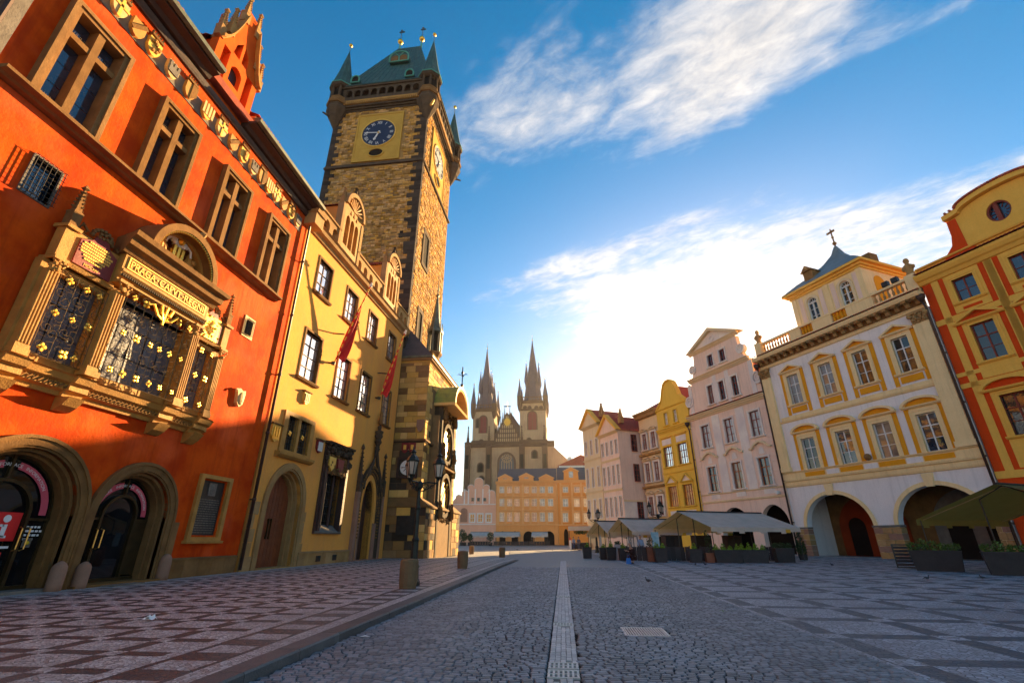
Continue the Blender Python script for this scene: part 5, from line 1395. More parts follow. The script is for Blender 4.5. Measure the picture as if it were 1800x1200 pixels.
far_block('apricot_house', 'long apricot house with seven window bays and pointed arcades below the twin-towered church', 871, 982, (882.3, 895.7, 908.7, 926, 939, 953.3, 967.7),
          ((854.5, 866), (876, 889), (900, 916)), 846, M['orangefar'], [(883, 5.5, 944), (905, 6, 944), (929, 9, 944), (966, 9, 944)], [(888, 834), (925, 832), (960, 834)])
far_block('orange_corner_house', 'orange corner house with one large gable right of the seven-bay house', 983, 1047, (994, 1014, 1031), ((855, 865), (876, 890), (901, 917)), 844, M['orangedk'], [(996, 4, 940)], [(1003, 822)])
# a pale house and red roof peeping over the orange ones
ph_ = thing('pale_rear_house', 'pale house wall with a red tiled roof peeping over the orange corner house', 'house', (8.5, 160, 0))
B().box(-9, 6, 0, 8, 0, 24).build('wall', M['whitetrim'], ph_); B().prism([(-9.3, 24), (6.3, 24), (-1.5, 27.5)], -.2, 8).build('roof', M['tile'], ph_); B().box(-6, -4.6, 1, 2, 24, 27).build('chimney', M['whitetrim'], ph_)
for k in range(3): window(ph_, -7 + k * 4, -5.6 + k * 4, 20, 22.4, -.02, M['whitetrim'], M['glassfar'], 2, 2, .1, .07)
rr_ = thing('red_roofed_house', 'low house with a red tiled roof behind the far corner of the café row', 'house', (17, 150, 0))
B().box(-8, 8, 0, 10, 0, 17).build('wall', M['trimor'], rr_); B().prism([(-8.4, 17), (8.4, 17), (0, 22)], -.3, 10).build('roof', M['tile'], rr_)
for k in range(4): window(rr_, -6.5 + k * 3.6, -5.2 + k * 3.6, 11, 13.4, -.02, M['whitetrim'], M['glassfar'], 2, 2, .1, .07)

# ------------------------------------------------------------------ twin-towered church
YC = 175.
chu = thing('gothic_church', 'dark gothic church with two tall towers crowned by clusters of pointed spires', 'church', (-18, YC, 0))
def Lc(px_, py_, Y=YC): a, z = FY(px_, py_, Y); return a + 18, z
def spire(cx_, cy_, z0, z1, r, parent, m=None, n=8, ball=True):
    s = B().lathe([(r * 1.08, z0 - .2), (r * 1.08, z0), (r, z0 + .1), (r * .5, z0 + (z1 - z0) * .48), (.06, z1)], cx_, cy_, n, math.pi / n).build('spire', m or M['churchslate'], parent)
    if ball: B().ball((cx_, cy_, z1 + .1), .28 if r > 1 else .16, 8, 5).tube([(cx_, cy_, z1), (cx_, cy_, z1 + (z1 - z0) * .09)], .06, 4).build('spire_ball', M['gold'], s)
    return s
def tower(pxl, pxr, dpt, pyt, apex, mains, corner, mids, nm):
    xl, _ = Lc(pxl, 780); xr, _ = Lc(pxr, 780); zt = Lc((pxl + pxr) / 2, pyt)[1]
    t = B().box(xl, xr, 0, dpt, 0, zt).build('tower', M['church'], chu); cx_, cy_ = (xl + xr) / 2, dpt / 2
    for q in (776, 722):
        z_ = Lc(900, q)[1]; B().box(xl - .35, xr + .35, -.35, dpt + .35, z_, z_ + .6).build('string_course', M['churchdk'], t)
    B().box(xl - .7, xr + .7, -.7, dpt + .7, zt, zt + .8).build('gallery', M['churchdk'], t)
    pr = B()
    for k in range(9):
        q = xl - .6 + (xr - xl + 1.2) * k / 8
        pr.box(q - .12, q + .12, -.65, -.45, zt + .8, zt + 2.1); q = -.6 + (dpt + 1.2) * k / 8; pr.box(xr + .45, xr + .65, q - .12, q + .12, zt + .8, zt + 2.1)
    pr.box(xl - .7, xr + .7, -.7, -.4, zt + 2.1, zt + 2.4).box(xr + .4, xr + .7, -.7, dpt + .7, zt + 2.1, zt + 2.4).build('gallery_rail', M['churchdk'], t)
    for s_ in (-1, 1):
        for r_ in (0, dpt):
            qx = xl if s_ < 0 else xr
            B().lathe([(.5, zt - 3), (1.0, zt - .5), (1.05, zt + 3.0)], qx, r_, 8).build('corner_turret', M['churchdk'], t)
            spire(qx, r_, zt + 3.0, Lc(900, corner)[1], 1.05, t)
    wtop = zt + 2.0
    B().lathe([((xr - xl) * .42, zt), ((xr - xl) * .42, wtop)], cx_, cy_, 8, math.pi / 8).build('spire_base', M['churchdk'], t)
    spire(cx_, cy_, wtop, Lc(900, apex)[1], (xr - xl) * .40, t)
    zm = wtop + (Lc(900, apex)[1] - wtop) * .3
    for q in range(4):
        a = math.pi / 4 + q * math.pi / 2; rr = (xr - xl) * .36
        B().lathe([(.2, zm - 2.2), (.8, zm - .6), (.8, zm + 1.2)], cx_ + rr * math.cos(a), cy_ + rr * math.sin(a), 6).build('oriel_turret', M['churchslate'], t)
        spire(cx_ + rr * math.cos(a), cy_ + rr * math.sin(a), zm + 1.2, Lc(900, mids)[1], .8, t, n=6)
    # lancets
    for px_, py0, py1, ww in nm:
        p = Lc(px_, py1); q = Lc(px_, py0)
        f = arch(p[0] - ww, p[0] + ww, p[1], q[1] - ww, 8, ww * 1.1, True)
        w = B().ring(offs(f, .45), f, -.25, .1).build('lancet_window', M['churchdk'], t); B().prism(f, -.06, .0).build('dark_opening', M['rose'] if ww > 1 else M['darkin'], w)
        B().box(p[0] - .1, p[0] + .1, -.15, -.05, p[1], q[1]).build('mullion', M['churchdk'], w)
    for zz in range(3):
        z_ = Lc(900, 765 - zz * 14)[1]; B().box(xr - .0, xr + .12, dpt * .3, dpt * .7, z_ - 1.2, z_ + .6).build('side_opening', M['darkin'], t) if zz == 1 else None
    return t
tower(830, 868, 11, 722, 602, 0, 674, 646, [(849, 732, 761, 1.25), (840, 737, 752, .5), (846, 774, 780, .6)], )
tower(914, 961, 11.5, 708, 590, 0, 668, 634, [(936, 724, 755, 1.5), (930, 771, 776, .6), (923, 715, 719, .4), (931, 715, 719, .4), (943, 715, 719, .4), (951, 715, 719, .4)])
# gable between the towers
ap_, bl, br = Lc(891, 722), Lc(866, 777), Lc(918, 777)
gb = B().prism([bl, br, ap_], .6, 2.2).build('gable', M['churchdk'], chu)
for k in range(1, 7):
    for s_, e_ in ((bl, -1), (br, 1)):
        t = k / 7.3; x_, z_ = s_[0] + (ap_[0] - s_[0]) * t, s_[1] + (ap_[1] - s_[1]) * t
        pinnacle(x_, .9, z_ - .5, 4.2, M['churchdk'], gb, .28)
for r_ in range(6):
    for q in range(12 - 2 * r_):
        t = (r_ + .5) / 7; xa, xb = bl[0] + (ap_[0] - bl[0]) * t + .6, br[0] + (ap_[0] - br[0]) * t - .6
        x_ = xa + (xb - xa) * (q + .5) / (12 - 2 * r_); z_ = bl[1] + (ap_[1] - bl[1]) * t - .6
        B().prism(arch(x_ - .22, x_ + .22, z_, z_ + 1.0, 6, .3, True), .48, .6).build('blind_arch', M['church'], gb)
gr_ = Lc(891.5, 741); rl = B().prism([(gr_[0] + 1.2 * math.cos(a * .785), gr_[1] + 1.5 * math.sin(a * .785)) for a in range(8)], .3, .5)
for k in range(14): a = k * .449; rl.tube([(gr_[0], .35, gr_[1]), (gr_[0] + 1.7 * math.cos(a), .35, gr_[1] + 2.0 * math.sin(a))], [.16, .04], 4)
rl.build('gilded_relief', M['gold'], gb)
cz = Lc(892, 722)[1]; B().box(ap_[0] - .12, ap_[0] + .12, 1, 1.3, cz - .5, cz + 4).box(ap_[0] - 1.4, ap_[0] + 1.4, 1, 1.3, cz + 1.9, cz + 2.3).build('cross', M['iron'], gb)
# west front and nave
fl, fr = Lc(820, 800), Lc(973, 800); zf = Lc(890, 781)[1]
B().box(fl[0], fr[0], -.8, 40, 0, zf).build('nave', M['church'], chu)
for q in (781, 786): z_ = Lc(890, q)[1]; B().box(fl[0] - .6, fr[0] + .5, -1.5, .4, z_, z_ + .9).build('string_course', M['churchdk'], chu)
for px_ in (823, 860, 918, 958):
    x_ = Lc(px_, 800)[0]; bt = B().box(x_ - 1.0, x_ + 1.0, -2.2, -.8, 0, zf - 1).add([(x_ - 1, -2.2, zf - 1), (x_ + 1, -2.2, zf - 1), (x_ + 1, -.8, zf - 1), (x_ - 1, -.8, zf - 1), (x_ - 1, -.8, zf + 1), (x_ + 1, -.8, zf + 1)], [(0, 1, 5, 4), (0, 4, 3), (1, 2, 5)]).build('buttress', M['churchdk'], chu)
    pinnacle(x_, -1.4, zf, 7, M['churchdk'], bt, .45)
    B().box(x_ - .6, x_ + .6, -2.35, -2.2, zf - 9, zf - 4).build('niche', M['darkin'], bt)
p, q = Lc(878, 838), Lc(904, 798); ww = (q[0] - p[0]) / 2; xc_ = (p[0] + q[0]) / 2
f = arch(xc_ - ww, xc_ + ww, p[1] - 6, q[1] - ww * 1.25, 12, ww * 1.25, True)
w = B().ring(offs(f, .7), f, -1.5, -.7).build('great_window', M['churchdk'], chu); B().prism(f, -.95, -.85).build('window_glass', M['lead'], w)
tr_ = B()
for k in range(1, 6): x_ = xc_ - ww + 2 * ww * k / 6; tr_.box(x_ - .14, x_ + .14, -1.2, -.9, p[1] - 6, q[1] - ww * .9)
for k in range(8):
    a = k * .785; tr_.ring([(xc_ + ww * .5 * math.cos(a) * .8 + .9 * math.cos(t * .628), q[1] - ww * .55 + ww * .5 * math.sin(a) * .7 + .9 * math.sin(t * .628)) for t in range(10)], [(xc_ + ww * .5 * math.cos(a) * .8 + .65 * math.cos(t * .628), q[1] - ww * .55 + ww * .5 * math.sin(a) * .7 + .65 * math.sin(t * .628)) for t in range(10)], -1.2, -.9)
tr_.build('tracery', M['church'], w)
for px_, py0, py1 in ((845, 815, 830), (847, 838, 844), (940, 793, 806)):
    p, q = Lc(px_, py1), Lc(px_, py0); f = arch(p[0] - .9, p[0] + .9, p[1], q[1] - 1, 8, 1.1, True)
    w = B().ring(offs(f, .4), f, -1.1, -.7).build('lancet_window', M['churchdk'], chu); B().prism(f, -.9, -.82).build('dark_opening', M['darkin'], w)
B().add([(fr[0], 0, 0), (fr[0] + 9, 0, 0), (fr[0] + 9, 30, 0), (fr[0], 30, 0), (fr[0], 0, zf - 1), (fr[0] + 9, 0, zf - 9.5), (fr[0] + 9, 30, zf - 9.5), (fr[0], 30, zf - 1)], [(0, 1, 5, 4), (1, 2, 6, 5), (4, 5, 6, 7), (3, 0, 4, 7)]).build('aisle', M['church'], chu)
B().prism([(-9, zf), (9, zf), (0, zf + 13)], 3, 38).xf(Matrix.Translation(((fl[0] + fr[0]) / 2, 0, 0))).build('nave_roof', M['churchslate'], chu)

# ================================================================== row of houses on the right; local x runs towards the viewer
GX, GY = 27.02, 45.02
M['lilac'] = mat('lilac_white_stucco', (.86, .80, .76), .9, (.77, .71, .68), .4, .2, 8, streak=.3)
M['butter'] = mat('butter_stucco', (.92, .69, .36), .85, (.84, .60, .29), .6, .2, 9, streak=.3)
M['amber'] = mat('amber_panel', (.84, .36, .018), .85, (.7, .29, .018), .8, .15, 9)
M['palepink'] = mat('pale_pink_stucco', (.88, .66, .53), .9, (.79, .57, .45), .4, .2, 8, streak=.35)
M['palewhite'] = mat('pale_lesene', (.88, .80, .70), .9, (.66, .58, .56), .5, .15, 8, streak=.15)
M['lemon'] = mat('lemon_stucco', (.86, .56, .09), .9, (.80, .5, .075), .4, .2, 8, streak=.15)
M['creamrow'] = mat('cream_stucco', (.82, .64, .40), .9, (.74, .56, .33), .4, .2, 8, streak=.2)
M['vermil'] = mat('vermilion_stucco', (.74, .085, .012), .9, (.64, .06, .01), .5, .2, 8, streak=.15)
M['ochre'] = mat('golden_ochre_stucco', (.90, .52, .10), .9, (.82, .44, .075), .5, .2, 8, streak=.15)
M['redsash'] = mat('oxide_sash', (.25, .045, .022), .6, (.2, .035, .02), 3)
M['orsash'] = mat('orange_sash', (.42, .12, .03), .6, (.35, .1, .025), 3)
M['curtain'] = mat('window_curtain', (.5, .42, .34), .9, (.36, .3, .24), 5, .3, 8)

M['glassmid'] = glassmat('curtained_glass', (.16, .12, .09), 1.8, .04)
M['archred'] = mat('dark_red_arch', (.28, .05, .016), .9, (.2, .035, .012), .6, .3, 8)
def rowhouse(name, label, back=9):
    return thing(name, label, 'house', (GX, GY, 0), -64)
def ornate(t, x0, x1, z0, z1, mf, mg, ms, cols=2, rows=3, tr=.66, y=.22, sw=.22, sill=True, curtain=False, fw=.08):
    if mg == M['glass']: mg = rnd.choice([M['glass'], M['glass'], M['glassmid'], M['glassblue']])
    w = window(t, x0, x1, z0, z1, y, mf, mg, cols, rows, fw, .045, tr=tr, thick=.1, tilt=1.2)
    B().ring(rect(x0 - sw, x1 + sw, z0, z1 + sw), rect(x0, x1, z0, z1), -.07, .2).ring(rect(x0 - sw - .06, x1 + sw + .06, z0, z1 + sw + .06), rect(x0 - sw + .04, x1 + sw - .04, z0, z1 + sw - .04), -.11, -.03).build('window_surround', ms, w)
    if sill: B().mould(x0 - sw - .2, x1 + sw + .2, [(-.02, z0 - .2), (.14, z0 - .18), (.24, z0 - .08), (.24, z0), (-.02, z0)]).build('sill', ms, w)
    return w
def tri_ped(t, c, w, z, h, m, m2):
    o = B().mould(c - w, c + w, [(-.02, z), (.22, z), (.3, z + .1), (.3, z + .16), (-.02, z + .16)])
    o.ring([(c + w + .05, z + .16), (c, z + h), (c - w - .05, z + .16)], [(c + w - .25, z + .16), (c, z + h - .2), (c - w + .25, z + .16)], -.32, .02, False)
    o = o.build('pediment', m, t); B().prism([(c - w + .2, z + .16), (c + w - .2, z + .16), (c, z + h - .18)], -.06, 0).build('tympanum', m2, o)
def seg_ped(t, c, w, z, h, m, m2):
    arcs_ = lambda k, e: [(c + (w + e) * math.cos(a), z + .1 + (h - .1 + k) * math.sin(a)) for a in [math.pi * i / 12 for i in range(13)]]
    o = B().mould(c - w, c + w, [(-.02, z), (.22, z), (.3, z + .1), (.3, z + .16), (-.02, z + .16)]).ring(arcs_(0, .05), arcs_(-.2, -.2), -.32, .02, False).build('pediment', m, t)
    B().prism(arcs_(-.2, -.2), -.06, 0).build('tympanum', m2, o)
def capital(t, x0, x1, z, m):
    c = B().box(x0 - .12, x1 + .12, -.45, 0, z + .85, z + 1.05).box(x0, x1, -.32, 0, z, z + .85)
    for k in range(26): c.ball((rnd.uniform(x0, x1), -.34 - rnd.uniform(0, .08), z + rnd.uniform(.05, .8)), rnd.uniform(.07, .14), 6, 4)
    for s_ in (x0, x1): c.ball((s_, -.38, z + .7), .2, 8, 5)
    c.build('capital', m, t)
def arcade(t, cs, hw, zs, rise, m_in, z1, x0, x1, m_wall, floor=None):
    """vaulted passage behind the arches"""
    B().box(x0, x1, 4.2, 4.4, 0, z1).build('passage_wall', m_wall, t)
    B().box(x0, x1, .6, 4.4, z1 - .05, z1).build('passage_ceiling', m_in, t)

# ---- white and yellow house with the roof pavilion
wh = rowhouse('pavilion_house', 'white and yellow baroque house with orange panels, two wide arches and a roof pavilion')
X0, X1 = -8.75, 8.3
AR = [arch(-7.35, -.95, .02, 2.5, 18, 2.9), arch(1.05, 7.45, .02, 2.5, 18, 2.9)]
CX4 = (-5.15, -1.5, 2.0, 5.5)
hs_ = AR + [rect(c - .72, c + .72, 7.85, 10.85) for c in CX4] + [rect(c - .66, c + .66, 14.4, 17.5) for c in CX4]
B().prism(rect(X0, X1, 0, 19.2), 0, .6, hs_).build('wall', M['lilac'], wh)
B().box(X0, X1, 4.5, 10, 0, 19.2).build('rear_wall', M['brownstone'], wh)  # dark brown wall: the passage's shade is put into its colour
B().box(X0, X1, .6, 4.5, 6.2, 19.2).build('floor_block', M['lilac'], wh)
B().box(X0, X0 + .5, .6, 4.5, 0, 6.2).build('side_wall', M['lilac'], wh); B().box(X1 - .5, X1, .6, 4.5, 0, 6.2).build('side_wall', M['lilac'], wh)
for a in AR:
    B().ring(offs(a, .32), a, -.09, .0).build('archivolt', M['butter'], wh)
    c = (a[0][0] + a[1][0]) / 2
    B().prism([(c - .28, 5.3), (c + .28, 5.3), (c + .42, 6.3), (c - .42, 6.3)], -.16, .0).build('keystone', M['butter'], wh)
    B().prism(offs(a, .0), 4.42, 4.46, [arch(c - 2.3, c - .6, .04, 2.6, 10), arch(c + .3, c + 2.2, .04, 3.0, 10)]).build('inner_arch', M['archred'] if c < 0 else M['greystone'], wh)  # dark arch tones carry the dimness of the passage
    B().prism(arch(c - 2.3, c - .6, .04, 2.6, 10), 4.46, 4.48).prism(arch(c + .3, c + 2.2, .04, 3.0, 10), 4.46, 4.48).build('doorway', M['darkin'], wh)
for a, b in ((-8.75, -7.3), (-1.05, 1.15), (7.35, 8.3)):
    B().box(a - .06, b + .06, -.14, .55, 2.42, 2.58).build('pier_band', M['greystone'], wh)
    z = .0
    for r_ in range(5):
        h = .48; n = 2 if r_ % 2 else 3; x = a
        for i in range(n):
            w_ = (b - a) / n
            B().box(x + .01, x + w_ - .01, -.1 - rnd.uniform(0, .03), .6, z + .01, z + h - .01).build('pier_stone', M['sand'] if rnd.random() < .7 else M['pinkstone'], wh); x += w_
        z += h
B().mould(X0, X1, [(-.02, 6.35), (.1, 6.38), (.16, 6.55), (.16, 6.85), (.28, 6.9), (.3, 7.0), (-.02, 7.05)]).build('arcade_cornice', M['butter'], wh)
B().mould(X0, X1, [(-.02, 7.05), (.1, 7.05), (.1, 7.72), (.22, 7.76), (.26, 7.84), (-.02, 7.86)]).build('plinth_band', M['butter'], wh)
for c in CX4: B().box(c - 1.05, c + 1.05, -.13, -.1, 7.2, 7.6).build('band_panel', M['amber'], wh)
for c in (-3.3, .25, 3.75): B().box(c - .6, c + .6, -.125, -.1, 7.18, 7.62).build('band_panel', M['lilac'], wh)
B().mould(X0, X1, [(-.02, 12.75), (.1, 12.8), (.16, 12.95), (-.02, 13.0)]).build('string_course', M['butter'], wh)
B().box(X0 + 1.2, X1 - 1.2, -.03, 0, 13.0, 13.35).build('frieze', M['butter'], wh)
for c in CX4:
    B().box(c - 1.45, c + 1.45, -.03, 0, 7.86, 11.2).build('bay_panel', M['amber'], wh) if 0 else None
    for s_ in (-1, 1):
        B().box(c + s_ * 1.25 - .2, c + s_ * 1.25 + .2, -.05, 0, 7.87, 11.4).build('amber_strip', M['amber'], wh)
        B().box(c + s_ * 1.2 - .18, c + s_ * 1.2 + .18, -.05, 0, 13.4, 17.9).build('amber_strip', M['amber'], wh)
    w1 = ornate(wh, c - .72, c + .72, 7.85, 10.85, M['white'], M['glass'], M['butter'], 2, 3, .68, sw=.3)
    B().box(c - 1.05, c + 1.05, -.06, 0, 11.1, 11.45).build('window_frieze', M['butter'], wh)
    seg_ped(wh, c, 1.5, 11.42, .85, M['butter'], M['amber'])
    w2 = ornate(wh, c - .66, c + .66, 14.4, 17.5, M['white'], M['glass'], M['butter'], 2, 3, .68, sw=.3)
    B().box(c - .85, c + .85, -.07, 0, 13.55, 14.1).build('apron_panel', M['amber'], wh)
    tri_ped(wh, c, 1.35, 17.85, .85, M['butter'], M['amber'])
    for w_, zz in ((w1, 8.0), (w2, 14.5)):
        for s_ in (-1, 1): B().box(c + s_ * .48 - .2, c + s_ * .48 + .2, .42, .46, zz, zz + 2.8).build('curtain', M['curtain'], w_)
B().ball((.25, -.2, 8.15), .3, 8, 6).ball((.25, -.34, 8.05), .12, 6, 4).build('carved_head', M['brownstone'], wh)
for a, b in ((X0 + .05, X0 + 1.05), (X1 - 1.35, X1 - .15)):
    B().box(a, b, -.28, 0, 7.86, 18.0).box(a - .1, b + .1, -.34, 0, 7.86, 8.3).build('pilaster', M['butter'], wh); capital(wh, a, b, 18.0, M['sand'])
B().mould(X0, X1, [(-.02, 19.1), (.16, 19.12), (.22, 19.3), (.3, 19.32), (.3, 19.36), (-.02, 19.4)]).build('architrave', M['butter'], wh)
B().mould(X0, X1, [(-.02, 19.4), (.12, 19.4), (.12, 20.05), (-.02, 20.05)]).build('cornice_frieze', M['brownstone'], wh)
for k in range(21):
    x_ = X0 + .4 + (X1 - X0 - .8) * k / 20
    B().mould(x_ - .16, x_ + .16, [(.1, 19.5), (.3, 19.55), (.42, 19.8), (.75, 19.9), (.75, 20.06), (.1, 20.06)]).build('modillion', M['sand'], wh)
B().mould(X0 - .1, X1 + .1, [(-.02, 20.05), (.85, 20.06), (.95, 20.25), (1.0, 20.42), (-.02, 20.46)]).build('cornice', M['butter'], wh)
tiles(B(), X0, X1, -.95, .1, 20.5, 20.95, .24, 2).build('tile_strip', M['tile'], wh)
# balustrade: ends open with balusters, middle walled
def balus(b, x, y, z, h=.8, r=.11): b.lathe([(r, z), (r * .6, z + h * .1), (r * 1.05, z + h * .35), (r * .5, z + h * .7), (r * .9, z + h)], x, y, 6)
B().box(X0, X1, .0, .4, 20.46, 21.15).box(X0, X1, -.02, .42, 22.05, 22.25).build('parapet', M['butter'], wh)
for a, b in ((X0 + .8, -4.3), (4.5, X1 - .8)):
    n = int((b - a) / .36)
    for k in range(n):
        bl_ = B(); balus(bl_, a + (b - a) * (k + .5) / n, .2, 21.15, .9, .12); bl_.build('baluster', M['sand'], wh)
for a, b in ((-4.3, -3.0), (-1.6, .5), (2.0, 4.5)): B().box(a, b, .02, .38, 21.15, 22.05).build('parapet_panel', M['butter'], wh)
for a, b in ((-3.0, -1.6), (.5, 2.0)):
    for k in range(4): bl_ = B(); balus(bl_, a + (b - a) * (k + .5) / 4, .2, 21.15, .9, .12); bl_.build('baluster', M['amber'], wh)
    B().box(a, b, .3, .38, 21.15, 22.05).build('parapet_back', M['amber'], wh)
for x_ in (X0 + .4, X1 - .4):
    B().box(x_ - .4, x_ + .4, -.2, .6, 20.46, 22.35).build('pedestal', M['butter'], wh)
    b = B().lathe([(.3, 22.35), (.32, 22.5), (.24, 22.65), (.36, 23.0), (.4, 23.25), (.25, 23.4), (.13, 23.5), (.2, 23.65), (.22, 23.82), (.14, 24.0), (.02, 24.05)], x_, .2, 10)
    b.ball((x_ - .33, .2, 23.1), .2, 6, 4).ball((x_ + .33, .2, 23.1), .2, 6, 4).build('stone_bust', M['sand'], wh, True)
for x_ in (5.9, 6.7): B().box(x_ - .25, x_ + .25, -.1, .25, 22.3, 22.75).build('floodlight', M['black'], wh)
# pavilion
PX0, PX1, PY0, PY1 = -3.6, 4.0, .75, 8.5
PW = [(-1.45, .5), (2.15, .5)]
ho = [arch(c - .55, c + .55, 22.2, 24.5, 12) for c, _ in PW]
pv_ = B().prism(rect(PX0, PX1, 20.4, 26.0), PY0, PY0 + .4, ho).build('pavilion', M['butter'], wh)
B().box(PX0, PX1, PY0 + .4, PY1, 20.4, 26.0).build('pavilion_block', M['butter'], wh)
for c, _ in PW:
    a = arch(c - .55, c + .55, 22.2, 24.5, 12)
    B().prism(a, PY0 + .28, PY0 + .3).build('pane', M['glass'], pv_)
    f = B().ring(a, offs(a, -.08), PY0 + .1, PY0 + .27).box(c - .06, c + .06, PY0 + .12, PY0 + .27, 22.2, 24.5).box(c - .5, c + .5, PY0 + .12, PY0 + .27, 24.42, 24.55)
    for k in (1, 2, 3): f.tube([(c, PY0 + .2, 24.5), (c + .5 * math.cos(k * .785), PY0 + .2, 24.5 + .5 * math.sin(k * .785))], .03, 4)
    for zz in (23.0, 23.75): f.box(c - .5, c + .5, PY0 + .16, PY0 + .27, zz - .025, zz + .025)
    f.build('window_bars', M['white'], pv_)
    B().ring(offs(a, .24), a, PY0 - .08, PY0).build('archivolt', M['creamrow'], pv_)
    for s_ in (-1, 1): B().box(c + s_ * 1.15 - .22, c + s_ * 1.15 + .22, PY0 - .03, PY0, 22.6, 25.4).build('stucco_panel', M['palepink'], pv_)
for x_ in (PX0 + .25, .35, PX1 - .25): B().box(x_ - .25, x_ + .25, PY0 - .07, PY0, 22.0, 25.6).build('pilaster', M['butter'], pv_)
for k in range(2):
    b = B().prism(arch(1.4 + k * 2.6, 3.0 + k * 2.6, 22.2, 24.3, 10), -.03, 0).build('blind_arch', M['amber'], pv_); b.location = (PX1, PY0, 0); b.rotation_euler.z = R(90)
cb_ = B()
for o_, z0, z1 in ((.12, 25.6, 25.85), (.3, 25.85, 26.1), (.6, 26.1, 26.35)): cb_.box(PX0 - o_, PX1 + o_, PY0 - o_, PY1 + o_, z0, z1)
cb_.build('pavilion_cornice', M['ochre'], pv_)
M['leadroof'] = mat('lead_roof', (.20, .24, .25), .6, (.14, .17, .18), 1.5, .2, 10, metal=.2, streak=.3)
pc_, py_ = (PX0 + PX1) / 2, (PY0 + PY1) / 2
rings = [(1.16, 26.35), (.86, 27.4), (.55, 28.3), (.3, 29.3), (.12, 30.3), (.03, 31.3)]
vs = []; hw, hd = (PX1 - PX0) / 2, (PY1 - PY0) / 2
for k, zz in rings: vs += [(pc_ - hw * k, py_ - hd * k, zz), (pc_ + hw * k, py_ - hd * k, zz), (pc_ + hw * k, py_ + hd * k, zz), (pc_ - hw * k, py_ + hd * k, zz)]
B().add(vs, [(4 * r_ + i, 4 * r_ + (i + 1) % 4, 4 * r_ + 4 + (i + 1) % 4, 4 * r_ + 4 + i) for r_ in range(5) for i in range(4)]).build('bell_roof', M['leadroof'], pv_)
B().box(pc_ - 1.9, pc_ - .9, py_ - hd * .95, py_ - 1.2, 27.0, 28.1).prism([(pc_ - 2.05, 28.1), (pc_ - .75, 28.1), (pc_ - 1.4, 28.8)], py_ - hd * 1.0, py_ - 1.2).build('roof_hatch', M['brownstone'], pv_)
B().box(pc_ + hw * .5, pc_ + hw * .9, py_ - 1, py_ + .2, 27.2, 28.2).build('roof_hatch', M['brownstone'], pv_)
B().tube([(pc_, py_, 31), (pc_, py_, 33.6)], .07, 6).ball((pc_, py_, 31.7), .22, 8, 5).ball((pc_, py_, 32.5), .14, 8, 5).box(pc_ - .5, pc_ + .4, py_ - .03, py_ + .03, 33.1, 33.35).build('weather_vane', M['brownstone'], pv_)
def rpipe(t, x_, z1):
    b = B().tube([(x_, -.3, .2), (x_, -.3, z1 - .6), (x_, -.5, z1)], .09, 8).lathe([(.12, z1 - .1), (.3, z1 + .25), (.32, z1 + .5)], x_, -.5, 8)
    for zz in (3, 7, 11, 15): b.box(x_ - .05, x_ + .05, -.3, 0, zz, zz + .1)
    b.build('drain_pipe', M['pipe'], t, True)
rpipe(wh, X0 - .02, 19.3); rpipe(wh, X1 + .0, 19.6)

# ---- vermilion and ochre house at the right edge
oh = rowhouse('vermilion_house', 'vermilion and ochre baroque house with curved gable and oval window at the right edge')
Y0, Y1 = 8.42, 24.0
WC = (11.05, 14.6, 18.2, 21.8)
hs_ = [rect(c - .8, c + .8, 8.1, 11.0) for c in WC] + [rect(c - .72, c + .72, 13.6, 16.5) for c in WC] + [rect(c - .7, c + .7, 18.5, 20.4) for c in WC] + [arch(10, 14.5, .02, 2.5, 14, 2.2), arch(16, 20.5, .02, 2.5, 14, 2.2)]
B().prism(rect(Y0, Y1, 0, 21.6), 0, .6, hs_).build('wall', M['vermil'], oh)
B().box(Y0, Y1, .6, 10, 5.2, 21.6).box(Y0, Y1, 4.4, 10, 0, 5.2).build('rear_wall', M['pinkstone'], oh)
for zz, h in ((5.4, .5), (12.0, .35), (17.2, .45), (12.9, .3)): B().box(Y0, Y1, -.06, 0, zz, zz + h).build('ochre_band', M['ochre'], oh)
for c in WC:
    for z0, z1 in ((6.0, 12.0), (12.4, 17.2), (17.7, 20.9)):
        B().prism(rect(c - 1.15, c + 1.15, z0, z1), -.05, 0, [rect(c - .72, c + .72, max(z0 + .6, {6.0: 8.1, 12.4: 13.6, 17.7: 18.5}[z0]), {6.0: 11.0, 12.4: 16.5, 17.7: 20.4}[z0])]).build('ochre_bay', M['ochre'], oh)
    for s_ in (-1, 1): B().box(c + s_ * 1.75 - .24, c + s_ * 1.75 + .24, -.06, 0, 5.9, 20.9).build('ochre_strip', M['ochre'], oh)
    w1 = ornate(oh, c - .8, c + .8, 8.1, 11.0, M['redsash'], M['glass'], M['ochre'], 2, 3, .66, sw=.2); seg_ped(oh, c, 1.6, 11.35, .9, M['ochre'], M['vermil'])
    w2 = ornate(oh, c - .72, c + .72, 13.6, 16.5, M['redsash'], M['glass'], M['ochre'], 2, 3, .66, sw=.2); tri_ped(oh, c, 1.6, 16.75, .95, M['ochre'], M['vermil'])
    ornate(oh, c - .7, c + .7, 18.5, 20.4, M['redsash'], M['glassblue'], M['ochre'], 2, 2, None, sw=.18)
    B().box(c - .6, c + .6, -.09, -.05, 17.85, 18.05).build('apron_panel', M['vermil'], oh)
B().mould(Y0 - .1, Y1, [(-.02, 20.9), (.15, 20.95), (.3, 21.2), (.45, 21.3), (.6, 21.55), (.65, 21.75), (-.02, 21.8)]).build('cornice', M['ochre'], oh)
tiles(B(), Y0, Y1, -.7, .3, 21.82, 22.1, .25, 2).build('tile_strip', M['tile'], oh)
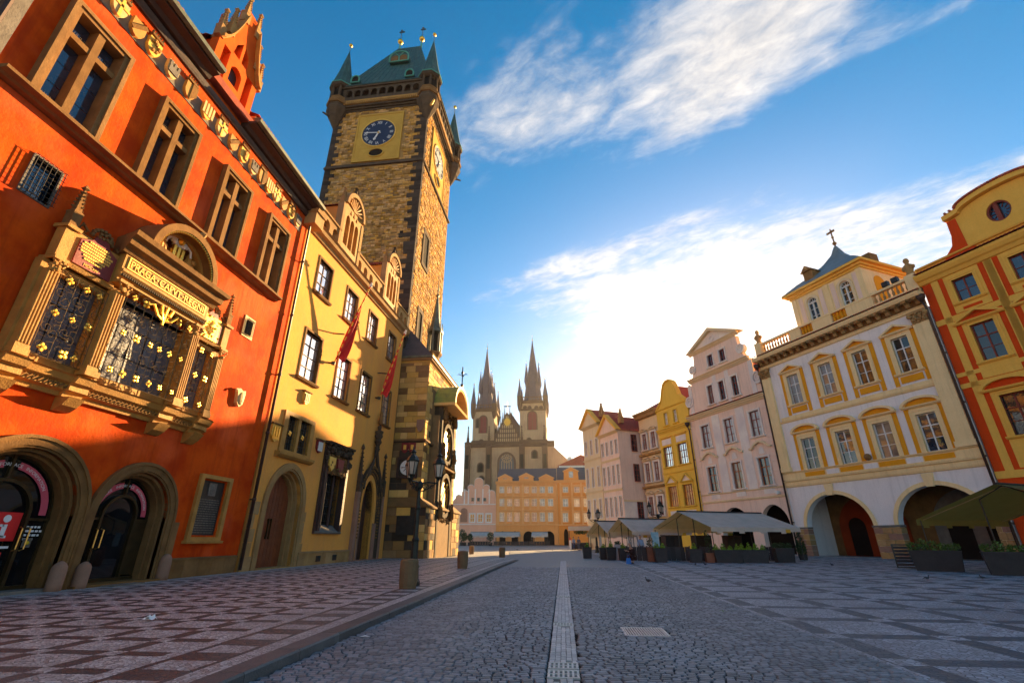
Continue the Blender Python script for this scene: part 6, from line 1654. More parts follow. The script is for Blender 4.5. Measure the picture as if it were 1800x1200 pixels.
ga0 = [(10.55, 21.8), (19.3, 21.8), (19.2, 22.5), (18.6, 22.9), (18.4, 23.6), (18.35, 25.0), (17.2, 25.4)] + [(14.9 + 2.4 * math.cos(a), 25.35 + .6 * math.sin(a)) for a in [math.pi * i / 14 for i in range(15)]] + [(11.55, 25.2), (11.5, 23.9), (11.3, 23.1), (10.7, 22.5)]
ov = [(14.6 + .72 * math.cos(2 * math.pi * i / 24), 24.15 + .85 * math.sin(2 * math.pi * i / 24)) for i in range(24)]
gb = B().prism(ga0, .0, .6, [ov]).build('curved_gable', M['ochre'], oh)
B().prism([(10.7, 22.5), (12.2, 22.5), (12.15, 25.2), (11.55, 25.2), (11.5, 23.9), (11.3, 23.1)], -.04, 0).build('gable_side', M['vermil'], gb)
B().prism([(17.3, 22.5), (19.2, 22.5), (18.6, 22.9), (18.4, 23.6), (18.35, 25.0), (17.3, 25.2)], -.04, 0).build('gable_side', M['vermil'], gb)
B().box(10.6, 12.6, -.04, 0, 21.85, 22.35).build('gable_foot', M['vermil'], gb); B().mould(Y0, 19.3, [(0, 22.35), (.15, 22.38), (.2, 22.5), (0, 22.52)]).build('gable_string', M['ochre'], gb)
top = [(18.5, 25.05), (17.2, 25.45)] + [(14.9 + 2.4 * math.cos(a), 25.4 + .6 * math.sin(a)) for a in [math.pi * i / 14 for i in range(15)]] + [(11.5, 25.25)]
B().ring([(x_, z_ + .42) for x_, z_ in top], top, -.4, .6, False).build('gable_cornice', M['ochre'], gb)
tb = B()
for i in range(len(top) - 1):
    for t in (0, .33, .66): x_, z_ = top[i][0] + (top[i + 1][0] - top[i][0]) * t, top[i][1] + (top[i + 1][1] - top[i][1]) * t; tb.tube([(x_, -.5, z_ + .46), (x_, .6, z_ + .5)], .1, 6)
tb.build('gable_tiles', M['tile'], gb)
cir = lambda k: [(14.6 + .72 * k * math.cos(2 * math.pi * i / 24), 24.15 + .85 * k * math.sin(2 * math.pi * i / 24)) for i in range(24)]
ow = B().ring(cir(1.0), cir(.86), .1, .35).box(14.35, 14.62, .14, .34, 23.4, 24.9).build('oval_window', M['redsash'], gb); B().prism(cir(.95), .34, .36).build('pane', M['glassblue'], ow)
sp = B()
for k in range(12): a = k * .5236; sp.tube([(14.6 + .3 * math.cos(a), .3, 24.15 + .36 * math.sin(a)), (14.6 + .64 * math.cos(a), .3, 24.15 + .76 * math.sin(a))], .025, 4)
sp.build('window_spokes', M['redsash'], ow)
B().box(Y0, 10.6, .0, .5, 21.8, 22.6).build('parapet', M['ochre'], oh); B().prism([(Y0, 21.7), (Y1, 21.7), (Y1, 22.5), (Y0, 22.5)], .6, 9).build('roof', M['tile'], oh)

# ---- pale pink gabled house
pk = rowhouse('pink_gabled_house', 'pale pink baroque house with volute gable, triangular top and red-brown windows')
P0, P1 = -21.4, -8.85
PC = (-18.85, -14.85, -10.9); TC = (-16.85, -14.9, -12.75)
hs_ = [rect(c - .72, c + .72, 6.85, 9.8) for c in PC] + [rect(c - .7, c + .7, 12.15, 15.0) for c in PC] + [rect(c - .45, c + .45, 17.35, 19.8) for c in TC] + [arch(-18.6, -14.2, .02, 2.6, 14, 2.3, True), arch(-12.8, -9.2, .02, 2.6, 14, 2.3, True)]
B().prism(rect(P0, P1, 0, 16.4), 0, .6, [h for h in hs_ if h[0][1] < 16]).build('wall', M['palepink'], pk)
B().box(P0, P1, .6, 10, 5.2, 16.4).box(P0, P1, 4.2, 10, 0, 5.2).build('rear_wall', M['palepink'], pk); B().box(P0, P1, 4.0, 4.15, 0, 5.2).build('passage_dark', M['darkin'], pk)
B().prism([(P0, 16.4), (P1, 16.4), (P1 - .2, 17.6), (P1 - .9, 18.3), (P1 - 1.2, 19.6), (P1 - 1.3, 21.3), (P0 + 1.3, 21.3), (P0 + 1.2, 19.6), (P0 + .9, 18.3), (P0 + .2, 17.6)], 0, .6, [h for h in hs_ if h[0][1] > 16]).build('gable_storey', M['palepink'], pk)
B().prism([(P0 + 1.7, 21.5), (P1 - 1.7, 21.5), (P1 - 2.1, 22.5), (P1 - 2.4, 23.4), (P1 - 2.5, 24.6), (P0 + 2.5, 24.6), (P0 + 2.4, 23.4), (P0 + 2.1, 22.5)], 0, .6, [rect(-16.4, -15.5, 22.1, 23.7), rect(-14.3, -13.4, 22.1, 23.7)]).build('upper_gable', M['palepink'], pk)
for c in (-15.95, -13.85): ornate(pk, c - .45, c + .45, 22.1, 23.7, M['redsash'], M['glass'], M['palewhite'], 2, 2, None, sw=.12)
tz = 24.6; B().mould(P0 + 1.9, P1 - 1.9, cornice(.45, .45, tz)).build('pediment_cornice', M['creamrow'], pk)
pm = (P0 + P1) / 2; B().prism([(P0 + 2.0, tz + .4), (P1 - 2.0, tz + .4), (pm, tz + 2.2)], .0, .6).build('tympanum', M['palewhite'], pk)
B().ring([(P1 - 1.5, tz + .4), (pm, tz + 2.65), (P0 + 1.5, tz + .4)], [(P1 - 2.2, tz + .4), (pm, tz + 2.2), (P0 + 2.2, tz + .4)], -.45, .6, False).build('raking_cornice', M['creamrow'], pk)
ci_ = lambda k: [(pm + k * math.cos(i * .393), tz + 1.15 + k * math.sin(i * .393)) for i in range(16)]
B().ring(ci_(.4), ci_(.28), -.08, .0).build('roundel', M['palewhite'], pk)
for zz, d, m_ in ((16.05, .6, 'creamrow'), (20.95, .5, 'creamrow')): B().mould(P0 - .1 if zz < 20 else P0 + 1.1, P1 + .1 if zz < 20 else P1 - 1.1, cornice(d, .55, zz)).build('cornice', M[m_], pk)
tiles(B(), P0, P1, -.6, .0, 16.62, 16.8, .25, 1).build('tile_strip', M['tile'], pk)
for a in (P0 + .55, P1 - .55):
    for zz, rr in ((18.6, .75), (22.7, .6)):
        x_ = a if zz < 20 else a + (1.5 if a < pm else -1.5)
        cv = lambda k: [(x_ + (0) + k * math.cos(i * .393), zz + k * math.sin(i * .393)) for i in range(16)]
        B().prism(cv(rr), -.05, .4).ring(cv(rr), cv(rr * .72), -.16, .0).ring(cv(rr * .5), cv(rr * .3), -.14, .0).build('volute', M['palewhite'], pk)
for c in PC:
    ornate(pk, c - .72, c + .72, 6.85, 9.8, M['orsash'], M['glass'], M['palewhite'], 2, 3, .66, sw=.14); ornate(pk, c - .7, c + .7, 12.15, 15.0, M['redsash'], M['glassfar'], M['palewhite'], 2, 3, .66, sw=.14)
    eb = [(c - 1.5, 10.75), (c - 1.1, 10.8), (c - .7, 11.2), (c, 11.45), (c + .7, 11.2), (c + 1.1, 10.8), (c + 1.5, 10.75)]
    B().ring([(x_, z_ + .22) for x_, z_ in eb], eb, -.3, 0, False).build('eyebrow_moulding', M['creamrow'], pk); B().prism([(c - .4, 10.2), (c + .4, 10.2), (c + .25, 10.8), (c, 11.0), (c - .25, 10.8)], -.05, 0).build('stucco_ornament', M['palewhite'], pk)
    B().box(c - .7, c + .7, -.04, 0, 6.0, 6.5).build('apron_panel', M['palewhite'], pk)
for c in TC: ornate(pk, c - .45, c + .45, 17.35, 19.8, M['redsash'], M['glass'], M['palewhite'], 2, 3, .66, sw=.14)
for c in (-16.85, -12.9):
    B().box(c - .62, c + .62, -.05, 0, 6.6, 15.9).build('lesene', M['palewhite'], pk)
for c in (P0 + .9, P1 - 1.2, -15.9, -13.8): B().box(c - .3, c + .3, -.05, 0, 16.8, 20.9).build('lesene', M['palewhite'], pk)
for zz in range(18):
    for a in (P0 + .02, P1 - .9): B().box(a, a + .85, -.045, 0, 6.6 + zz * .52, 7.08 + zz * .52).build('rusticated_block', M['palepink'], pk)
for pr_ in ([(-.02, 5.55), (.12, 5.58), (.16, 5.75), (-.02, 5.8)], [(-.02, 6.5), (.1, 6.52), (.14, 6.62), (-.02, 6.66)]): B().mould(P0, P1, pr_).build('string_course', M['creamrow'], pk)
B().box(P0, P1, -.03, 0, 0, 5.5).build('white_base', M['palewhite'], pk) if 0 else None
rf_ = B(); tiles(rf_, .6, 9, 0, 5, 17.0, 23.0, .3, 10); rf_.v = [(P1 - y_, x_, z_) for x_, y_, z_ in rf_.v]; rf_.build('roof', M['tile'], pk)
rf_ = B(); tiles(rf_, .6, 9, 0, 5, 17.0, 23.0, .3, 10); rf_.v = [(P0 + y_, x_, z_) for x_, y_, z_ in rf_.v]; rf_.build('roof', M['tile'], pk)
B().prism([(P0 + .1, 16.4), (P1 - .1, 16.4), (P1 - 5.2, 22.4), (P0 + 5.2, 22.4)], .62, 9).build('attic', M['palepink'], pk)
B().box(-9.9, -9.6, -.4, 0, 5.85, 6.2).build('wall_camera', M['white'], pk)

# ---- lemon yellow house
ly = rowhouse('lemon_house', 'narrow lemon yellow house with bell-shaped gable and wide paired windows')
L0, L1 = -28.3, -21.45
LC = (-26.75, -23.65)
hs_ = [rect(c - .95, c + .95, 5.55, 8.2) for c in LC] + [rect(c - .95, c + .95, 10.85, 13.6) for c in LC] + [rect(c - .36, c + .36, 16.6, 18.4) for c in (-26.2, -24.15)]
gtop = [(L0, 0), (L1, 0), (L1, 18.8), (L1 - .6, 19.4), (L1 - 1.5, 20.2), (L1 - 2.0, 21.6), (L1 - 2.4, 22.4), (L1 - 3.0, 22.8), (L0 + 3.0, 22.8), (L0 + 2.4, 22.4), (L0 + 2.0, 21.6), (L0 + 1.5, 20.2), (L0 + .6, 19.4), (L0, 18.8)]
B().prism(gtop, 0, .6, hs_).build('wall', M['lemon'], ly); B().box(L0, L1, .6, 10, 0, 18.5).build('rear_wall', M['lemon'], ly)
B().ring([(x_, z_ + .22) for x_, z_ in gtop[2:]], gtop[2:], -.2, .6, False).build('gable_coping', M['lemon'], ly)
for pr_ in (cornice(.5, .6, 15.6), [(-.02, 19.0), (.14, 19.02), (.2, 19.2), (-.02, 19.25)], [(-.02, 9.9), (.12, 9.92), (.16, 10.1), (-.02, 10.15)]): B().mould(L0, L1, pr_).build('cornice', M['lemon'], ly)
for c in LC:
    ornate(ly, c - .95, c + .95, 5.55, 8.2, M['orsash'], M['glasswarm'], M['lemon'], 4, 3, .66, sw=.12); ornate(ly, c - .95, c + .95, 10.85, 13.6, M['redsash'], M['glassbright'], M['lemon'], 4, 3, .66, sw=.12)
    B().box(c - 1.0, c + 1.0, -.05, 0, 13.9, 14.7).build('stucco_panel', M['palewhite'], ly); tri_ped(ly, c, 1.25, 8.5, 1.2, M['lemon'], M['palewhite']); B().box(c - 1.0, c + 1.0, -.05, 0, 4.3, 5.0).build('apron_panel', M['palewhite'], ly)
    B().mould(c - 1.2, c + 1.2, [(-.02, 14.8), (.2, 14.85), (.24, 15.0), (-.02, 15.05)]).build('window_cornice', M['ochre'], ly)
for c in (-26.2, -24.15): ornate(ly, c - .36, c + .36, 16.6, 18.4, M['white'], M['glassbright'], M['lemon'], 2, 3, .66, sw=.1)
B().prism([(L0, 18.5), (L1, 18.5), ((L0 + L1) / 2, 22.3)], .6, 10).build('roof', M['tile'], ly)
rpipe(ly, L1 + .02, 15.4)

# ---- cream house
cm = rowhouse('cream_house', 'tall narrow cream house with balcony mouldings between the lemon house and the projecting pink house')
C0, C1 = -33.3, -28.35
B().box(C0, C1, .25, 10, 0, 19.6).build('wall', M['creamrow'], cm)
for k, (z0, z1) in enumerate(((4.6, 7.2), (9.3, 12.0), (14.0, 16.4))):
    for c in (-31.9, -29.7):
        w = ornate(cm, c - .55, c + .55, z0, z1, M['redsash'], M['glassfar'], M['palewhite'], 2, 3, .66, y=.2, sw=.18)
    B().mould(C0, C1, [(-.26, z0 - .9), (.25, z0 - .86), (.35, z0 - .6), (-.26, z0 - .55)]).build('balcony_moulding', M['sand'], cm)
    for c in (-31.9, -29.7): tri_ped(cm, c, .9, z1 + .35, .55, M['creamrow'], M['sand'])
B().mould(C0 - .1, C1 + .1, [(-.3, 18.8), (.3, 18.9), (.5, 19.3), (.75, 19.4), (.8, 19.65), (-.3, 19.75)]).build('cornice', M['sand'], cm)
B().prism([(0, 0), (0, .2), (9, 5)], C0, C1).xf(Matrix(((0, 1, 0, 0), (1, 0, 0, .2), (0, 0, 1, 19.7), (0, 0, 0, 1)))).build('roof', M['tile'], cm)

# ---- projecting pale house and the farthest house of the row
def proj(name, label, u0, u1, yf, zc, m, cols, rows, side=True, ped=True):
    t = rowhouse(name, label); a, b = -u1, -u0
    wr = [rect(a + (b - a) * (c + .5) / cols - .32, a + (b - a) * (c + .5) / cols + .32, z0, z1) for c in range(cols) for z0, z1 in rows]
    B().prism(rect(a, b, 0, zc), yf, yf + .4, wr).build('wall', m, t); B().box(a, b, yf + .4, 9, 0, zc).build('rear_wall', m, t)
    for r_ in wr:
        w = window(t, r_[0][0], r_[1][0], r_[0][1], r_[2][1], yf + .2, M['white'], M['glassfar'], 2, 2, .07, .05)
        B().ring(rect(r_[0][0] - .14, r_[1][0] + .14, r_[0][1] - .1, r_[2][1] + .14), r_, yf - .06, yf + .1).build('window_surround', M['palewhite'], w)
    for zz, d in ((rows[0][0] - .9, .15), (rows[1][0] - 1.0, .18), (rows[2][0] - 1.0, .18), (zc - .4, .6)):
        bb = B().mould(a - .05, b + .05, cornice(d, .35, zz), .4, .4); bb.v = [(x_, y_ + yf, z_) for x_, y_, z_ in bb.v]; bb.build('cornice', M['creamrow'], t)
    if ped:
        c = (a + b) / 2; B().prism([(a - .3, zc), (b + .3, zc), (c, zc + 2.6)], yf - .2, yf + 6).build('pediment', m, t)
        B().ring([(b + .6, zc), (c, zc + 3.0), (a - .6, zc)], [(b + .2, zc), (c, zc + 2.6), (a - .2, zc)], yf - .6, yf + .3, False).build('raking_cornice', M['ochre'], t); B().ring([(b + .5, zc - .05), (c, zc + 2.9), (a - .5, zc - .05)], [(b + .3, zc - .05), (c, zc + 2.62), (a - .3, zc - .05)], yf + .3, yf + 6, False).build('roof', M['tile'], t)
        pinnacle(b - .3, yf + 1, zc + 1.2, 2.4, M['sand'], t, .35, 'roof_vase')
    return t
pj = proj('projecting_house', 'pale pink house with pediment whose blank side wall stands out from the café row', 33.6, 39.0, -3.6, 17.2, M['palepink'], 4, ((4.6, 7.4), (9.2, 12.0), (13.7, 15.8)))
B().box(-33.6, -33.5, -3.55, 4, 0, 6.6).build('side_wall_lower', M['palewhite'], pj)
sb = B().box(-33.6, -33.42, -3.6, 4, 6.6, 6.85).build('side_string', M['creamrow'], pj)
for zz in (4, 9.5, 14): o = window(pj, -.5, .5, zz, zz + 2.6, 0, M['redsash'], M['glass'], 2, 3, .08, .05); o.location = (-33.42, -.9, 0); o.rotation_euler.z = R(90)
B().prism([(0, 0), (8, 0), (4, 4.5)], -39.6, -33.2).xf(Matrix(((0, 1, 0, 0), (1, 0, 0, 1.5), (0, 0, 1, 17.2), (0, 0, 0, 1)))).build('roof', M['tile'], pj)
proj('farthest_row_house', 'pale green-yellow house with a high gable at the far end of the café row', 39.05, 44.5, -3.7, 19.5, M['creamrow'], 3, ((4.6, 7.4), (9.4, 12.4), (14.6, 17.0)))

# ================================================================== street furniture, cafés, people
def GP(px_, py_, z=0.):
    """ground point seen at a pixel of the photograph"""
    a, zz = FY(px_, py_, 1.0); t = (z - 1.5) / (zz - 1.5); return a * t, t
M['bollard'] = mat('bollard_stone', (.22, .145, .08), .9, (.15, .10, .06), 3, .6, 26, vary=.15, streak=.3)
for (px_, py_), zb_, lab in (((712, 1035), .12, 'squat brown stone bollard in front of the three-armed street lamp'), ((811, 999), .12, 'brown stone bollard on the pavement before the clock chapel corner'),
                        ((828, 973), .0, 'small far stone bollard just right of the clock chapel'), ((882, 979), .0, 'dark stone bollard at the far end of the kerb')):
    x_, y_ = GP(px_, py_, zb_)
    b = B().lathe([(.25, zb_ - .02), (.26, zb_ + .08), (.275, zb_ + .15), (.285, zb_ + .6), (.28, zb_ + .75), (.25, zb_ + .81), (.05, zb_ + .83)], x_, y_ + .25, 14)
    tag(b.build('bollard', M['bollard']), lab, 'bollard', 'stone bollards along the kerb').rotation_euler.z = 0

M['lampiron'] = mat('lamp_iron', (.016, .022, .018), .45, (.03, .035, .03), 5, .3, 40, metal=.4)
M['lampglass'] = glassmat('lamp_glass', (.30, .25, .2), 1.5, .12)
def lantern(t, x, y, z):
    f = B().lathe([(.03, z), (.05, z + .06), (.10, z + .12), (.12, z + .15)], x, y, 6)
    for k in range(6):
        a = k * math.pi / 3; f.tube([(x + .11 * math.cos(a), y + .11 * math.sin(a), z + .15), (x + .19 * math.cos(a), y + .19 * math.sin(a), z + .58)], .013, 4)
    f.lathe([(.215, z + .57), (.225, z + .61), (.2, z + .63)], x, y, 6)
    o = f.build('lantern', M['lampiron'], t)
    for k in range(6):
        a0, a1 = k * math.pi / 3, (k + 1) * math.pi / 3
        p = [(x + r_ * math.cos(a), y + r_ * math.sin(a), zz) for r_, zz in ((.105, z + .16), (.182, z + .57)) for a in (a0, a1)]
        B().add(p, [(0, 1, 3, 2)]).build('glass_pane', M['lampglass'], o)
    B().lathe([(.22, z + .62), (.17, z + .72), (.09, z + .8), (.075, z + .86), (.11, z + .9), (.05, z + .96), (.02, z + 1.02), (.035, z + 1.05), (.005, z + 1.1)], x, y, 6).build('lantern_roof', M['lampiron'], o)
def street_lamp(loc, rz, label, k=1.):
    t = thing('street_lamp', label, 'street lamp', loc, rz, 'old iron lamps with three lanterns')
    B().lathe([(.24, 0), (.24, .12), (.19, .2), (.17, .5), (.2, .56), (.13, .66)], 0, 0, 10).build('lamp_base', M['lampiron'], t)
    B().lathe([(.12, .66), (.11, 1.3), (.13, 1.36), (.085, 1.45), (.075, 2.3), (.1, 2.36), (.07, 2.45), (.065, 2.95), (.12, 3.05), (.13, 3.15), (.07, 3.25)], 0, 0, 10).build('shaft', M['lampiron'], t)
    for q in range(3):
        a = R(12 + 120 * q); c, s_ = math.cos(a), math.sin(a)
        arm = B().tube([(0, 0, 3.18), (.3 * c, .3 * s_, 3.22), (.6 * c, .6 * s_, 3.2), (.64 * c, .64 * s_, 3.28)], .028, 6)
        for cx_, r_ in ((.2, .12), (.42, .08)):
            arm.tube([(cx_ * c + r_ * (1 - .7 * u) * math.cos(u * 7) * c, cx_ * s_ + r_ * (1 - .7 * u) * math.cos(u * 7) * s_, 3.06 + r_ * (1 - .7 * u) * math.sin(u * 7)) for u in [i / 14 for i in range(15)]], .014, 4)
        arm.tube([(.05 * c, .05 * s_, 2.9), (.25 * c, .25 * s_, 2.98), (.55 * c, .55 * s_, 3.18)], .018, 5).build('arm', M['lampiron'], t)
        lantern(t, .64 * c, .64 * s_, 3.26)
    if k != 1: t.scale = (k, k, k)
    return t
lx, ly_ = FY(734, 900, 16.6)[0], 16.6
street_lamp((lx, ly_, .12), 8, 'black iron street lamp with three lanterns on the left pavement')
street_lamp((9.6, 51.5, .0), 30, 'black iron street lamp rising behind the large white café tent', 1.18)
street_lamp((4.0, 62, .0), 50, 'distant iron street lamp above the farthest small café tent', 1.15)

# café tents: ridge at right angles to the house row
M['canvas'] = None
def canvasmat(name, c, tr):
    m = bpy.data.materials.new(name); m.use_nodes = True; nt = m.node_tree; p = nt.nodes['Principled BSDF']; out = nt.nodes['Material Output']
    g = nt.nodes.new('ShaderNodeNewGeometry'); f = noise(nt, g.outputs['Position'], 1.3, 5)
    cc_ = mixc(nt, f.cl(.3, .7), c, tuple(q * .82 for q in c)); nt.links.new(cc_, p.inputs['Base Color']); p.inputs['Roughness'].default_value = .85
    t = nt.nodes.new('ShaderNodeBsdfTranslucent'); t.inputs[0].default_value = (*tr, 1); mx = nt.nodes.new('ShaderNodeMixShader'); mx.inputs[0].default_value = .38
    b = nt.nodes.new('ShaderNodeBump'); b.inputs['Strength'].default_value = .15; nt.links.new(f.k, b.inputs['Height']); nt.links.new(b.outputs[0], p.inputs['Normal'])
    nt.links.new(p.outputs[0], mx.inputs[1]); nt.links.new(t.outputs[0], mx.inputs[2]); nt.links.new(mx.outputs[0], out.inputs[0]); return m
M['canvas'] = canvasmat('tent_canvas', (.88, .74, .62), (.75, .38, .06))
M['whitecanvas'] = canvasmat('awning_canvas', (.72, .68, .62), (.6, .5, .3))
M['steel'] = mat('tent_steel', (.05, .045, .042), .5, (.08, .07, .06), 5, .1, 40, metal=.5)
M['beamwood'] = mat('light_beam', (.55, .36, .18), .7, (.45, .28, .13), 4, .2, 30)
M['labelyel'] = mat('orange_label', (.85, .42, .02), .6, (.8, .38, .02), 3)
def tent(label, x, y, L_, h, ze, zr, m=None, rz=26, group='café tents on the right side of the square', lab=True):
    """local x along the ridge from the street end, local -y towards the viewer"""
    t = thing('cafe_tent', label, 'tent', (x, y, 0), rz, group); m = m or M['canvas']
    n = 14; vs = []; fs = []
    for i in range(n + 1):
        u = L_ * i / n
        for j in range(13):
            v = -1 + 2 * j / 12; sag = .10 * math.sin(math.pi * i / n) * math.sin(abs(v) * math.pi)
            vs.append((u, v * h, zr - (zr - ze) * abs(v) - sag))
    fs = [(i * 13 + j, i * 13 + j + 1, (i + 1) * 13 + j + 1, (i + 1) * 13 + j) for i in range(n) for j in range(12)]
    B().add(vs, fs).build('canopy', m, t, True)
    for s_ in (-1, 1):
        v = B(); k = int(L_ / .5)
        for i in range(k):
            a, b = L_ * i / k, L_ * (i + 1) / k; dp = .3 if i % 4 != 1 else .42
            v.add([(a, s_ * (h + .004), ze), (b, s_ * (h + .004), ze), (b, s_ * (h + .02), ze - dp), (a, s_ * (h + .02), ze - dp)], [(0, 1, 2, 3)])
        v.build('valance', m, t)
    if lab: B().box(L_ * .82, L_ * .82 + .45, -h - .05, -h - .025, ze - .36, ze - .12).build('valance_label', M['labelyel'], t)
    B().tube([(0, 0, zr + .03), (L_, 0, zr + .03)], .06, 6).build('ridge_bar', M['steel'], t)
    for u in (.6, L_ - .6):
        for v in (-.28, .28): B().tube([(u, v * h, 0), (u, v * h, zr - (zr - ze) * .42), (u, 0, zr - .05)], .04, 6).build('post', M['steel'], t)
        for v in (-1, 1): B().tube([(u, 0, zr - .1), (u, v * h, ze - .02)], .025, 4).build('rafter', M['beamwood'], t)
    for v in (-.97, .97):
        for u in (.15, L_ - .15): B().tube([(u, v * h, 0), (u, v * h, ze - .05)], .03, 6).build('post', M['steel'], t)
    return t
tent('large white café tent in front of the pale pink gabled house', 9.0, 40.1, 8.6, 3.4, 2.3, 3.5)
tent('middle-sized white café tent between the large tent and the farthest one', 5.15, 47, 6.5, 2.0, 2.15, 3.25)
tent('small white café tent at the street end of the row, farthest of the three', 3.4, 52, 5, 2.1, 2.0, 3.2)
tent('olive canvas café tent at the right edge before the vermilion house', 21.2, 26.1, 8.5, 4.0, 2.5, 4.0, canvasmat('olive_canvas', (.24, .19, .06), (.30, .20, .03)), lab=False)

# foliage: leaf quads spread through a volume
M['leaf'] = mat('box_leaves', (.06, .11, .02), .6, (.10, .19, .03), 9, .0, 30, island=.5)
M['leafdk'] = mat('dark_leaves', (.03, .06, .02), .6, (.05, .08, .025), 9, .0, 30, island=.5)
M['leafbr'] = mat('bright_leaves', (.22, .36, .03), .6, (.14, .26, .03), 9, .0, 30, island=.4)
r5 = random.Random(9)
def leaves(b, c, r, n, s=.07, cone=False):
    for _ in range(n):
        while True:
            p = Vector((r5.uniform(-1, 1), r5.uniform(-1, 1), r5.uniform(-1, 1)))
            if p.length < 1 and p.length > .35 and (not cone or math.hypot(p.x, p.y) < (1 - p.z) / 2 + .06): break
        q = Vector((c[0] + p.x * r[0], c[1] + p.y * r[1], c[2] + p.z * r[2]))
        d = Vector((r5.uniform(-1, 1), r5.uniform(-1, 1), r5.uniform(-.3, 1))).normalized(); u = d.cross(Vector((r5.random(), r5.random(), .3))).normalized(); k = s * r5.uniform(.7, 1.4)
        b.add([q - d * k, q + u * k * .45, q + d * k, q - u * k * .45], [(0, 1, 2, 3)])
    return b
M['planterdk'] = mat('dark_planter', (.035, .028, .027), .75, (.05, .04, .038), 3, .3, 30, vary=.3)
M['planterlt'] = mat('pale_planter', (.4, .36, .36), .7, (.32, .29, .29), 3, .2, 30)
M['terracotta'] = mat('terracotta', (.28, .10, .05), .8, (.2, .075, .04), 4, .3, 30)
M['soil'] = mat('soil', (.03, .02, .015), .95)
def planter(x, y, w, d, h, rz, label, m='planterdk', plant='leafbr', ph=.45, kind='shrub', group='planters fencing the café terraces'):
    t = thing('planter', label, 'planter', (x, y, 0), rz, group)
    k = .88
    b = B().hexa([(-w / 2 * k, -d / 2 * k, 0), (w / 2 * k, -d / 2 * k, 0), (w / 2 * k, d / 2 * k, 0), (-w / 2 * k, d / 2 * k, 0), (-w / 2, -d / 2, h), (w / 2, -d / 2, h), (w / 2, d / 2, h), (-w / 2, d / 2, h)]).build('box', M[m], t)
    B().ring([(-w / 2 - .02, -d / 2 - .02), (w / 2 + .02, -d / 2 - .02), (w / 2 + .02, d / 2 + .02), (-w / 2 - .02, d / 2 + .02)], [(-w / 2 + .05, -d / 2 + .05), (w / 2 - .05, -d / 2 + .05), (w / 2 - .05, d / 2 - .05), (-w / 2 + .05, d / 2 - .05)], 0, .05).xf(Matrix(((1, 0, 0, 0), (0, 0, 1, 0), (0, 1, 0, h - .03), (0, 0, 0, 1)))).build('rim', M[m], t)
    f = B(); n = max(1, int(w / .42))
    for i in range(n):
        cx_ = -w / 2 + w * (i + .5) / n; hh = ph * r5.uniform(.6, 1.15)
        leaves(f, (cx_, 0, h + hh * .45), (min(.26, w / 2), min(.24, d / 2 + .05), hh * .6), 130, .06, kind == 'cone')
    f.build('shrub', M[plant], t)
    return t
PL = [(1033, 981, .75, .75, .85, 'planterdk', 'leafbr', .5, 'dark planter with light green shrub at the street corner of the café terrace'),
      (1063, 983, .7, .7, .85, 'planterdk', 'leafbr', .5, 'dark planter with light green shrub, second from the street corner of the terrace'),
      (1076, 984, .75, .75, .9, 'planterdk', 'leafbr', .45, 'dark planter with green shrub beside the tall pale pot'),
      (1088.5, 984, .55, .55, 1.1, 'planterlt', 'leafdk', .4, 'tall pale pot among the dark planters of the café terrace'),
      (1098, 985, .7, .7, .85, 'planterdk', 'leafbr', .4, 'dark planter just right of the tall pale pot'),
      (1147, 987, .6, .6, .95, 'terracotta', 'leafdk', 1.0, 'terracotta-toned pot with a dark bush behind the crouching person'),
      (1164, 988, .85, .7, .9, 'planterdk', 'leafbr', .5, 'wide grey planter with bright shrub below the left post of the large tent'),
      (1226, 988.5, .8, .7, .85, 'planterdk', 'leafbr', .55, 'square dark planter with a bright pointed shrub under the large tent'),
      (1251, 988.5, .6, .6, .6, 'terracotta', 'leafdk', 1.3, 'terracotta pot with a tall dark shrub under the middle of the large tent'),
      (1284, 989, 1.9, .7, .8, 'planterdk', 'leafbr', .5, 'long dark planter with bright shrubs, left one under the right half of the large tent'),
      (1330, 989, 1.9, .7, .8, 'planterdk', 'leafbr', .55, 'long dark planter with bright shrubs, right one under the right half of the large tent'),
      (1384, 988.5, 1.3, .6, .9, 'planterdk', 'leafdk', .4, 'dark planter at the right end of the large tent beside the wide arch')]
for px_, py_, w, d, h, m, pl, ph, lab in PL:
    x_, y_ = GP(px_, py_); planter(x_, y_ + d / 2, w, d, h, rnd.uniform(-4, 4), lab, m, pl, ph, 'cone' if pl == 'leafbr' else 'shrub')
for (px_, py_, w), lab in (((1652, 1004, 2.1), 'long black planter with grassy leaves under the olive tent, left one'), ((1785, 1012, 1.7), 'long black planter with grassy leaves at the right edge of the view')):
    x_, y_ = GP(px_, py_); planter(x_ + .3, y_ + .4, w, .6, .95, -30, lab, 'planterdk', 'leaf', .5)
fn = thing('terrace_screen', 'black slatted screen at the left end of the olive tent terrace', 'screen', (*GP(1608, 1000), 0), -20)
B().ring(rect(-.75, .75, .05, 1.25), rect(-.68, .68, .12, 1.18), -.03, .03).build('frame', M['steel'], fn)
for k in range(6): B().box(-.68, .68, -.015, .015, .16 + k * .17, .28 + k * .17).build('slat', M['planterdk'], fn)
tp = thing('conical_shrub', 'dark green conical shrub in a pot between the large tent and the wide arch', 'shrub', (18.6, 42.2, 0))
leaves(B(), (0, 0, 1.35), (.5, .5, 1.1), 700, .07, True).build('foliage', M['leafdk'], tp); B().lathe([(.28, 0), (.34, .4), (.36, .42), (.3, .42)], 0, 0, 10).build('pot', M['planterdk'], tp)

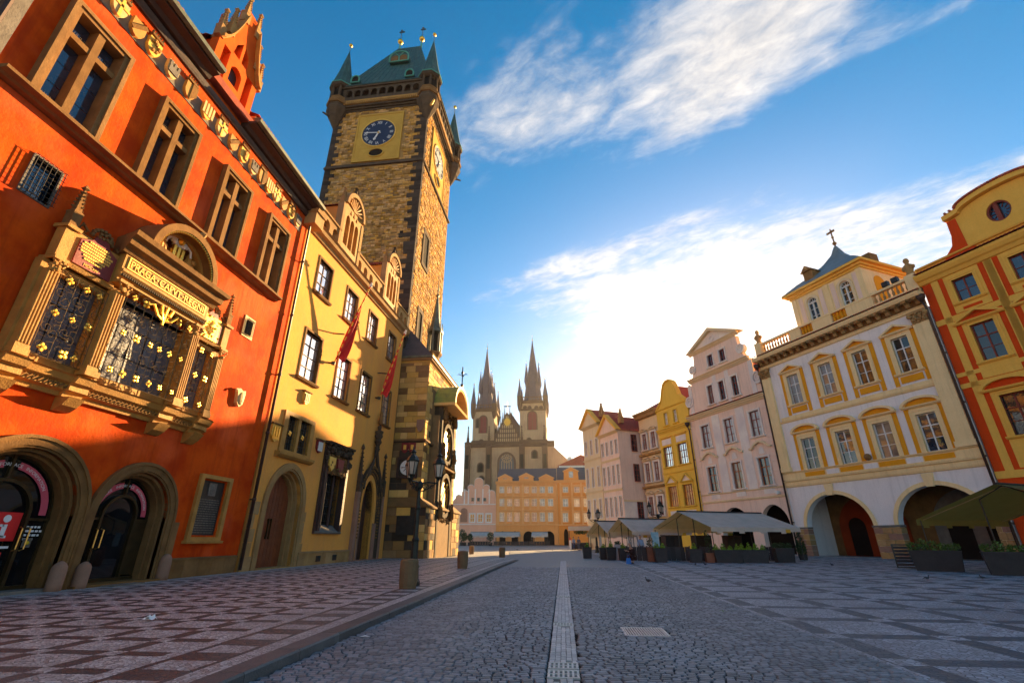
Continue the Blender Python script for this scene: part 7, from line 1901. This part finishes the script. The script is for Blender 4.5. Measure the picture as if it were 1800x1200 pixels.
# tables and chairs in the shade of the tents
M['chair'] = mat('dark_wicker', (.04, .03, .025), .8, (.06, .045, .035), 8, .4, 60)
def chair(x, y, rz, label, group):
    t = thing('cafe_chair', label, 'chair', (x, y, 0), rz, group)
    B().box(-.23, .23, -.23, .23, .43, .48).build('seat', M['chair'], t); B().ring(rect(-.23, .23, .5, .95), rect(-.17, .17, .56, .89), .19, .23).build('backrest', M['chair'], t)
    for a in (-.2, .2):
        for b_ in (-.2, .2): B().tube([(a, b_, 0), (a, b_, .45)], .018, 5).build('leg', M['chair'], t)
def table(x, y, label, group):
    t = thing('cafe_table', label, 'table', (x, y, 0), 26, group)
    B().box(-.4, .4, -.4, .4, .72, .75).build('tabletop', M['chair'], t); B().lathe([(.24, 0), (.24, .03), (.04, .06), (.04, .72)], 0, 0, 8).build('pedestal', M['steel'], t)
for i in range(4):
    u, v = 1.4 + i * 1.9, -.9
    x_, y_ = 9.0 + .899 * u + .438 * -v * 1.0, 40.1 + .438 * u - .899 * -v
    table(x_, y_, 'dark café table under the large white tent', 'tables under the large tent')
    for s_ in (-1, 1): chair(x_ + s_ * .75 * .899, y_ + s_ * .75 * .438, 26 + (90 if s_ < 0 else -90), 'dark café chair under the large white tent', 'chairs under the large tent')
for i in range(2):
    x_, y_ = 22.2 + i * 1.9, 27.3 + i * .9; table(x_, y_, 'dark café table under the olive tent', 'tables under the olive tent'); chair(x_ - .8, y_ - .1, 110, 'dark café chair under the olive tent', 'chairs under the olive tent'); chair(x_ + .8, y_, -70, 'dark café chair under the olive tent', 'chairs under the olive tent')
pa = thing('folded_parasol', 'pale folded parasol standing at the street corner of the café terrace', 'parasol', (3.3, 45.8, 0))
B().lathe([(.22, 0), (.22, .08), (.03, .1), (.03, .5)], 0, 0, 8).build('base', M['steel'], pa); B().lathe([(.12, .45), (.14, .8), (.1, 1.5), (.03, 1.9)], 0, 0, 8).build('cloth', M['whitecanvas'], pa)
bn = thing('blue_banner', 'narrow blue and white banner stand under the left end of the large tent', 'banner', (*GP(1156, 985), 0))
B().box(-.28, .28, 0, .03, .9, 2.0).build('banner', mat('banner_blue', (.12, .32, .42), .6, (.5, .6, .62), 2.5), bn); B().tube([(0, .05, 0), (0, .05, 2.0)], .02, 5).box(-.2, .2, -.1, .2, 0, .03).build('stand', M['steel'], bn)

# dark boarding between the planters of the large terrace
for n, (pa_, pb_, lab) in enumerate(((1104, 1140, 'dark boarded terrace barrier behind the crouching person'), (1174, 1217, 'dark boarded terrace barrier left of the square planter under the large tent'), (1236, 1262, 'short dark boarded barrier behind the tall terracotta shrub'), (1352, 1372, 'short dark boarded barrier near the right end of the large tent'))):
    (xa, ya), (xb, yb) = GP(pa_, 986.5), GP(pb_, 987)
    t = thing('terrace_barrier', lab, 'barrier', (xa, ya + .3, 0), math.degrees(math.atan2(yb - ya, xb - xa)), 'dark barriers of the large terrace'); w = math.hypot(xb - xa, yb - ya); k = max(3, int(w / .3))
    for i in range(k): B().box(w * i / k + .01, w * (i + 1) / k - .01, -.02, .02, .06, .98 + rnd.uniform(-.01, .01)).build('board', M['planterdk'], t)
    for q in (0, w): B().box(q - .04, q + .04, .02, .1, 0, 1.05).build('post', M['steel'], t)
for n, (u, v, lab) in enumerate(((1.0, 2.4, 'tall dark cabinet added as backdrop under the left back of the large tent'), (4.2, 2.6, 'tall dark cabinet added as backdrop under the middle back of the large tent'), (7.2, 2.3, 'tall dark cabinet added as backdrop under the right back of the large tent'))):  # cabinets added as a dark backdrop, to darken the space under the tent
    x_, y_ = 9.0 + .899 * u - .438 * v, 40.1 + .438 * u + .899 * v
    t = thing('backdrop_cabinet', lab, 'cabinet', (x_, y_, 0), 26, 'backdrop cabinets added under the large tent')
    B().box(-.8, .8, -.3, .3, .05, 1.75).build('body', M['darkwood'], t)
    for q in (-.4, .4): B().box(q - .38, q + .38, -.33, -.3, .12, 1.68).build('door', M['planterdk'], t); 
    for q in (-.08, .08): B().box(q - .015, q + .015, -.36, -.33, .8, 1.0).build('handle', M['steel'], t)
    B().box(-.84, .84, -.34, .34, 1.75, 1.8).build('top', M['darkwood'], t)

# far cafés
def far_awning(px0, px1, label, Y=129., ze=2.3, zr=3.2):
    x0, x1 = FY(px0, 945, Y)[0], FY(px1, 945, Y)[0]
    t = tent(label, x0, Y, x1 - x0, 2.2, ze, zr, M['whitecanvas'], 0, 'white awnings before the far houses', False)
far_awning(797, 809, 'white awning before the far houses, half hidden by the clock chapel')
far_awning(827, 860, 'white awning before the pink gabled house across the square'); far_awning(868, 914, 'widest white awning before the apricot house across the square'); far_awning(935, 963, 'narrow white awning at the large arches of the apricot house')
for a, b, lab in ((826, 862, 'low dark café fence below the awning of the pink gabled house'), (868, 928, 'long low dark café fence below the widest far awning'), (930, 966, 'low dark café fence by the large arches of the apricot house')):
    x0, x1 = FY(a, 957, 126)[0], FY(b, 957, 126)[0]; t = thing('cafe_fence', lab, 'fence', ((x0 + x1) / 2, 126, 0), 0, 'fences of the far cafés'); w = (x1 - x0) / 2
    for k in range(9): B().tube([(-w + 2 * w * k / 8, 0, 0), (-w + 2 * w * k / 8, 0, 1.1)], .04, 5).build('post', M['steel'], t)
    for k in range(8): B().box(-w + 2 * w * k / 8 + .06, -w + 2 * w * (k + 1) / 8 - .06, -.02, .02, .15, 1.0).build('panel', M['planterdk'], t)
for px_, lab, r_ in ((812, 'round green potted tree beside the clock chapel across the square', 1.5), (826, 'ball-shaped green potted tree left of the pink house awning', .9), (862, 'leafy potted bush right of the pink house awning', 1.1), (816, 'low dark potted bush beside the round potted tree', 1.0)):
    x_ = FY(px_, 950, 124)[0]; t = thing('potted_tree', lab, 'tree', (x_, 124, 0), 0, 'potted trees of the far cafés')
    B().lathe([(.45, 0), (.55, .8), (.5, .8)], 0, 0, 8).build('pot', M['planterdk'], t); B().tube([(0, 0, .7), (0, 0, 1.6)], .07, 5).build('trunk', M['darkwood'], t); leaves(B(), (0, 0, 1.3 + r_ * .7), (r_ * .8, r_ * .8, r_), 420, .16).build('crown', M['leafdk'], t)
ki = thing('kiosk_canopy', 'flat white canopy with dark garlands before the orange corner house', 'canopy', (2.2, 82, 0))
B().box(-1.3, 2.2, -1.5, 1.5, 3.25, 3.4).build('canopy', M['whitecanvas'], ki); B().mould(-1.35, 2.25, [(1.52, 2.75), (1.56, 2.75), (1.56, 3.3), (1.52, 3.3)]).build('valance', M['whitecanvas'], ki)
for a in (-1.2, 2.1):
    for b_ in (-1.4, 1.4): B().tube([(a, b_, 0), (a, b_, 3.25)], .05, 6).build('post', M['steel'], ki)
leaves(B(), (.6, -1.3, 2.5), (1.2, .2, .3), 260, .12).build('garland', M['leafdk'], ki)
B().box(-1.0, 1.9, .2, 1.2, 0, 1.0).build('counter', M['planterdk'], ki)
sgn = thing('white_sign_post', 'slim white sign post with a red mark beside the flat white canopy', 'sign', (*GP(1003, 965.5), 0))
B().box(-.17, .17, -.06, .06, 0, 1.35).build('panel', M['white'], sgn); B().box(-.12, .12, -.07, -.06, 1.42, 1.66).tube([(0, 0, 1.3), (0, 0, 1.7)], .02, 4).build('red_mark', M['signred'], sgn)

# people
def skin(name, pts, edges, rad, m, parent, root=0):
    me = bpy.data.meshes.new(name); me.from_pydata(pts, edges, []); me.materials.append(m)
    o = link(name, me, parent); o.modifiers.new('skin', 'SKIN'); me.skin_vertices[0].data[0].use_root = False
    for i, r_ in enumerate(rad): me.skin_vertices[0].data[i].radius = (r_, r_) if not isinstance(r_, tuple) else r_
    me.skin_vertices[0].data[root].use_root = True
    s = o.modifiers.new('sub', 'SUBSURF'); s.levels = 1; s.render_levels = 2
    return o
M['skin'] = mat('skin_tone', (.48, .27, .18), .6, (.42, .23, .15), 6); M['hairgrey'] = mat('grey_hair', (.3, .27, .25), .7, (.2, .18, .17), 20, .3, 60); M['hairdk'] = mat('dark_hair', (.03, .02, .015), .6, (.05, .03, .02), 20, .3, 60)
M['coat'] = mat('dark_coat', (.05, .022, .02), .85, (.035, .016, .015), 6, .3, 30); M['jeans'] = mat('blue_jeans', (.05, .09, .22), .85, (.035, .06, .15), 8, .3, 40)
M['lightshirt'] = mat('light_blue_shirt', (.38, .46, .6), .85, (.3, .37, .5), 6, .2, 30); M['greycoat'] = mat('grey_jacket', (.13, .14, .17), .85, (.1, .1, .13), 6, .2, 30); M['bagblue'] = mat('bright_blue_bag', (.03, .16, .5), .7, (.02, .12, .4), 5)
def person(loc, rz, label, top, trou, hair, crouch=False, arms=None):
    t = thing('person', label, 'person', (*loc, 0), rz)
    if crouch:
        P_ = [(0, .12, .38), (0, .02, .62), (0, -.06, .88), (0, -.12, 1.0), (0, -.16, 1.12), (.18, -.06, .85), (.2, -.3, .68), (.1, -.5, .78), (-.18, -.06, .85), (-.2, -.3, .68), (-.1, -.5, .8),
              (.1, .1, .36), (.14, -.28, .5), (.14, -.08, .1), (.14, -.22, .05), (-.1, .1, .36), (-.14, -.25, .46), (-.14, -.02, .1), (-.14, -.18, .05)]
    else:
        P_ = [(0, 0, .95), (0, .0, 1.18), (0, 0, 1.42), (0, -.02, 1.52), (0, -.03, 1.64), (.19, 0, 1.4), (.25, .0, 1.12), (.24, -.12, .9), (-.19, 0, 1.4), (-.25, .0, 1.12), (-.22, -.16, .92),
              (.09, 0, .9), (.1, -.02, .5), (.1, .03, .1), (.11, -.12, .05), (-.09, 0, .9), (-.11, .0, .5), (-.1, .05, .1), (-.11, -.1, .05)]
    E_ = [(0, 1), (1, 2), (2, 3), (3, 4), (2, 5), (5, 6), (6, 7), (2, 8), (8, 9), (9, 10), (0, 11), (11, 12), (12, 13), (13, 14), (0, 15), (15, 16), (16, 17), (17, 18)]
    Rr = [.13, .13, .14, .055, .075, .07, .048, .035, .07, .048, .035, .085, .062, .042, .04, .085, .062, .042, .04]
    skin('body', P_, E_, Rr, M['skin'], t)
    V_ = [Vector(p) for p in P_]
    skin('top', [P_[0], P_[1], P_[2], tuple(V_[2].lerp(V_[3], .4)), P_[5], P_[6], tuple(V_[6].lerp(V_[7], .7)), P_[8], P_[9], tuple(V_[9].lerp(V_[10], .7))], [(0, 1), (1, 2), (2, 3), (2, 4), (4, 5), (5, 6), (2, 7), (7, 8), (8, 9)], [.165, .16, .165, .1, .088, .066, .055, .088, .066, .055], M[top], t)
    skin('trousers', [tuple(V_[0] - Vector((0, 0, .02))), P_[11], P_[12], tuple(V_[12].lerp(V_[13], .85)), P_[15], P_[16], tuple(V_[16].lerp(V_[17], .85))], [(0, 1), (1, 2), (2, 3), (0, 4), (4, 5), (5, 6)], [.15, .1, .078, .06, .1, .078, .06], M[trou], t)
    h = V_[4]
    hd_ = B().ball(tuple(h + Vector((0, -.0, .06))), .105, 12, 9, (.86, 1.0, 1.22)).ball(tuple(h + Vector((0, -.105, .04))), .02, 6, 4, (.8, 1, 1.4))
    for s_ in (-1, 1): hd_.ball(tuple(h + Vector((s_ * .09, .0, .05))), .025, 6, 4, (.5, 1, 1.4))
    hd_.build('head', M['skin'], t, True)
    ey = B()
    for s_ in (-1, 1): ey.ball(tuple(h + Vector((s_ * .035, -.098, .075))), .011, 6, 4)
    ey.ball(tuple(h + Vector((0, -.098, -.01))), .02, 6, 4, (1.2, .4, .3)).build('eyes_and_mouth', M['hairdk'], t)
    B().ball(tuple(h + Vector((0, .025, .095))), .112, 12, 8, (.92, 1.0, 1.12)).build('hair', M[hair], t, True)
    for i, s_ in ((7, 1), (10, -1)):
        hn = B(); p = V_[i]; d = (V_[i] - V_[i - 1]).normalized()
        hn.ball(tuple(p + d * .04), .042, 8, 5, (.6, 1, 1.1))
        for k in range(4): hn.tube([p + d * .06 + Vector((0, -.03 + .02 * k, 0)), p + d * .11 + Vector((0, -.035 + .02 * k, -.01)), p + d * (.135 - .008 * abs(k - 1)) + Vector((s_ * -.015, -.03 + .02 * k, -.02))], [.011, .010, .008], 5)
        hn.tube([p + d * .03 + Vector((0, -.04, 0)), p + d * .07 + Vector((0, -.065, .0)), p + d * .095 + Vector((0, -.06, -.01))], [.013, .011, .009], 5)
        hn.build('hand', M['skin'], t)
    for i, n_ in ((14, 1), (18, -1)):
        p = V_[i]; B().ball((p.x, p.y + .03, .05), .07, 8, 5, (.75, 1.9, .7)).build('shoe', M['hairdk'], t)
    return t
px_, py_ = GP(1113, 990)
person((px_, py_), -55, 'crouching person in dark clothes with grey hair in front of the café planters', 'coat', 'coat', 'hairgrey', True)
bg_ = thing('blue_bag', 'bright blue bag on the ground beside the crouching person', 'bag', (px_ - .32, py_ - .25, 0))
B().hexa([(-.17, -.1, 0), (.17, -.1, 0), (.17, .1, 0), (-.17, .1, 0), (-.13, -.05, .34), (.13, -.05, .34), (.13, .05, .34), (-.13, .05, .34)]).build('bag_body', M['bagblue'], bg_); B().tube([(-.08, 0, .33), (-.05, 0, .5), (.05, 0, .5), (.08, 0, .33)], .012, 5).build('handle', M['bagblue'], bg_)
person((6.4, 43.2), 20, 'standing person in a light blue shirt behind the café planters', 'lightshirt', 'greycoat', 'hairgrey')
person(GP(1009, 966), 40, 'distant person in a grey-blue jacket left of a companion near the flat white canopy', 'lightshirt', 'jeans', 'hairdk'); person(GP(1018, 966.5), -30, 'distant person in a dark grey jacket near the flat white canopy', 'greycoat', 'greycoat', 'hairdk')

# pigeons
M['pigeon'] = mat('pigeon_grey', (.07, .075, .09), .7, (.03, .032, .04), 18, .1, 40); M['beak'] = mat('pigeon_legs', (.3, .1, .07), .6)
def pigeon(x, y, rz, label, k=1.):
    t = thing('pigeon', label, 'pigeon', (x, y, .008), rz, 'pigeons on the square'); t.scale = (k * .68, k * .68, k * .68)
    b = B()
    for (c, r_, sz) in (((0, 0, .14), .075, (1.7, .85, .85)),): b.ball(c, r_, 10, 7, sz)
    b.tube([(.08, 0, .16), (.12, 0, .21), (.135, 0, .25)], [.045, .032, .028], 7); b.ball((.14, 0, .265), .034, 8, 6, (1.15, .9, .95))
    b.hexa([(-.1, -.03, .13), (-.27, -.035, .09), (-.27, .035, .09), (-.1, .03, .13), (-.1, -.03, .16), (-.27, -.035, .1), (-.27, .035, .1), (-.1, .03, .16)])
    b.build('body', M['pigeon'], t, True)
    for s_ in (-1, 1):
        B().ball((-.03, s_ * .055, .15), .06, 8, 5, (1.9, .35, .75)).build('wing', M['pigeon'], t, True); B().tube([(0.01, s_ * .03, .08), (.01, s_ * .03, .005), (.05, s_ * .035, .003)], .007, 4).build('leg', M['beak'], t)
    B().tube([(.17, 0, .262), (.2, 0, .252)], [.01, .003], 4).build('beak', M['greystone'], t)
for px_, py_, rz, lab in ((1140, 1025, 140, 'pigeon on the dark cobbles beyond the drain grate'), (1631, 1020, 10, 'left of two pigeons on the mosaic before the olive tent'), (1728, 1019, 200, 'right of two pigeons on the mosaic before the olive tent'), (1223, 994, 60, 'left of two pigeons before the large tent planters'),
                        (1240, 994, 200, 'right of two pigeons before the large tent planters'), (1463, 995, 100, 'single pigeon before the wide arch of the white and yellow house'), (909, 966.5, 30, 'distant pigeon left in the sunlit strip of the square'), (971, 968, 80, 'distant pigeon right in the sunlit strip of the square')):
    pigeon(*GP(px_, py_), rz, lab)
# litter
x_, y_ = GP(263, 1091, .12); b = B(); n = 6
for i in range(n):
    for j in range(n): b.v.append((x_ + (i / 5 - .5) * .19 + rnd.uniform(-.02, .02), y_ + (j / 5 - .5) * .17 + rnd.uniform(-.02, .02), .135 + rnd.uniform(0, .05) + (.04 if 1 < i < 4 else 0)))
b.f = [(i * n + j, i * n + j + 1, (i + 1) * n + j + 1, (i + 1) * n + j) for i in range(n - 1) for j in range(n - 1)]
tag(b.build('crumpled_paper', M['signwhite']), 'crumpled white paper lying on the patterned left pavement', 'paper')
x_, y_ = GP(640, 1121); tag(B().add([(x_ - .09, y_, .02), (x_ + .02, y_ - .02, .035), (x_ + .1, y_ + .01, .022), (x_ + .0, y_ + .035, .04)], [(0, 1, 2, 3)]).build('paper_scrap', M['signwhite']), 'small pale paper scrap on the cobbles beside the kerb', 'paper')
x_, y_ = GP(1271, 1076); b = B()
for k in range(6): a = k * 1.05; b.add([(x_, y_, .03), (x_ + .05 * math.cos(a), y_ + .05 * math.sin(a), .045), (x_ + .12 * math.cos(a + .3), y_ + .12 * math.sin(a + .3), .02), (x_ + .05 * math.cos(a + .6), y_ + .05 * math.sin(a + .6), .045)], [(0, 1, 2, 3)])
tag(b.build('fallen_leaf', M['leaf']), 'green leaf lying on the cobbles near the mosaic edge', 'leaf')

# ================================================================== morning haze, lit by the low sun
hm = bpy.data.materials.new('morning_haze'); hm.use_nodes = True
nt = hm.node_tree; nt.nodes.clear(); ho_ = nt.nodes.new('ShaderNodeOutputMaterial'); pvn = nt.nodes.new('ShaderNodeVolumePrincipled')
pvn.inputs['Color'].default_value = (.97, .93, .88, 1); pvn.inputs['Density'].default_value = .00008; pvn.inputs['Anisotropy'].default_value = .72
nt.links.new(pvn.outputs[0], ho_.inputs['Volume'])
tag(B().box(-70, 75, -30, 235, -1.03, 86).build('haze', hm), kind='stuff')
